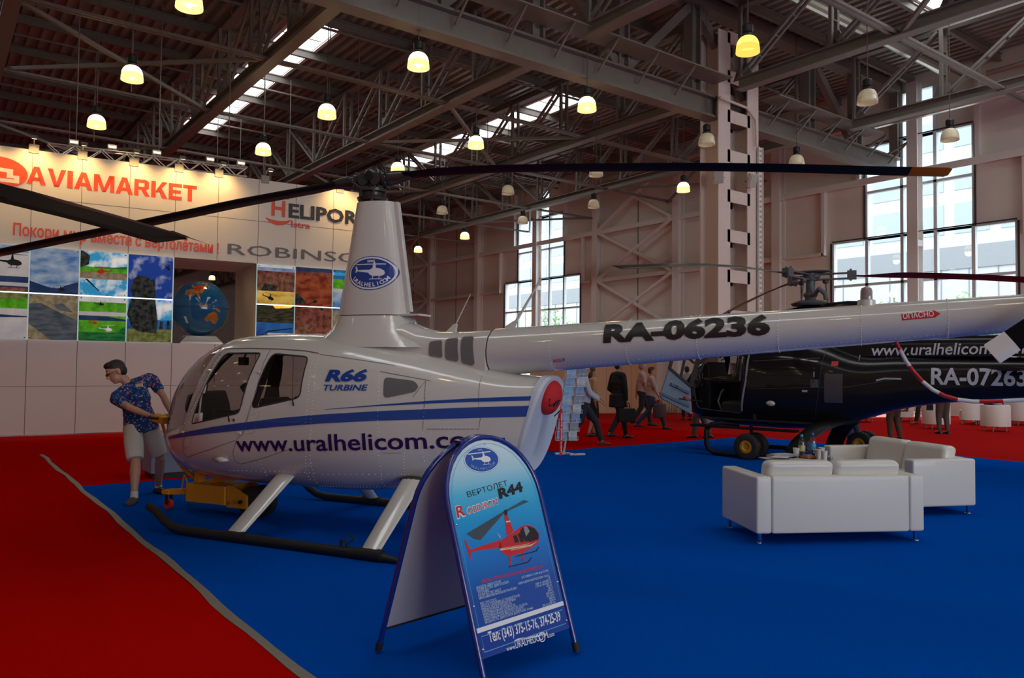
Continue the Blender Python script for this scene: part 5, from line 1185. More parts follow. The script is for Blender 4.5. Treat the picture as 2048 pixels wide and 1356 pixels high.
# fenestron tail
b = MB(); b.lathe([(.40, -.15), (.62, -.17), (.68, 0), (.62, .17), (.40, .15), (.40, -.15)], (6.1, 0, 1.75), 36, 'x'); b.v = [(6.1 + (y), x - 6.1, z) for x, y, z in b.v]; b.build('tail_rotor_shroud', m_ec, ec, smooth=50, fix=True)
b = MB()
for k in range(8):
    a = k * math.pi / 4; b.bar((6.1, 0, 1.75), (6.1 + .4 * math.cos(a), 0, 1.75 + .4 * math.sin(a)), .07, .02)
b.build('tail_rotor', m_ecgrey, ec)
b = MB(); b.prism([(6.0, 2.3), (6.6, 2.2), (7.0, 3.1), (6.7, 3.1)], (0, -.05, 0), (1, 0, 0), (0, 0, 1), -.1); b.build('tail_fin', m_ec, ec, bevel=.02)
sa = cp(1995, 738, -.9)
b = MB(); b.loft([[(sa.x + .2 + dx, y, sa.z + dz) for dx, dz in ((-.3, 0), (0, .035), (.3, 0), (0, -.03))] for y in (-1.25, -.1, .1, 1.25)]); b.build('stabiliser', m_ec, ec, smooth=30, fix=True)
# lettering
def cdec(body, a, b_, cap, name, m, bvh, bold=.02, shear=0, off=.006):
    p0, p1 = V(a).to_2d(), V(b_).to_2d(); return tdecal(body, p0, p1, cap, name, m, ec, bvh, bold, shear, None, off)
a0 = cs(1741, 711, SB, -.3); a1 = cs(1985, 708, SB, -.3); u_ = V(a1) - V(a0)
k_ = 1.0
wv = textpoly('www.uralhelicom.com')[2]; wp = textpoly('www.uralhelico')[2]
p0 = V(a0).to_2d(); p1 = p0 + (V(cs(1955, 708, SB, -.3)).to_2d() - p0) * (wv / wp)
cdec('www.uralhelicom.com', p0, p1, .20, 'lettering', m_ect, SB, .01, .15)
wv = textpoly('RA-07263', .02)[2]; wp = textpoly('RA-0726', .02)[2]; p0 = V(cs(1862, 768)).to_2d(); p1 = p0 + (V(cs(2031, 771)).to_2d() - p0) * (wv / wp)
cdec('RA-07263', p0, p1, .275, 'registration', m_ect, CB, .025)
# door openings, panel strips, details on the skin
def cdecal(polys, name, m, off=.004, bvh=None): return decal(polys, name, m, ec, bvh or CB, off, .06)
g2 = rounded([(-.92, 2.0), (.18, 2.02), (.40, 1.80), (.30, 1.36), (-.94, 1.30)], .08); cdecal([(g2, [tuple(range(len(g2)))])], 'rear_window', m_ecg)
cdecal([ribbon([cs(1500, 703), cs(1492, 760), cs(1484, 822)], .035)], 'door_edge_strip', mat('strip_grey', (.30, .33, .37), .4))
cdecal([ribbon([(-.9, 1.28), (.9, 1.36), (1.6, 1.5)], .008), ribbon([(-.92, 2.06), (.5, 2.1), (1.2, 2.0)], .012), ribbon([(.48, 2.1), (.40, 1.2), (.30, .75)], .008), ribbon([cs(1505, 722), cs(1640, 716)], .014)], 'panel_line', mat('dark_line', (.05, .045, .05), .5))
def cq(px0, py0, px1, py1): a_, b_ = cs(px0, py1), cs(px1, py0); return ([(a_[0], a_[1]), (b_[0], a_[1]), (b_[0], b_[1]), (a_[0], b_[1])], [(0, 1, 2, 3)])
cdecal([cq(1662, 723, 1677, 732)], 'warning_plate', mat('plate_red', (.5, .03, .03), .4)); cdecal([cq(1621, 759, 1637, 775)], 'vent_plate', mat('plate_grey', (.12, .125, .14), .3, metal=.5)); cdecal([cq(1649, 748, 1686, 805)], 'access_panel', mat('plate_dark', (.06, .05, .055), .35))
cdecal([cq(1604, 780, 1615, 784)], 'data_plate', MATS['strip_grey']); cdecal([ribbon([cs(1628, 736), cs(1628, 754)], .02)], 'aerial_strip', MATS['strip_grey']); cdecal([ribbon([cs(1704, 690), cs(1718, 723)], .012)], 'stay', MATS['strip_grey'], .02)
cdecal([ribbon([cs(1752, 761), cs(1770, 757), cs(1803, 758)], .03)], 'door_handle', MATS['strip_grey'], .006)
p = cs(1541, 807); h = CB.ray_cast(V((p[0], -3, p[1])), V((0, 1, 0)))[0]; b = MB(); b.ell(h, (.09, .05, .055), 16, 8); b.build('landing_light', mat('light_lens', (.5, .46, .36), .1, coat=1), ec, smooth=1)
b = MB(); b.box(V((-.98, -.74, 2.06)), (.16, .08, .09)); b.build('door_latch', m_chrome, ec, bevel=.02)
# the open door, swung forward on its front edge
hx0 = V((-1.98, -.66, 0)); dv = V((-.42, -.91, 0)).normalized()
def dq(px, py):                                # place on the plane of the open door: (out, height)
    n = V((-dv.y, dv.x, 0)); d = cray(px, py); P = CE + d * ((hx0 - CE).dot(n) / d.dot(n)); return ((P - hx0).dot(dv), P.z)
outl = [dq(*p) for p in ((1356, 690), (1345, 735), (1330, 778), (1321, 792), (1352, 812), (1384, 829), (1386, 770), (1398, 704), (1402, 690))]
dr = MB(); lower = [dq(*p) for p in ((1339, 737), (1321, 792), (1324, 797), (1384, 829), (1384, 818), (1381, 773))]
dr.prism(lower, hx0, dv, (0, 0, 1), .05); dobj = dr.build('open_door', m_ecin, ec, bevel=.008, fix=True)
b = MB()
zo = [dq(*p) for p in ((1339, 737), (1352, 690), (1381, 773), (1404, 690))]
for p, q, w_ in ((zo[0], zo[1], .05), (zo[2], zo[3], .09), (zo[0], zo[2], .06)):
    A_ = hx0 + dv * p[0] + V((0, 0, p[1])); B_ = hx0 + dv * q[0] + V((0, 0, q[1])); b.bar(A_, B_, w_, .05)
q1, q2 = dq(1370, 715), dq(1361, 757); b.bar(hx0 + dv * q1[0] + V((0, 0, q1[1])), hx0 + dv * q2[0] + V((0, 0, q2[1])), .04)
q1, q2 = dq(1372, 712), dq(1388, 726); b.bar(hx0 + dv * q1[0] + V((0, 0, q1[1])), hx0 + dv * q2[0] + V((0, 0, q2[1])), .04)
b.build('window_frame', m_hblack, dobj)
b = MB(); n_ = V((-dv.y, dv.x, 0)); sgn = 1 if n_.dot(CE - hx0) > 0 else -1
for (pa, pb, w_) in (((1340, 768), (1352, 774), .05), ((1348, 772), (1376, 786), .05), ((1323, 788), (1376, 812), .03)):
    q1, q2 = dq(*pa), dq(*pb); A_ = hx0 + dv * q1[0] + V((0, 0, q1[1])) + n_ * sgn * .03; B_ = hx0 + dv * q2[0] + V((0, 0, q2[1])) + n_ * sgn * .03; b.bar(A_, B_, w_, .05)
b.build('door_pocket', mat('pocket_blue', (.08, .11, .17), .6), dobj)
q1, q2 = dq(1366, 795), dq(1374, 799); b = MB(); b.bar(hx0 + dv * q1[0] + V((0, 0, q1[1])) + n_ * sgn * .05, hx0 + dv * q2[0] + V((0, 0, q2[1])) + n_ * sgn * .05, .05); b.build('red_handle', MATS['plate_red'], dobj)
b = MB(); q1 = dq(1356, 797); b.tube([hx0 + dv * q1[0] + V((0, 0, q1[1])) + n_ * sgn * .04, hx0 + V((.05, .05, q1[1] - .06))], .012, 6); b.build('door_stay', m_hblack, dobj)
# cabin inside
b = MB(); b.bx(-2.0, .6, -.6, .6, .66, .70); b.build('cabin_floor', m_seat, ec)
for y in (-.33, .33):
    b = MB(); b.bx(-1.55, -1.08, y - .23, y + .23, .7, 1.02); b.build('seat', m_seat, ec, bevel=.05)
    b = MB(); b.box((-1.0, y, 1.4), (.12, .44, .8), Matrix.Rotation(.2, 3, 'Y')); b.build('seat_back', m_seat, ec, bevel=.05)
b = MB(); b.loft([[(-2.15, -.3, .72), (-1.9, -.3, .72), (-1.9, .3, .72), (-2.15, .3, .72)], [(-2.2, -.4, 1.35), (-1.85, -.4, 1.40), (-1.85, .4, 1.40), (-2.2, .4, 1.35)], [(-2.1, -.36, 1.72), (-1.9, -.36, 1.80), (-1.9, .36, 1.80), (-2.1, .36, 1.72)]]); b.build('instrument_panel', m_hblack, ec, bevel=.04)
b = MB(); b.tube([(-1.6, -.33, .72), (-1.72, -.33, 1.0), (-1.66, -.33, 1.18), (-1.6, -.33, 1.24)], .02, 8); b.build('control_stick', mat('stick_grey', (.3, .28, .25), .4), ec, smooth=1)
b = MB(); b.bx(-.85, -.8, -.66, .66, .7, 2.2); b.build('cabin_bulkhead', m_seat, ec)
# landing gear
m_eskid = mat('gear_black', (.010, .009, .009), .42, spec=.25)
for s in (-1, 1):
    b = MB(); y = s * 1.03
    b.tube([(-1.30, s * .30, .56), (-1.52, s * .62, .60), (-1.60, s * .86, .58), (-1.63, y, .46), (-1.62, y, .20), (-1.56, y, .10), (-1.44, y, .05), (-1.2, y, .04), (2.2, y, .04), (2.35, y, .04)], .042, 14); b.build('skid', m_eskid, ec, smooth=40)
    b = MB(); b.bx(-1.95, .12, s * .98 - .09, s * .98 + .09, .53, .575); b.build('step', m_eskid, ec, bevel=.01)
    b = MB(); rings = []
    for c, hw_, th in (((.62, 0, .74), .26, .08), ((.55, s * .45, .72), .25, .08), ((.38, s * .75, .60), .20, .06), ((.20, s * .95, .42), .17, .05), ((.10, s * 1.03, .24), .17, .05), ((.06, s * 1.03, .07), .17, .05)):
        tx_ = V((1, 0, 0)); i_ = len(rings); nz = V((0, s * [.1, .3, .75, .95, 1, 1][i_], [1, .95, .65, .3, .1, .05][i_])).normalized(); rings.append([V(c) + tx_ * hw_ * math.cos(a) + nz * th * math.sin(a) for a in [2 * math.pi * k / 18 for k in range(18)]])
    b.loft(rings); b.build('cross_tube_fairing', m_eskid, ec, smooth=50, fix=True)
def wheels(x, y, label):
    t = thing('ground_handling_wheels', label, 'wheels', CO + CD * x + CN * y, CA, 'ground handling wheel pairs on the skids of the black helicopter')
    for s in (-1, 1):
        b = MB(); R_w = .235; prof = [(.12, -.05), (.2, -.062), (.228, -.05), (R_w, -.03), (R_w, .03), (.228, .05), (.2, .062), (.12, .05)]
        b.lathe(prof, (0, 0, 0), 28, 'x'); b.lathe([(.12, -.05), (.12, .05)], (0, 0, 0), 28, 'x')
        for k in range(28):
            a = 2 * math.pi * k / 28; b.box((0, math.cos(a) * .232, math.sin(a) * .232), (.09, .02, .02), Matrix.Rotation(a, 3, 'X'))
        b.v = [(y_, s * .19 + x_, .235 + z) for x_, y_, z in b.v]; wt = b.build('tyre', mat('tyre_rubber', (.016, .015, .015), .7), t, smooth=50)
        b = MB(); b.lathe([(.01, -.02), (.06, -.02), (.075, -.045), (.12, -.04), (.12, .04), (.075, .045), (.06, .02), (.01, .02)], (0, 0, 0), 20, 'x')
        for k in range(5):
            a = 2 * math.pi * k / 5; b.cyl((-.05, .09 * math.cos(a), .09 * math.sin(a)), (.05, .09 * math.cos(a), .09 * math.sin(a)), .012, n=6)
        b.v = [(y_, s * .19 + x_, .235 + z) for x_, y_, z in b.v]; b.build('hub', mat('hub_yellow', (.55, .26, .01), .4), wt, smooth=40)
    b = MB(); b.cyl((0, -.2, .235), (0, .2, .235), .02, n=8); b.bar((0, -.06, .25), (.0, .06, .06), .05); b.build('axle', MATS['hub_yellow'], t)
wheels(-.72, -1.03, 'nearer pair of black tyres with yellow hubs under the black helicopter'); wheels(.62, 1.03, 'farther pair of black tyres with yellow hubs behind the white sofa')
# rotor head and the three blades
b = MB(); b.lathe([(.33, 2.86), (.36, 2.90), (.24, 2.95), (.10, 2.97), (.10, 3.02), (.13, 3.05), (.13, 3.09), (.085, 3.12), (.085, 3.35), (.02, 3.36)], (0, 0, 0), 26, cap=True); b.build('rotor_mast', m_ecgrey, ec, smooth=40)
b = MB(); b.tube([(.1, -.1, 3.05), (.22, -.18, 3.16), (.34, -.2, 3.06), (.36, -.2, 2.95)], .045, 10)
for a in (.4, 2.5, 4.5): b.cyl((.30 * math.cos(a), .30 * math.sin(a), 2.93), (.27 * math.cos(a + .1), .27 * math.sin(a + .1), 3.30), .014, n=8); b.ell((.27 * math.cos(a + .1), .27 * math.sin(a + .1), 3.32), (.06, .06, .05), 10, 6)
b.build('swashplate_links', m_ecgrey, ec, smooth=40)
b = MB(); b.lathe([(.01, 3.33), (.12, 3.33), (.14, 3.37), (.14, 3.47), (.10, 3.49), (.01, 3.49)], (0, 0, 0), 20, cap=True); b.ell((0, 0, 3.50), (.40, .20, .035), 24, 8); b.ell((.05, 0, 3.42), (.14, .12, .09), 14, 8); b.build('rotor_hub', m_ecgrey, ec, smooth=40)
def eblade(dirv, zs, name='rotor_blade'):
    """dirv: unit direction in local axes; zs: droop heights at r = .9, 2, 3.2, 5"""
    u = V(dirv).normalized(); n = V((-u.y, u.x, 0)); b = MB()
    for dz in (.05, -.05): b.bar(u * .1 + n * .0 + V((0, 0, 3.40 + dz)), u * .78 + V((0, 0, zs[0] + .012 + dz * 1.0)), .10, .028)
    b.box(u * .72 + V((0, 0, zs[0] + .02)), (.16, .14, .16), Matrix((u, n, V((0, 0, 1)))).transposed())
    for k in (-1, 1): b.cyl(u * .70 + n * .05 * k + V((0, 0, zs[0] - .08)), u * .70 + n * .05 * k + V((0, 0, zs[0] + .13)), .02, n=8)
    b.build('blade_arm', m_ecgrey, ec, smooth=30)
    b = MB(); rs = [.75 + 4.25 * i / 24 for i in range(25)]
    def sec(r):
        z = spline(r, [.75, 2, 3.2, 5.0], zs); tw = lerp_(r); ch = lin(.10, .26, min(1, (r - .75) / .8)); th = lin(.05, .03, min(1, (r - .75) / .8)); o = u * r + V((0, 0, z)); out = []
        for c, t in ((-.7, 0), (-.3, .6), (.1, 1), (.28, .6), (.3, 0), (.25, -.4), (-.2, -.5)):
            out.append(o + n * (c * ch * math.cos(tw) ) + V((0, 0, t * th * .5 + c * ch * math.sin(tw))))
        return out
    b.loft([sec(r) for r in rs]); return b.build(name, mat('blade_dark_grey', (.035, .03, .032), .35), ec, smooth=50, fix=True)
def lerp_(r): return lin(.0, -.30, min(1, max(0, (r - .75) / .6)))
def edir(px, py, z):
    d = cray(px, py); P = CE + d * ((z - CE.z) / d.z); return V((P.x, P.y, 0)), P
d1 = edir(2048, 573, 3.12)[0]; eblade(d1, (3.40, 3.34, 3.24, 3.02))
tipA = edir(1270, 540, 3.06)[0]; eblade(V((-2.2, -4.6, 0)), (3.42, 3.45, 3.38, 3.12)) if False else None
# remaining two blades are 120 degrees round from the first
a1 = math.atan2(d1.y, d1.x)
eblade((math.cos(a1 + 2 * math.pi / 3), math.sin(a1 + 2 * math.pi / 3), 0), (3.38, 3.28, 3.14, 2.90))
eblade((math.cos(a1 - 2 * math.pi / 3), math.sin(a1 - 2 * math.pi / 3), 0), (3.42, 3.42, 3.36, 3.17))
# ================================================================== A-FRAME SIGN
ZC = .0065                                     # top of the blue carpet
FL, FR, BL, BR = G(975, 1372, .03), G(1154, 1303, .03), G(763, 1296, .03), G(935, 1241, .03)
for p in (FL, FR, BL, BR): p.z = ZC
TOPZ = 1.252
su = ((FR - FL).normalized() + (BR - BL).normalized()).normalized(); SW = .735
fm = (FL + FR) / 2; bmid = (BL + BR) / 2; apex = (fm + bmid) / 2 + V((0, 0, TOPZ))
sgn_t = thing('sign_stand', 'blue arched A-frame sign advertising a red helicopter, on the blue carpet', 'sign', (apex.x, apex.y, 0), 0)
SO = V((apex.x, apex.y, 0))
m_bt = mat('blue_tube', (.008, .028, .22), .25, coat=.6); m_foot = mat('rubber_foot', (.012, .012, .013), .7)
def frame(mid, off, name):
    w = (apex + off - mid); L = w.length; w.normalize(); o = mid - SO; r = SW / 2; pts = []
    for t in (0.03, .3, .6, .9): pts.append(o - su * r + w * (t * (L - r)))
    for k in range(0, 19): a = math.pi - math.pi * k / 18; pts.append(o + su * r * math.cos(a) + w * (L - r * 1.0 + r * math.sin(a)))
    for t in (.9, .6, .3, .03): pts.append(o + su * r + w * (t * (L - r)))
    b = MB(); b.tube(pts, .0165, 14); fr = b.build(name, m_bt, sgn_t, smooth=40)
    for s in (-1, 1):
        b = MB(); q = o + su * r * s; b.tube([q + V((0, 0, .022)) * 0 + w * .018, q + w * .07], [.021, .022], 14); b.build('rubber_foot', m_foot, fr, smooth=40)
    return o, w, L, fr
nrm_f = su.cross(V((0, 0, 1)))
fo_, fw_, fL_, ffr = frame(fm, -su.cross(V((0, 0, 1))) * -.0 + su.cross(V((0, 0, 1))) * .02, 'front_frame')
bo_, bw_, bL_, bfr = frame(bmid, -su.cross(V((0, 0, 1))) * .02, 'back_frame')
b = MB()
for s in (-.5, .5): c = apex - SO + su * s * .3 - V((0, 0, .02)); b.box(c, (.05, .07, .02))
b.build('hinge', m_bt, sgn_t)
def board(o, w, L, w0, r):
    out = [(-r, w0), (r, w0)]; R0 = SW / 2
    for k in range(25): a = math.pi * k / 24; out.append((r * math.cos(a), L - R0 + r * math.sin(a)))
    return out
m_grad = bpy.data.materials.new('sign_print'); m_grad.use_nodes = True; nt = m_grad.node_tree; bs = nt.nodes['Principled BSDF']; bs.inputs['Roughness'].default_value = .3
tc = nt.nodes.new('ShaderNodeTexCoord'); sx_ = nt.nodes.new('ShaderNodeSeparateXYZ'); cr = nt.nodes.new('ShaderNodeValToRGB')
e = cr.color_ramp.elements; e[0].position = .0; e[0].color = (.006, .06, .34, 1); e[1].position = 1; e[1].color = (.74, .85, .9, 1)
for p, c in ((.27, (.006, .075, .38, 1)), (.45, (.006, .20, .62, 1)), (.62, (.01, .36, .72, 1)), (.74, (.09, .52, .78, 1)), (.84, (.42, .70, .84, 1))): q = e.new(p); q.color = c
nt.links.new(tc.outputs['Generated'], sx_.inputs[0]); nt.links.new(sx_.outputs['Z'], cr.inputs[0]); nt.links.new(cr.outputs[0], bs.inputs['Base Color'])
fn_ = su.cross(fw_).normalized()               # towards the viewer
if fn_.dot(EYEP - SO) < 0: fn_ = -fn_
b = MB(); b.prism(board(fo_, fw_, fL_, .155, SW / 2 - .012), fo_ - fn_ * .002, su, fw_, .004); pnl = b.build('front_board', m_grad, sgn_t, fix=True)
b = MB(); b.prism(board(bo_, bw_, bL_, .16, SW / 2 - .014), bo_, su, bw_, .004); b.build('back_board', mat('board_back', (.50, .48, .50), .4), sgn_t, fix=True)
b = MB(); b.bar(bo_ - su * .35 + bw_ * .155, bo_ + su * .35 + bw_ * .155, .018, .012); b.build('board_rail', m_foot, sgn_t)
def sp(px, py):                                # place on the front board: (across, up)
    d = ray(px, py); o = SO + fo_; P = EYEP + d * ((o - EYEP).dot(fn_) / d.dot(fn_)) - o; return V((P.dot(su), P.dot(fw_)))
def r8(x, y): return sp(880 + x * .3659, 860 + y * .3659)
lay = [0]
def flat(polys, name, m, lift=None):
    lay[0] += 1; b = MB(); o = fo_ + fn_ * (.0024 + .00035 * (lift or 1))
    for q in polys:
        if isinstance(q, tuple): b.add([o + su * x + fw_ * y for x, y in q[0]], q[1])
        else: b.add([o + su * x + fw_ * y for x, y in q], [tuple(range(len(q)))])
    return b.build(name, m, pnl)
m_sw = mat('sign_white', (.80, .82, .84), .4); m_sr = mat('sign_red', (.60, .02, .03), .4); m_sk = mat('sign_black', (.012, .010, .014), .4); m_sdb = mat('sign_blue', (.010, .09, .42), .4); m_sb2 = mat('sign_navy', (.005, .03, .22), .4); m_scy = mat('sign_cyan', (.10, .40, .68), .4)
m_sg = mat('sign_grey', (.05, .075, .10), .4); m_scr = mat('sign_cream', (.75, .60, .40), .4)
def stext(body, p, q, cap, name, m, bold=0.0, shear=0.0, lift=2, align=None, par=None):
    p, q = V(p), V(q); u = q - p; L = u.length; u.normalize(); v = V((-u.y, u.x)); vs, fs, w, h = textpoly(body, bold, 2)
    return ([tuple(p + u * (a.x * L / w + shear * a.y * cap / h) + v * (a.y * cap / h)) for a in vs], fs)
flat([stext('ВЕРТОЛЕТ', r8(172, 371), r8(388, 296), (r8(172, 333) - r8(172, 371)).length * .80, '', None, 0)], 'title_lettering', m_sk, 2)
rcap = (r8(118, 412) - r8(118, 488)).length * .85
flat([stext('R', r8(112, 490), r8(160, 468), rcap, '', None, .06, .2), stext('OBINSON', r8(166, 467), r8(333, 401), rcap * .60, '', None, .05, .2)], 'name_outline', m_sw, 2)
flat([stext('R', r8(114, 487), r8(159, 466), rcap * .96, '', None, .02, .2), stext('OBINSON', r8(169, 465), r8(331, 402), rcap * .54, '', None, .004, .2)], 'name_lettering', m_sr, 4)
flat([stext('R44', r8(341, 372), r8(470, 322), (r8(345, 315) - r8(341, 372)).length * .9, '', None, .05, .12)], 'model_lettering', m_sk, 2)
bc_ = r8(251, 160); brx, brz = (r8(342, 160) - r8(162, 160)).length / 2, (r8(251, 97) - r8(251, 224)).length / 2
def ov(rx_, rz_, n=40): return [(bc_.x + rx_ * math.cos(2 * math.pi * i / n), bc_.y + rz_ * math.sin(2 * math.pi * i / n)) for i in range(n)]
flat([ov(brx * 1.08, brz * 1.1)], 'badge_rim', m_scy, 1); flat([ov(brx * 1.05, brz * 1.06)], 'badge_rim', m_sw, 2); flat([ov(brx, brz)], 'badge_field', m_sdb, 3)
flat([q for i, q in enumerate(heli_icon(bc_.x, bc_.y - brz * .02, brx * 1.05)) if i != 3] + [[(bc_.x - brx * .78, bc_.y + brz * .52), (bc_.x + brx * .62, bc_.y + brz * .56), (bc_.x + brx * .62, bc_.y + brz * .64), (bc_.x - brx * .78, bc_.y + brz * .60)]], 'badge_helicopter', m_sw, 4)
tl = []
for i, ch in enumerate('URALHELICOM'):
    t = math.radians(lin(212, 328, i / 10)); rot = math.atan2(brz * .76 * math.cos(t), -brx * .8 * math.sin(t)); vs, fs, w, h = textpoly(ch, .0, 2); s_ = brz * .24 / h; c_r, s_r = math.cos(rot), math.sin(rot)
    tl.append(([(bc_.x + brx * .8 * math.cos(t) + (v.x - w / 2) * s_ * c_r - (v.y - h / 2) * s_ * s_r, bc_.y + brz * .76 * math.sin(t) + (v.x - w / 2) * s_ * s_r + (v.y - h / 2) * s_ * c_r) for v in vs], fs))
vs, fs, w, h = textpoly('2003', .02, 2); s_ = brz * .15 / h; tl.append(([(bc_.x + (v.x - w / 2) * s_ * 1.3, bc_.y + brz * .76 + v.y * s_) for v in vs], fs)); flat(tl, 'badge_lettering', mat('badge_letter_blue', (.35, .5, .75), .4), 4)
# the printed red helicopter
Q = lambda L: [r8(*p) for p in L]
def fl(polys, name, m, lift): flat([[tuple(v) for v in Q(L)] for L in polys], name, m, lift)
fl([[(372, 434), (368, 446), (235, 604), (200, 598), (160, 572)], ], 'printed_blade', m_sg, 2); fl([[(372, 434), (470, 374), (499, 380), (376, 444)]], 'printed_blade', mat('sign_slate', (.03, .10, .14), .4), 2)
fl([[(185, 657), (340, 598), (350, 640), (186, 669)], [(148, 605), (158, 608), (176, 652), (189, 662), (182, 700), (178, 724), (172, 690), (163, 662)], [(364, 460), (383, 460), (414, 548), (378, 578)], [(332, 642), (340, 606), (378, 578), (415, 552), (430, 540), (452, 520), (482, 510), (515, 515), (545, 545), (552, 582), (540, 612), (500, 642), (440, 672), (385, 687), (348, 668)], [(386, 682), (398, 682), (402, 738), (392, 738)], [(457, 660), (467, 656), (470, 712), (461, 714)]], 'printed_helicopter', m_sr, 3)
fl([[(447, 548), (462, 524), (490, 515), (528, 528), (549, 560), (546, 588), (505, 602), (474, 602), (452, 572)], [(410, 576), (428, 566), (443, 606), (420, 613)], [(434, 562), (450, 556), (470, 604), (450, 608)], [(366, 433), (380, 430), (382, 460), (366, 460)]], 'printed_windows', m_sk, 4)
fl([[(338, 652), (505, 618), (540, 600), (508, 624), (340, 658)], [(372, 494), (396, 490), (398, 497), (375, 502)], [(324, 556), (345, 585), (340, 588)], [(342, 646), (500, 612), (500, 614), (342, 649)]], 'printed_stripes', m_scr, 5)
fl([[(466, 524), (484, 517), (500, 545), (480, 575)]], 'printed_reflection', mat('sign_glint', (.25, .27, .30), .4), 5)
fl([[(382, 745), (484, 714), (500, 698), (507, 684), (510, 690), (500, 706), (488, 719), (385, 749)], [(420, 686), (532, 650), (545, 628), (550, 630), (536, 655), (422, 690)]], 'printed_skids', m_sk, 4)
t1 = stext('www.uralhelicom.com', r8(398, 657), r8(508, 629), .012, '', None, .01); flat([t1], 'printed_address', m_scr, 6)
# table of figures
flat([stext('ЛЕТНО-ТЕХНИЧЕСКИЕ ХАРАКТЕРИСТИКИ', r8(238, 841), r8(566, 745), .016, '', None, .03, .1)], 'figures_heading', m_sr, 2)
rowsL = ['МОДЕЛЬ ДВИГАТЕЛЯ', 'КОЛИЧЕСТВО ДВИГАТЕЛЕЙ', 'ТОПЛИВО', 'КОЛИЧЕСТВО МЕСТ', 'МАКСИМАЛЬНЫЙ ВЗЛЕТНЫЙ ВЕС', '', 'ВЕС ПУСТОГО', 'МАССА ТОПЛИВА (СТАНДАРТНАЯ)', 'МАССА ПОЛЕЗНОЙ НАГРУЗКИ', 'КРЕЙСЕРСКАЯ СКОРОСТЬ', 'МАКСИМАЛЬНАЯ СКОРОСТЬ', 'МАКСИМАЛЬНАЯ ДАЛЬНОСТЬ ПОЛЕТА', 'МАКСИМАЛЬНАЯ ВЫСОТА ПОЛЕТА', 'МОЩНОСТЬ ДВИГАТЕЛЯ (ВЗЛЕТНАЯ, 5 мин)']
rowsR = ['LYCOMING O-540 или IO-540', '1', 'АВИАЦИОННЫЙ БЕНЗИН 100 LL', '1-3', '1089 кг (RAVEN I)', '1134 кг (RAVEN II)', '650 кг', '185 л', '358 кг', '200 км/ч', '241 км/ч', '600 км', '4250 м', '205 л.с./245 л.с.']
A0, A1 = r8(210, 875), r8(254, 1066); B0, B1 = r8(597, 762), r8(637, 933); tb = []
ud = (r8(597, 762) - r8(210, 875)).normalized(); ud = V((1.0, .0)); cap_ = .0125
for i in range(14):
    p = A0.lerp(A1, i / 13); q = B0.lerp(B1, i / 13)
    if rowsL[i]: w = textpoly(rowsL[i], 0, 1)[2] * cap_ / .729; tb.append(stext(rowsL[i], p, p + ud * w, cap_, '', None, .01, .1))
    w = textpoly(rowsR[i], 0, 1)[2] * cap_ / .729; tb.append(stext(rowsR[i], q - ud * w, q, cap_, '', None, .01, .1))
flat(tb, 'figures_lettering', mat('sign_pale', (.50, .62, .75), .4), 2)
l0, l1 = r8(232, 1086), r8(664, 934); l2, l3 = r8(236, 1098), r8(666, 944); x_ = SW / 2 - .02
flat([[(-x_, l0.y), (x_, l0.y), (x_, l0.y - .024), (-x_, l0.y - .024)]], 'white_band', m_sw, 2)
flat([[(-x_, l0.y - .024), (x_, l0.y - .024), (x_, .165), (-x_, .165)]], 'blue_foot', mat('sign_foot_blue', (.005, .045, .32), .35), 1)
flat([stext('Тел: (343) 375-15-76, 374-25-39', r8(275, 1168), r8(662, 1030), .052, '', None, .02)], 'phone_lettering', m_sw, 3)
flat([stext('www.', r8(368, 1214), r8(416, 1196), .026, '', None, 0), stext('URALHELIC', r8(416, 1197), r8(543, 1150), .040, '', None, .0), stext('OM', r8(545, 1149), r8(592, 1131), .040, '', None, .0), stext('.com', r8(592, 1131), r8(625, 1117), .026, '', None, 0)], 'address_lettering', m_sw, 3)
cc = r8(557, 1128); fl([[(408, 1152), (430, 1140), (540, 1118), (572, 1108), (540, 1126), (440, 1150), (412, 1160)]], 'emblem_swoosh', m_sw, 3)
b_ = MB(); P1 = [(cc.x + .026 * math.cos(2 * math.pi * i / 24), cc.y + .026 * math.sin(2 * math.pi * i / 24)) for i in range(24)]; P2 = [(cc.x + .021 * math.cos(2 * math.pi * i / 24), cc.y + .021 * math.sin(2 * math.pi * i / 24)) for i in range(24)]
flat([(P1 + P2, [(i, (i + 1) % 24, 24 + (i + 1) % 24, 24 + i) for i in range(24)])], 'emblem_ring', m_sw, 4)
# thin outline on the board
def arch(r, w0): return [(r, w0)] + [(r * math.cos(math.pi * k / 24), fL_ - SW / 2 + r * math.sin(math.pi * k / 24)) for k in range(25)] + [(-r, w0)]
o1, o2 = arch(SW / 2 - .035, l0.y), arch(SW / 2 - .038, l0.y); n = len(o1); flat([(o1 + o2, [(i, i + 1, n + i + 1, n + i) for i in range(n - 1)])], 'outline', m_scy, 2)
y0_, y1_ = .185, l0.y - .045; x_ = SW / 2 - .04; flat([ribbon([(-x_, y0_), (x_, y0_), (x_, y1_), (-x_, y1_), (-x_, y0_)], .004)], 'outline', m_scy, 3)
b = MB()
for q in ((0, fL_ - .04), (-SW / 2 + .03, .85), (SW / 2 - .03, .85), (-SW / 2 + .03, .42), (SW / 2 - .03, .42), (-SW / 2 + .03, .2), (SW / 2 - .03, .2)): b.ell(fo_ + su * q[0] + fw_ * q[1] + fn_ * .004, (.007, .007, .007), 8, 5)
b.build('board_screws', m_chrome, pnl, smooth=1)

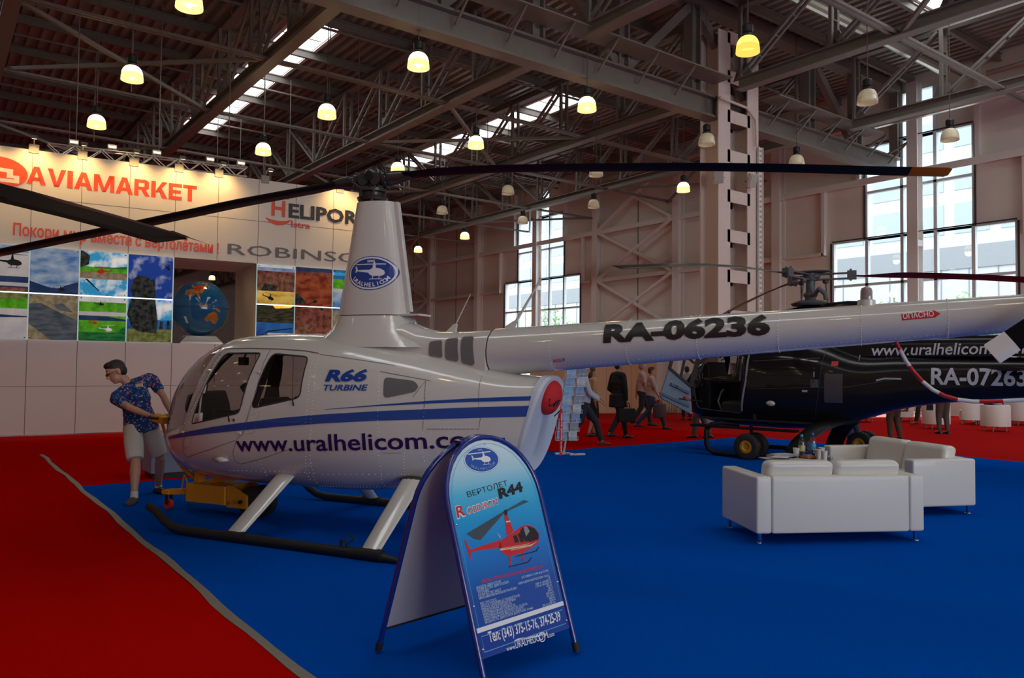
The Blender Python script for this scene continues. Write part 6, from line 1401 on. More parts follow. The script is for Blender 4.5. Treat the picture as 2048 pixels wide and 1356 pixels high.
# ================================================================== SOFAS
m_sofa = mat('white_leatherette', (.70, .675, .63), .38, coat=.15, bump=(180, .12, .004))
def cushion(mb, x0, x1, y0, y1, z0, z1, r=.05, n=6):
    """soft box with rounded edges and slightly puffed faces"""
    rings = []; 
    def ring(ins, z): return [(x, y, z) for x, y in rrect(x0 + ins, x1 - ins, y0 + ins, y1 - ins, max(.012, r - ins * .4), 5)]
    for k in range(n + 1): a = math.pi / 2 * k / n; rings.append(ring(r * (1 - math.sin(a)), z0 + r * (1 - math.cos(a))))
    for k in range(n + 1): a = math.pi / 2 * k / n; rings.append(ring(r * (1 - math.cos(a)), z1 - r * (1 - math.sin(a))))
    return mb.loft(rings)
def sofa(label, loc, ux):
    """origin: back left corner on the floor; x along the back, y towards the front"""
    rz = math.atan2(ux.y, ux.x); t = thing('sofa', label, 'sofa', (loc.x, loc.y, ZC), rz, 'white two-seat sofas'); W_, D_, H_, z0 = 1.72, .84, .64, .10
    b = MB(); cushion(b, 0, .155, 0, D_, z0, H_, .022); b.build('armrest', m_sofa, t, smooth=1)
    b = MB(); cushion(b, W_ - .155, W_, 0, D_, z0, H_, .022); b.build('armrest', m_sofa, t, smooth=1)
    b = MB(); cushion(b, .158, W_ - .158, .0, .17, z0, H_, .018); b.build('back_frame', m_sofa, t, smooth=1)
    b = MB(); cushion(b, .158, W_ - .158, .172, D_ - .01, z0, .27, .018); b.build('seat_base', m_sofa, t, smooth=1)
    for i in range(2):
        xa = .165 + i * (W_ - .33) / 2; xb = xa + (W_ - .33) / 2 - .012
        b = MB(); cushion(b, xa, xb, .28, D_ + .0, .272, .43, .045); b.build('seat_cushion', m_sofa, t, smooth=1)
        b = MB(); cushion(b, xa, xb, 0, .20, 0, .42, .06); c, s = math.cos(.22), math.sin(.22); b.v = [(x, .10 + y * c - (.42 - z) * s * -1.0 - .02, .36 + z * c + y * s * .2) for x, y, z in b.v]; b.build('back_cushion', m_sofa, t, smooth=1)
    for x, y in ((.06, .06), (W_ - .06, .06), (.06, D_ - .06), (W_ - .06, D_ - .06)):
        b = MB(); b.cyl((x, y, .008), (x, y, z0 + .004), .021, n=14); b.lathe([(.001, .0), (.036, .0), (.036, .006), (.02, .012)], (x, y, 0), 16, cap=True); b.build('leg', m_chrome, t, smooth=40)
    return t
A_c = G(1513, 1070, .1); A_r = G(1852, 1064, .1); ua = (A_r - A_c); ua.z = 0; ua.normalize()
sofa('white sofa with its back turned, nearest on the blue carpet', A_c, ua)
ub = V((.42, .907, 0)).normalized(); B_c = V((9.80, 4.06, 0))
sofa('white sofa facing left, partly hidden behind the nearer one', B_c, ub)
# ------------------------------------------------------------------ low table and the things on it
TZ = .55; TC = G(1600, 916, TZ)
t = thing('coffee_table', 'low round dark table loaded with papers, bottles and cups behind the sofa', 'table', (TC.x, TC.y, ZC)); m_tg = mat('table_glass', (.012, .02, .06), .06, coat=1)
b = MB(); b.lathe([(.001, TZ - .02 - ZC), (.50, TZ - .02 - ZC), (.505, TZ - .01 - ZC), (.50, TZ - ZC), (.001, TZ - ZC)], n=48); b.build('table_top', m_tg, t, smooth=30)
for k in range(4):
    a = math.pi / 4 + k * math.pi / 2; b = MB(); b.cyl((.34 * math.cos(a), .34 * math.sin(a), 0), (.34 * math.cos(a), .34 * math.sin(a), TZ - .02 - ZC), .02, n=12); b.build('leg', m_chrome, t, smooth=40)
def bottle(px, py, label, lab_col, cap_col, liquid):
    P = G(px, py, TZ); t = thing('water_bottle', label, 'bottle', (P.x, P.y, TZ), 0, 'plastic bottles on the low table')
    prof = [(.001, 0), (.034, .0), (.040, .008), (.041, .05), (.039, .06), (.041, .07), (.041, .16), (.038, .19), (.028, .225), (.017, .25), (.015, .265), (.001, .266)]
    b = MB(); b.lathe(prof, n=22); b.build('bottle_body', glass('pet_plastic', (.80, .86, .88), .10, .08), t, smooth=40)
    b = MB(); b.lathe([(.0418, .075), (.0418, .15)], n=22); b.build('bottle_label', mat(lab_col[0], lab_col[1], .4), t, smooth=1)
    b = MB(); b.lathe([(.017, .258), (.018, .262), (.018, .286), (.001, .288)], n=16, cap=True); b.build('cap', mat(cap_col[0], cap_col[1], .35), t, smooth=40)
bottle(1603.5, 914, 'clear bottle with a yellow label and light blue cap on the table', ('label_yellow', (.55, .52, .22)), ('cap_cyan', (.03, .40, .62)), 0)
bottle(1625.5, 910, 'clear bottle with a blue label and darker blue cap on the table', ('label_blue', (.10, .35, .65)), ('cap_blue', (.02, .16, .55)), 0)
m_cup = mat('paper_cup', (.78, .75, .73), .6)
def cup(px, py, label, h=.115):
    P = G(px, py, TZ); b = MB(); b.lathe([(.001, .003), (.029, .003), (.029, 0), (.040, h - .004), (.042, h), (.039, h), (.028, .006), (.001, .006)], n=22); o = b.build('paper_cup', m_cup, smooth=40, loc=(P.x, P.y, TZ)); tag(o, label, 'cup', 'white paper cups on the low table')
cup(1592.5, 914, 'white paper cup left of the yellow label bottle'); cup(1636, 917, 'white paper cup behind the rightmost cup, beside the bag'); cup(1648.5, 920, 'white paper cup at the right, nearest the sofa armrest'); cup(1643, 912, 'white paper cup at the back of the cup cluster', .11)
def paper(px, py, rz, w_, h_, z, label, m, group='papers on the low table'):
    P = G(px, py, TZ + z); b = MB(); n = 6; b.v = []
    vs = []; fs = []
    for i in range(n + 1):
        for j in range(2): vs.append((lin(-w_ / 2, w_ / 2, i / n), (j - .5) * h_, .004 * math.sin(i / n * 3.1)))
    for i in range(n): fs.append((2 * i, 2 * i + 2, 2 * i + 3, 2 * i + 1))
    k = len(vs); vs += [(x, y, z_ + .003) for x, y, z_ in vs]; fs += [tuple(q + k for q in f) for f in fs]
    b.add(vs, fs); o = b.build('brochure', m, loc=(P.x, P.y, TZ + z)); o.rotation_euler = (0, 0, rz); tag(o, label, 'paper', group)
m_pp = mat('glossy_paper', (.72, .71, .74), .3); m_pp2 = mat('printed_paper', (.40, .38, .42), .35, noise=(22, .8)); m_pp3 = mat('lilac_paper', (.42, .40, .62), .4)
paper(1547, 917, -.5, .30, .21, .001, 'printed brochure hanging at the left edge of the low table', m_pp2); paper(1568, 909, -.2, .30, .21, .006, 'white brochure at the back left of the low table', m_pp); paper(1577, 912, .1, .29, .20, .011, 'lilac and white brochure on top of the paper pile', m_pp3); paper(1562, 914, .5, .28, .19, .016, 'white sheet lying across the paper pile', m_pp); paper(1600, 919, -.8, .26, .18, .001, 'printed sheet at the front of the low table', m_pp2)
P = G(1618, 917, TZ); b = MB(); b.loft([[(-.11, -.05, 0), (.11, -.05, 0), (.11, .06, 0), (-.11, .06, 0)], [(-.115, -.055, .02), (.115, -.055, .012), (.115, .065, .012), (-.115, .065, .02)], [(-.05, -.01, .055), (.04, -.01, .05), (.05, .03, .045), (-.03, .03, .055)]]); o = b.build('leather_case', mat('brown_leather', (.20, .055, .015), .5, bump=(60, .4, .01)), loc=(P.x, P.y, TZ + .001), smooth=30, bevel=.006); tag(o, 'crumpled brown leather case in front of the bottles', 'case')
P = G(1617, 905, TZ); b = MB(); rnd = random.Random(3)
rings = [[(.055 * (1 + .35 * rnd.random()) * math.cos(a), .09 * (1 + .3 * rnd.random()) * math.sin(a), z) for a in [2 * math.pi * k / 14 for k in range(14)]] for z in (.0, .04, .09, .13, .15)]
b.loft(rings); o = b.build('plastic_bag', glass('bag_film', (.72, .78, .84), .18, .15), loc=(P.x, P.y, TZ + .001), smooth=1); tag(o, 'crumpled clear plastic bag between the two bottles', 'bag')
P = G(1660, 917, TZ); b = MB(); b.bx(-.035, .035, -.03, .03, 0, .03); o = b.build('small_box', mat('grey_card', (.42, .42, .42), .5), loc=(P.x, P.y, TZ), bevel=.004); tag(o, 'small grey box at the right edge of the table', 'box')
# ================================================================== PEOPLE
DG = bpy.context.evaluated_depsgraph_get
def skin(mb, name, m, parent, vox=.014, it=6, keep=None):
    """weld overlapping limb volumes into one continuous surface"""
    me = bpy.data.meshes.new('tmp'); me.from_pydata([tuple(v) for v in mb.v], [], mb.f)
    b = bmesh.new(); b.from_mesh(me); bmesh.ops.recalc_face_normals(b, faces=b.faces); b.to_mesh(me); b.free()
    o = bpy.data.objects.new('tmp', me); COL.objects.link(o)
    r = o.modifiers.new('r', 'REMESH'); r.mode = 'VOXEL'; r.voxel_size = vox
    s = o.modifiers.new('s', 'SMOOTH'); s.iterations = it; s.factor = .5
    bpy.context.view_layer.update()
    nm = bpy.data.meshes.new_from_object(o.evaluated_get(DG())); bpy.data.objects.remove(o); nm.name = name
    nm.materials.clear(); nm.materials.append(m)
    return finish(name, nm, parent, smooth=1)
def limb(mb, pts, rs, n=14): mb.tube(pts, rs, n); [mb.ell(p, (r, r, r), 12, 8) for p, r in zip(pts, rs)]
def basis(f, u): f = V(f).normalized(); u = V(u); u = (u - f * u.dot(f)).normalized(); s = f.cross(u).normalized(); return s, f, u
def head(mb, c, f, u, k=1.0):
    s, f, u = basis(f, u); M = Matrix((s, f, u)).transposed(); c = V(c)
    mb.ell(c + u * .025 * k, (.074 * k, .094 * k, .092 * k), 18, 12, M); mb.ell(c + f * .022 * k - u * .05 * k, (.056 * k, .066 * k, .066 * k), 16, 10, M); mb.ell(c + f * .05 * k - u * .09 * k, (.032 * k, .03 * k, .024 * k), 12, 8, M)
    mb.ell(c + f * .098 * k - u * .022 * k, (.013 * k, .022 * k, .024 * k), 10, 7, M); mb.ell(c + f * .082 * k + u * .018 * k, (.05 * k, .016 * k, .012 * k), 12, 6, M)
    for q in (-1, 1): mb.ell(c + s * q * .074 * k - f * .008 * k - u * .012 * k, (.010 * k, .02 * k, .032 * k), 8, 6, M)
    return s, f, u, M
def hair(mb, c, f, u, k=1.0, long=0):
    s, f, u = basis(f, u); M = Matrix((s, f, u)).transposed(); c = V(c)
    mb.ell(c + u * .052 * k - f * .012 * k, (.080 * k, .096 * k, .080 * k), 18, 10, M); mb.ell(c - f * .045 * k + u * .005 * k, (.076 * k, .062 * k, .075 * k), 16, 10, M); mb.ell(c + u * .095 * k + f * .035 * k, (.058 * k, .056 * k, .034 * k), 14, 8, M)
    if long: mb.ell(c - f * .06 * k - u * .07 * k, (.08 * k, .06 * k, .12 * k), 14, 8, M)
def hand(mb, wrist, d, pn, thumb, curl=.5, k=1.0):
    """palm and five bent fingers: d = finger direction, pn = palm normal, thumb = side the thumb leaves from"""
    d = V(d).normalized(); pn = (V(pn) - d * V(pn).dot(d)).normalized(); t = d.cross(pn) * thumb; w = V(wrist); M = Matrix((t, d, pn)).transposed()
    mb.ell(w + d * .048 * k, (.042 * k, .056 * k, .019 * k), 12, 8, M)
    for i, (off, L) in enumerate(((.030, .072), (.011, .082), (-.009, .076), (-.028, .060))):
        p = w + d * .085 * k + t * off * k; pts = [w + d * .05 * k + t * off * .8 * k, p]; dd = d.copy()
        for j in range(3):
            a = curl * (.6, .9, .7)[j]; dd = (dd * math.cos(a) + pn * math.sin(a)).normalized(); p = p + dd * L * k * (.45, .32, .26)[j]; pts.append(p)
        mb.tube(pts, [.011 * k, .011 * k, .0098 * k, .009 * k, .0075 * k], 8); mb.ell(pts[-1], (.0075 * k,) * 3, 8, 6)
    p0 = w + d * .022 * k + t * .03 * k; p1 = p0 + (t * .8 + d * .5 + pn * .35).normalized() * .042 * k; p2 = p1 + (d * .8 + pn * .55 + t * .1).normalized() * .034 * k; p3 = p2 + (d * .7 + pn * .6 - t * .15).normalized() * .024 * k
    mb.tube([p0, p1, p2, p3], [.014 * k, .0125 * k, .011 * k, .008 * k], 8); mb.ell(p3, (.008 * k,) * 3, 8, 6)
def shoe(mb, ankle, toe, k=1.0):
    a, t = V(ankle), V(toe); d = (t - a); d.z = 0; L = d.length; d.normalize(); s = V((-d.y, d.x, 0)); z = min(a.z - .07, t.z - .02)
    rings = []
    for q, w_, h in ((-.075, .028, .05), (-.05, .036, .075), (.0, .04, .085), (.06, .044, .07), (.12, .048, .052), (.17, .042, .042), (.2, .02, .03)):
        c = V((a.x, a.y, z)) + d * q * k; rings.append([c + s * w_ * k * math.cos(x) + V((0, 0, max(0, h * k * (.45 + .55 * math.sin(x)) if math.sin(x) > -.8 else 0))) for x in [2 * math.pi * i / 16 for i in range(16)]])
    mb.loft(rings)
SKN = mat('skin_tone', (.46, .24, .16), .5); 
def person(label, J, sp, vox=.02, origin=None, face=None):
    """J: joints; f_/u_: head facing and up; chest direction cf. sp: materials and garment kinds"""
    o = V(origin) if origin else V((J['hip'].x, J['hip'].y, 0)); t = thing('person', label, 'person', o, 0)
    j = {k: (V(v) - o if k not in ('hf', 'hu', 'cf') else V(v)) for k, v in J.items()}
    k = sp.get('k', 1.0); sk = sp.get('skin', SKN)
    cf = j['cf'].normalized(); side = (j['shR'] - j['shL']).normalized(); mid = (j['shL'] + j['shR']) / 2; upv = (mid - j['hip']).normalized()
    cf = (cf - upv * cf.dot(upv)).normalized(); sd = cf.cross(upv).normalized(); MT = Matrix((sd, cf, upv)).transposed()
    def torso(mb, g=0.0):
        H = (mid - j['hip']).length; b = sp.get('belly', 1.0)
        for f_, rx_, ry_, fo in ((0.0, .165, .115, 0), (.12, .168, .125 * b, .01), (.3, .160, .125 * b, .02), (.5, .165, .122 * b, .012), (.7, .178, .118, .0), (.86, .165, .10, -.005)):
            mb.ell(j['hip'] + upv * H * f_ + cf * fo, ((rx_ + g) * k, (ry_ + g) * k, (.13) * k), 20, 10, MT)
        for q in ('shL', 'shR'): mb.ell(j[q] + (mid - j[q]) * .12, ((.072 + g) * k,) * 3, 14, 10)
        mb.tube([j['shL'], mid + upv * .02, j['shR']], [(.07 + g) * k, (.085 + g) * k, (.07 + g) * k], 14)
    b = MB(); torso(b, -.012)
    b.tube([mid - upv * .02, mid + (j['head'] - mid) * .5, j['head'] - (j['head'] - mid) * .1], [.062 * k, .054 * k, .05 * k], 14); S_, F_, U2, MH = head(b, j['head'], j['hf'], j['hu'], k * sp.get('hk', 1))
    for a in 'LR':
        limb(b, [j['sh' + a], j['sh' + a].lerp(j['el' + a], .5), j['el' + a], j['el' + a].lerp(j['wr' + a], .35), j['wr' + a]], [.05 * k, .046 * k, .038 * k, .04 * k, .026 * k])
        limb(b, [j['hip' + a], j['hip' + a].lerp(j['kn' + a], .5), j['kn' + a], j['kn' + a].lerp(j['an' + a], .3), j['kn' + a].lerp(j['an' + a], .65), j['an' + a]], [.085 * k, .072 * k, .054 * k, .058 * k, .044 * k, .034 * k])
        b.ell(j['an' + a].lerp(j['to' + a], .35) - V((0, 0, .03)), (.04 * k, .04 * k, .035 * k), 10, 7)
        d = j['wr' + a] - j['el' + a]; hd = sp.get('hand' + a, {}); hand(b, j['wr' + a], hd.get('d', d), hd.get('pn', -cf if False else cf.cross(d) if False else (V((0, 0, -1)) if abs(d.normalized().z) < .7 else cf)), hd.get('th', 1 if a == 'L' else -1), hd.get('curl', .45), k)
    body = skin(b, 'body', sk, t, min(vox, .016 if vox > .012 else .007), 4)
    b = MB(); hair(b, j['head'], j['hf'], j['hu'], k * sp.get('hk', 1), sp.get('long', 0)); skin(b, 'hair', sp['hair'], t, vox * .8, 4)
    # upper garment
    b = MB(); torso(b, .008); sl = sp.get('sleeve', 1.0)
    for a in 'LR':
        e = j['sh' + a].lerp(j['el' + a], min(1, sl * 2) if sl <= .5 else 1); pts = [j['sh' + a], j['sh' + a].lerp(e, .5), e]; rs = [.072 * k, .066 * k, .06 * k]
        if sl > .5: w_ = j['el' + a].lerp(j['wr' + a], .97); pts += [j['el' + a].lerp(w_, .5), w_]; rs += [.052 * k, .042 * k]
        b.tube(pts, rs, 14)
        if sl > .5: b.ell(pts[2], (.058 * k,) * 3, 12, 8)
    if sp.get('untuck'):
        b.loft([[j['hip'] + upv * z_ + sd * rx_ * k * math.cos(a_) + cf * ry_ * k * math.sin(a_) for a_ in [2 * math.pi * q_ / 24 for q_ in range(24)]] for z_, rx_, ry_ in ((.16, .17, .13), (.04, .195, .150), (-.07, .205, .16), (-.10, .20, .155))])
    if sp.get('coat'): b.tube([j['hip'] + upv * .1, j['hip'] - V((0, 0, .2))], [.19 * k, .205 * k], 20)
    sh = skin(b, sp.get('topname', 'shirt'), sp['top'], t, vox, 4)
    # lower garment
    b = MB(); hem = sp.get('hem', 1.0); b.ell(j['hip'] + upv * .02, (.178 * k, .132 * k, .13 * k), 18, 10, MT)
    if sp.get('skirt'):
        kn = (j['knL'] + j['knR']) / 2; b.tube([j['hip'] + upv * .08, j['hip'] - V((0, 0, .15)), kn - V((0, 0, .04))], [.16 * k, .19 * k, .16 * k], 20)
    else:
        for a in 'LR':
            th_ = [j['hip' + a], j['hip' + a].lerp(j['kn' + a], .5), j['kn' + a]]; rs = [.100 * k, .088 * k, .074 * k]
            if hem >= 1: th_ += [j['kn' + a].lerp(j['an' + a], .5), j['an' + a] + V((0, 0, .0))]; rs += [.066 * k, .056 * k]
            else: th_[-1] = j['kn' + a].lerp(j['hip' + a], .10); rs = [.104 * k, .104 * k, .092 * k]
            b.tube(th_, rs, 14); b.ell(th_[2] if hem >= 1 else th_[1], (rs[2],) * 3, 12, 8)
    skin(b, sp.get('botname', 'trousers'), sp['bot'], t, vox, 3)
    for a in 'LR':
        b = MB(); shoe(b, j['an' + a], j['to' + a], k); b.build('shoe', sp['shoe'], t, smooth=50, fix=True)
    return t, j, (S_, F_, U2, cf, upv, sd, mid)
# ---- the man at the tow handle
def floral():
    m = bpy.data.materials.new('floral_shirt'); m.use_nodes = True; nt = m.node_tree; b = nt.nodes['Principled BSDF']; b.inputs['Roughness'].default_value = .85
    tc = nt.nodes.new('ShaderNodeTexCoord'); last = None
    col = (.008, .025, .14, 1)
    for sc_, th, c, off in ((16, .30, (.02, .09, .32, 1), 0), (24, .26, (.05, .28, .36, 1), 3), (30, .22, (.30, .42, .48, 1), 9), (13, .24, (.55, .08, .12, 1), 17), (17, .18, (.60, .22, .25, 1), 31)):
        mp = nt.nodes.new('ShaderNodeMapping'); mp.inputs['Location'].default_value = (off, off * .7, off * 1.3); vo = nt.nodes.new('ShaderNodeTexVoronoi'); vo.inputs['Scale'].default_value = sc_
        lt = nt.nodes.new('ShaderNodeMath'); lt.operation = 'LESS_THAN'; lt.inputs[1].default_value = th
        mx = nt.nodes.new('ShaderNodeMix'); mx.data_type = 'RGBA'; mx.inputs[7].default_value = c
        nt.links.new(tc.outputs['Object'], mp.inputs[0]); nt.links.new(mp.outputs[0], vo.inputs['Vector']); nt.links.new(vo.outputs['Distance'], lt.inputs[0]); nt.links.new(lt.outputs[0], mx.inputs[0])
        if last is None: mx.inputs[6].default_value = col
        else: nt.links.new(last, mx.inputs[6])
        last = mx.outputs[2]
    nt.links.new(last, b.inputs['Base Color']); return m
f1, f2 = G(268, 1008), G(321, 987)
def up_(p, z): return V((p.x, p.y, z))
gr = V((0, 0, 0))
J = dict(hip=pd(281, 846, 9.55), hipL=pd(299, 852, 9.62), hipR=pd(265, 853, 9.48), knR=pd(271, 926, 9.30), anR=up_(f1, .095) , toR=up_(f1, .03) + (-fwd0 * .2 + right * .03), knL=pd(321, 916, 9.72), anL=up_(f2, .095) - right * .03, toL=up_(f2, .03) + (-fwd0 * .13 + right * .16),
         shR=pd(231, 797, 9.38), shL=pd(303, 757, 9.66), elR=pd(258, 815, 9.18), wrR=pd(299, 831, 9.18), elL=pd(327, 793, 9.62), wrL=pd(342, 826, 9.5), head=pd(233, 744, 9.42), hf=-R_ * .75 - U_ * .42 - fwd * .62, hu=U_ * .9 - R_ * .36, cf=-fwd * .9 - R_ * .25)
m_shorts = mat('cream_shorts', (.55, .50, .44), .85); m_shoe_b = mat('brown_shoe', (.05, .03, .022), .6); m_hair_d = mat('dark_hair', (.015, .010, .008), .6)
man, j, fr = person('man in a blue floral shirt and cream shorts pulling the yellow tow handle', J, dict(top=floral(), bot=m_shorts, shoe=m_shoe_b, hair=m_hair_d, sleeve=.34, hem=.5, k=1.05, belly=1.05, hk=1.1, untuck=1, botname='shorts', handR=dict(d=R_ * .95 - U_ * .1, pn=-U_ - fwd * .3, th=1, curl=.95), handL=dict(d=-U_ * .5 - R_ * .6, pn=-R_, th=-1, curl=.9)), vox=.011)
S_h, F_h, U_h, cfm, upm, sdm, midm = fr; hc = j['head']; kk = 1.155
b = MB()
for q in (-1, 1):
    c = hc + F_h * .098 * kk + S_h * q * .034 * kk + U_h * .004; b.tube([c + (S_h * math.cos(a) * .026 + U_h * math.sin(a) * .018) for a in [2 * math.pi * i / 16 for i in range(17)]], .0035, 6, False); b.tube([c + S_h * q * .026, hc + S_h * q * .084 * kk + F_h * .01 + U_h * .0], .003, 6)
b.tube([hc + F_h * .10 * kk + S_h * q * .009 + U_h * .006 for q in (-1, 1)], .003, 6); b.build('glasses', m_black, man, smooth=1)
b = MB()
for q in (-1, 1): b.ell(hc + F_h * .086 * kk + S_h * q * .033 * kk + U_h * .003, (.012, .012, .009), 10, 7)
b.build('eyes', mat('eye_dark', (.02, .014, .012), .2), man, smooth=1)
b = MB(); b.ell(hc + F_h * .083 * kk - U_h * .062 * kk, (.026, .012, .007), 12, 6, Matrix((S_h, F_h, U_h)).transposed()); b.build('mouth', mat('lips', (.30, .10, .08), .5), man, smooth=1)
b = MB(); bc0 = midm - upm * .13 + cfm * .135 - sdm * -.07; bdg = pl(278, 769, man.location + midm - upm * .13 + cfm * .125, cfm) - man.location
b.box(bdg, (.10, .006, .058), Matrix((sdm, cfm, upm)).transposed()); b.build('name_badge', mat('badge_card', (.75, .68, .45), .3), man)
b = MB(); b.box(bdg + upm * .02 + cfm * .004, (.10, .004, .012), Matrix((sdm, cfm, upm)).transposed()); b.build('badge_stripe', mat('badge_violet', (.12, .06, .3), .4), man)
b = MB(); w_ = midm + upm * .055 + (hc - midm) * .12; b.tube([w_ + (sdm * math.cos(a) * .075 + cfm * math.sin(a) * .07) - upm * .02 * math.sin(a) for a in [2 * math.pi * i / 20 for i in range(21)]], .017, 8, False); b.build('shirt_collar', mat('collar_navy', (.01, .03, .12), .85), man, smooth=1)
for a in 'LR':
    b = MB(); b.tube([j['an' + a] + V((0, 0, -.02)), j['an' + a] + V((0, 0, .055))], [.046, .043], 12); b.build('sock', mat('white_sock', (.55, .53, .52), .9), man, smooth=40)
# ---- passers-by
def walker(label, foot, ang, sp, h=1.76, st=.35, swing=(.25, -.25), elb=(.25, .25), turn=0.0, hl_=None, lean=0.0):
    """ang: walking direction (world); st: half stride in metres; swing: arm swing angles"""
    k = h / 1.76; f = V((math.cos(ang), math.sin(ang), 0)); s = V((f.y, -f.x, 0)); o = V((foot[0], foot[1], 0))
    hip = o + V((0, 0, (.93 - st * .16) * k)); upv = (V((0, 0, 1)) + f * lean).normalized(); J = dict(hip=hip, cf=f, hf=(f * math.cos(turn) + s * math.sin(turn)), hu=V((0, 0, 1)) + f * lean * .5)
    for a, q in (('L', -1), ('R', 1)):
        w = q if a == 'R' else -1; J['hip' + a] = hip + s * q * .09 * k - V((0, 0, .02)); fx = st * (1 if a == 'L' else -1)
        J['an' + a] = o + f * fx * k + s * q * .085 * k + V((0, 0, .09 + (.07 if fx < -.2 else 0))); J['to' + a] = J['an' + a] + f * .16 - V((0, 0, .065))
        m_ = (J['hip' + a] + J['an' + a]) / 2; J['kn' + a] = m_ + f * (.05 + (.07 if fx < 0 else .03) * min(1, abs(st) * 3)) * k
        sh = hip + upv * .50 * k + s * q * .185 * k; J['sh' + a] = sh; sw = swing[0 if a == 'L' else 1]; e = elb[0 if a == 'L' else 1]
        J['el' + a] = sh + (-upv * math.cos(sw) + f * math.sin(sw) + s * q * .12).normalized() * .30 * k; J['wr' + a] = J['el' + a] + (-upv * math.cos(sw + e) + f * math.sin(sw + e)).normalized() * .25 * k
    J['head'] = hip + upv * .71 * k + f * .02
    J['shL'], J['shR'] = J['shL'], J['shR']; sp = dict(sp); sp['k'] = k
    # shoulders named from the person's own left and right
    return person(label, J, sp, .02, (o.x, o.y, 0)), J
cl_ = lambda n, c, r=.85: mat(n, c, r)
m_blk = cl_('black_cloth', (.008, .008, .009)); m_navyc = cl_('navy_cloth', (.015, .018, .035)); m_whsh = cl_('pale_shirt', (.42, .42, .52)); m_bshoe = mat('black_shoe', (.008, .008, .008), .35); m_beige = cl_('beige_jacket', (.50, .33, .17)); m_pink = cl_('pink_grey_shirt', (.42, .32, .30)); m_greyt = cl_('grey_trousers', (.07, .065, .06)); m_jean = cl_('blue_jeans', (.02, .03, .07)); m_tanshoe = mat('tan_shoe', (.10, .045, .02), .5)
m_hbr = mat('brown_hair', (.06, .03, .015), .6); m_hgr = mat('grey_hair', (.25, .22, .20), .6)
AR = math.atan2(right.y, right.x)              # walking towards the right of the picture
walker('man in a white shirt and dark trousers walking right behind the brochure rack', (11.25, 12.45), AR, dict(top=m_whsh, bot=m_navyc, shoe=m_tanshoe, hair=m_hbr), 1.78, .38, (.5, .35), (.5, .6))
walker('woman in a beige jacket and black skirt, half hidden behind the man in black', (12.75, 13.85), AR + .4, dict(top=m_beige, bot=m_blk, shoe=m_bshoe, hair=m_hbr, skirt=1, botname='skirt', long=1, coat=0), 1.66, .12, (.2, -.1), (.2, .2))
(sm, sj, sf), _ = walker('man in a black suit walking away with a black briefcase', (12.85, 13.05), AR + .5, dict(top=m_blk, bot=m_blk, shoe=m_bshoe, hair=m_hair_d, coat=1, topname='suit_jacket'), 1.86, .28, (-.25, .1), (1.2, .05))
(wm, wj, wf), _ = walker('man in a pinkish short sleeved shirt walking right with a dark carrier bag', (15.55, 14.55), AR, dict(top=m_pink, bot=m_jean, shoe=m_bshoe, hair=m_hbr, sleeve=.4), 1.74, .40, (.1, .3), (.35, .15))
walker('man with grey hair walking behind the man with the carrier bag', (16.3, 15.6), AR, dict(top=cl_('rose_shirt', (.45, .33, .32)), bot=m_navyc, shoe=m_bshoe, hair=m_hgr, sleeve=.4), 1.84, .25, (-.3, .2), (.2, .2))
walker('person in grey trousers walking left, cut off by the nose of the black helicopter', (14.75, 12.15), AR + math.pi - .3, dict(top=m_greyt, bot=m_greyt, shoe=m_bshoe, hair=m_hbr), 1.72, .18, (.1, -.1))
walker('dark haired person in a pale shirt seen through the open helicopter door window', (19.4, 16.6), AR + 1.6, dict(top=m_whsh, bot=m_navyc, shoe=m_bshoe, hair=m_hair_d), 1.72, .1, (.1, -.1))
walker('person in blue jeans standing behind the black helicopter belly', (15.95, 9.0), AR + 2.6, dict(top=m_navyc, bot=m_jean, shoe=m_bshoe, hair=m_hbr), 1.76, .1, (.1, -.1))
walker('person in a long black coat standing behind the black helicopter tail', (18.5, 9.45), AR + 2.0, dict(top=m_blk, bot=cl_('brown_trousers', (.06, .042, .03)), shoe=m_bshoe, hair=m_hair_d, coat=1, topname='coat'), 1.8, .06, (.1, -.1))
(gm, gj, gf), _ = walker('man in grey trousers standing before the white tub chairs', (21.4, 9.65), AR + 1.6, dict(top=cl_('slate_shirt', (.10, .09, .10)), bot=cl_('taupe_trousers', (.085, .068, .062)), shoe=m_bshoe, hair=m_hbr), 1.76, .04, (.15, -.05), (.8, .4))
def bag(name, label, cat, p, rz, sz, m, h=.14):
    t = thing(name, label, cat, p, rz); b = MB(); cushion(b, -sz[0] / 2, sz[0] / 2, -sz[1] / 2, sz[1] / 2, 0, sz[2], .03); b.build('bag_body', m, t, smooth=1)
    b = MB(); b.tube([(-sz[0] * .2, 0, sz[2] - .01), (-sz[0] * .16, 0, sz[2] + h * .8), (0, 0, sz[2] + h), (sz[0] * .16, 0, sz[2] + h * .8), (sz[0] * .2, 0, sz[2] - .01)], .011, 8); b.build('handle', m, t, smooth=1); return t
def hpt(root, j_, a): return root.location + j_['wr' + a]
q = hpt(sm, sj, 'R'); bag('briefcase', 'black briefcase in the right hand of the man in the black suit', 'bag', (q.x, q.y, q.z - .48), AR + .3, (.42, .14, .31), m_blk)
q = hpt(wm, wj, 'R'); bag('carrier_bag', 'dark carrier bag held by the man in the pinkish shirt', 'bag', (q.x, q.y, q.z - .52), AR, (.34, .12, .38), cl_('wine_bag', (.05, .025, .03), .4), .10)
b = MB(); q = wf[6] - wf[4] * .2 + wf[3] * .15; b.box(q, (.06, .01, .09)); b.build('name_badge', mat('badge_blue_card', (.4, .5, .7), .4), wm)
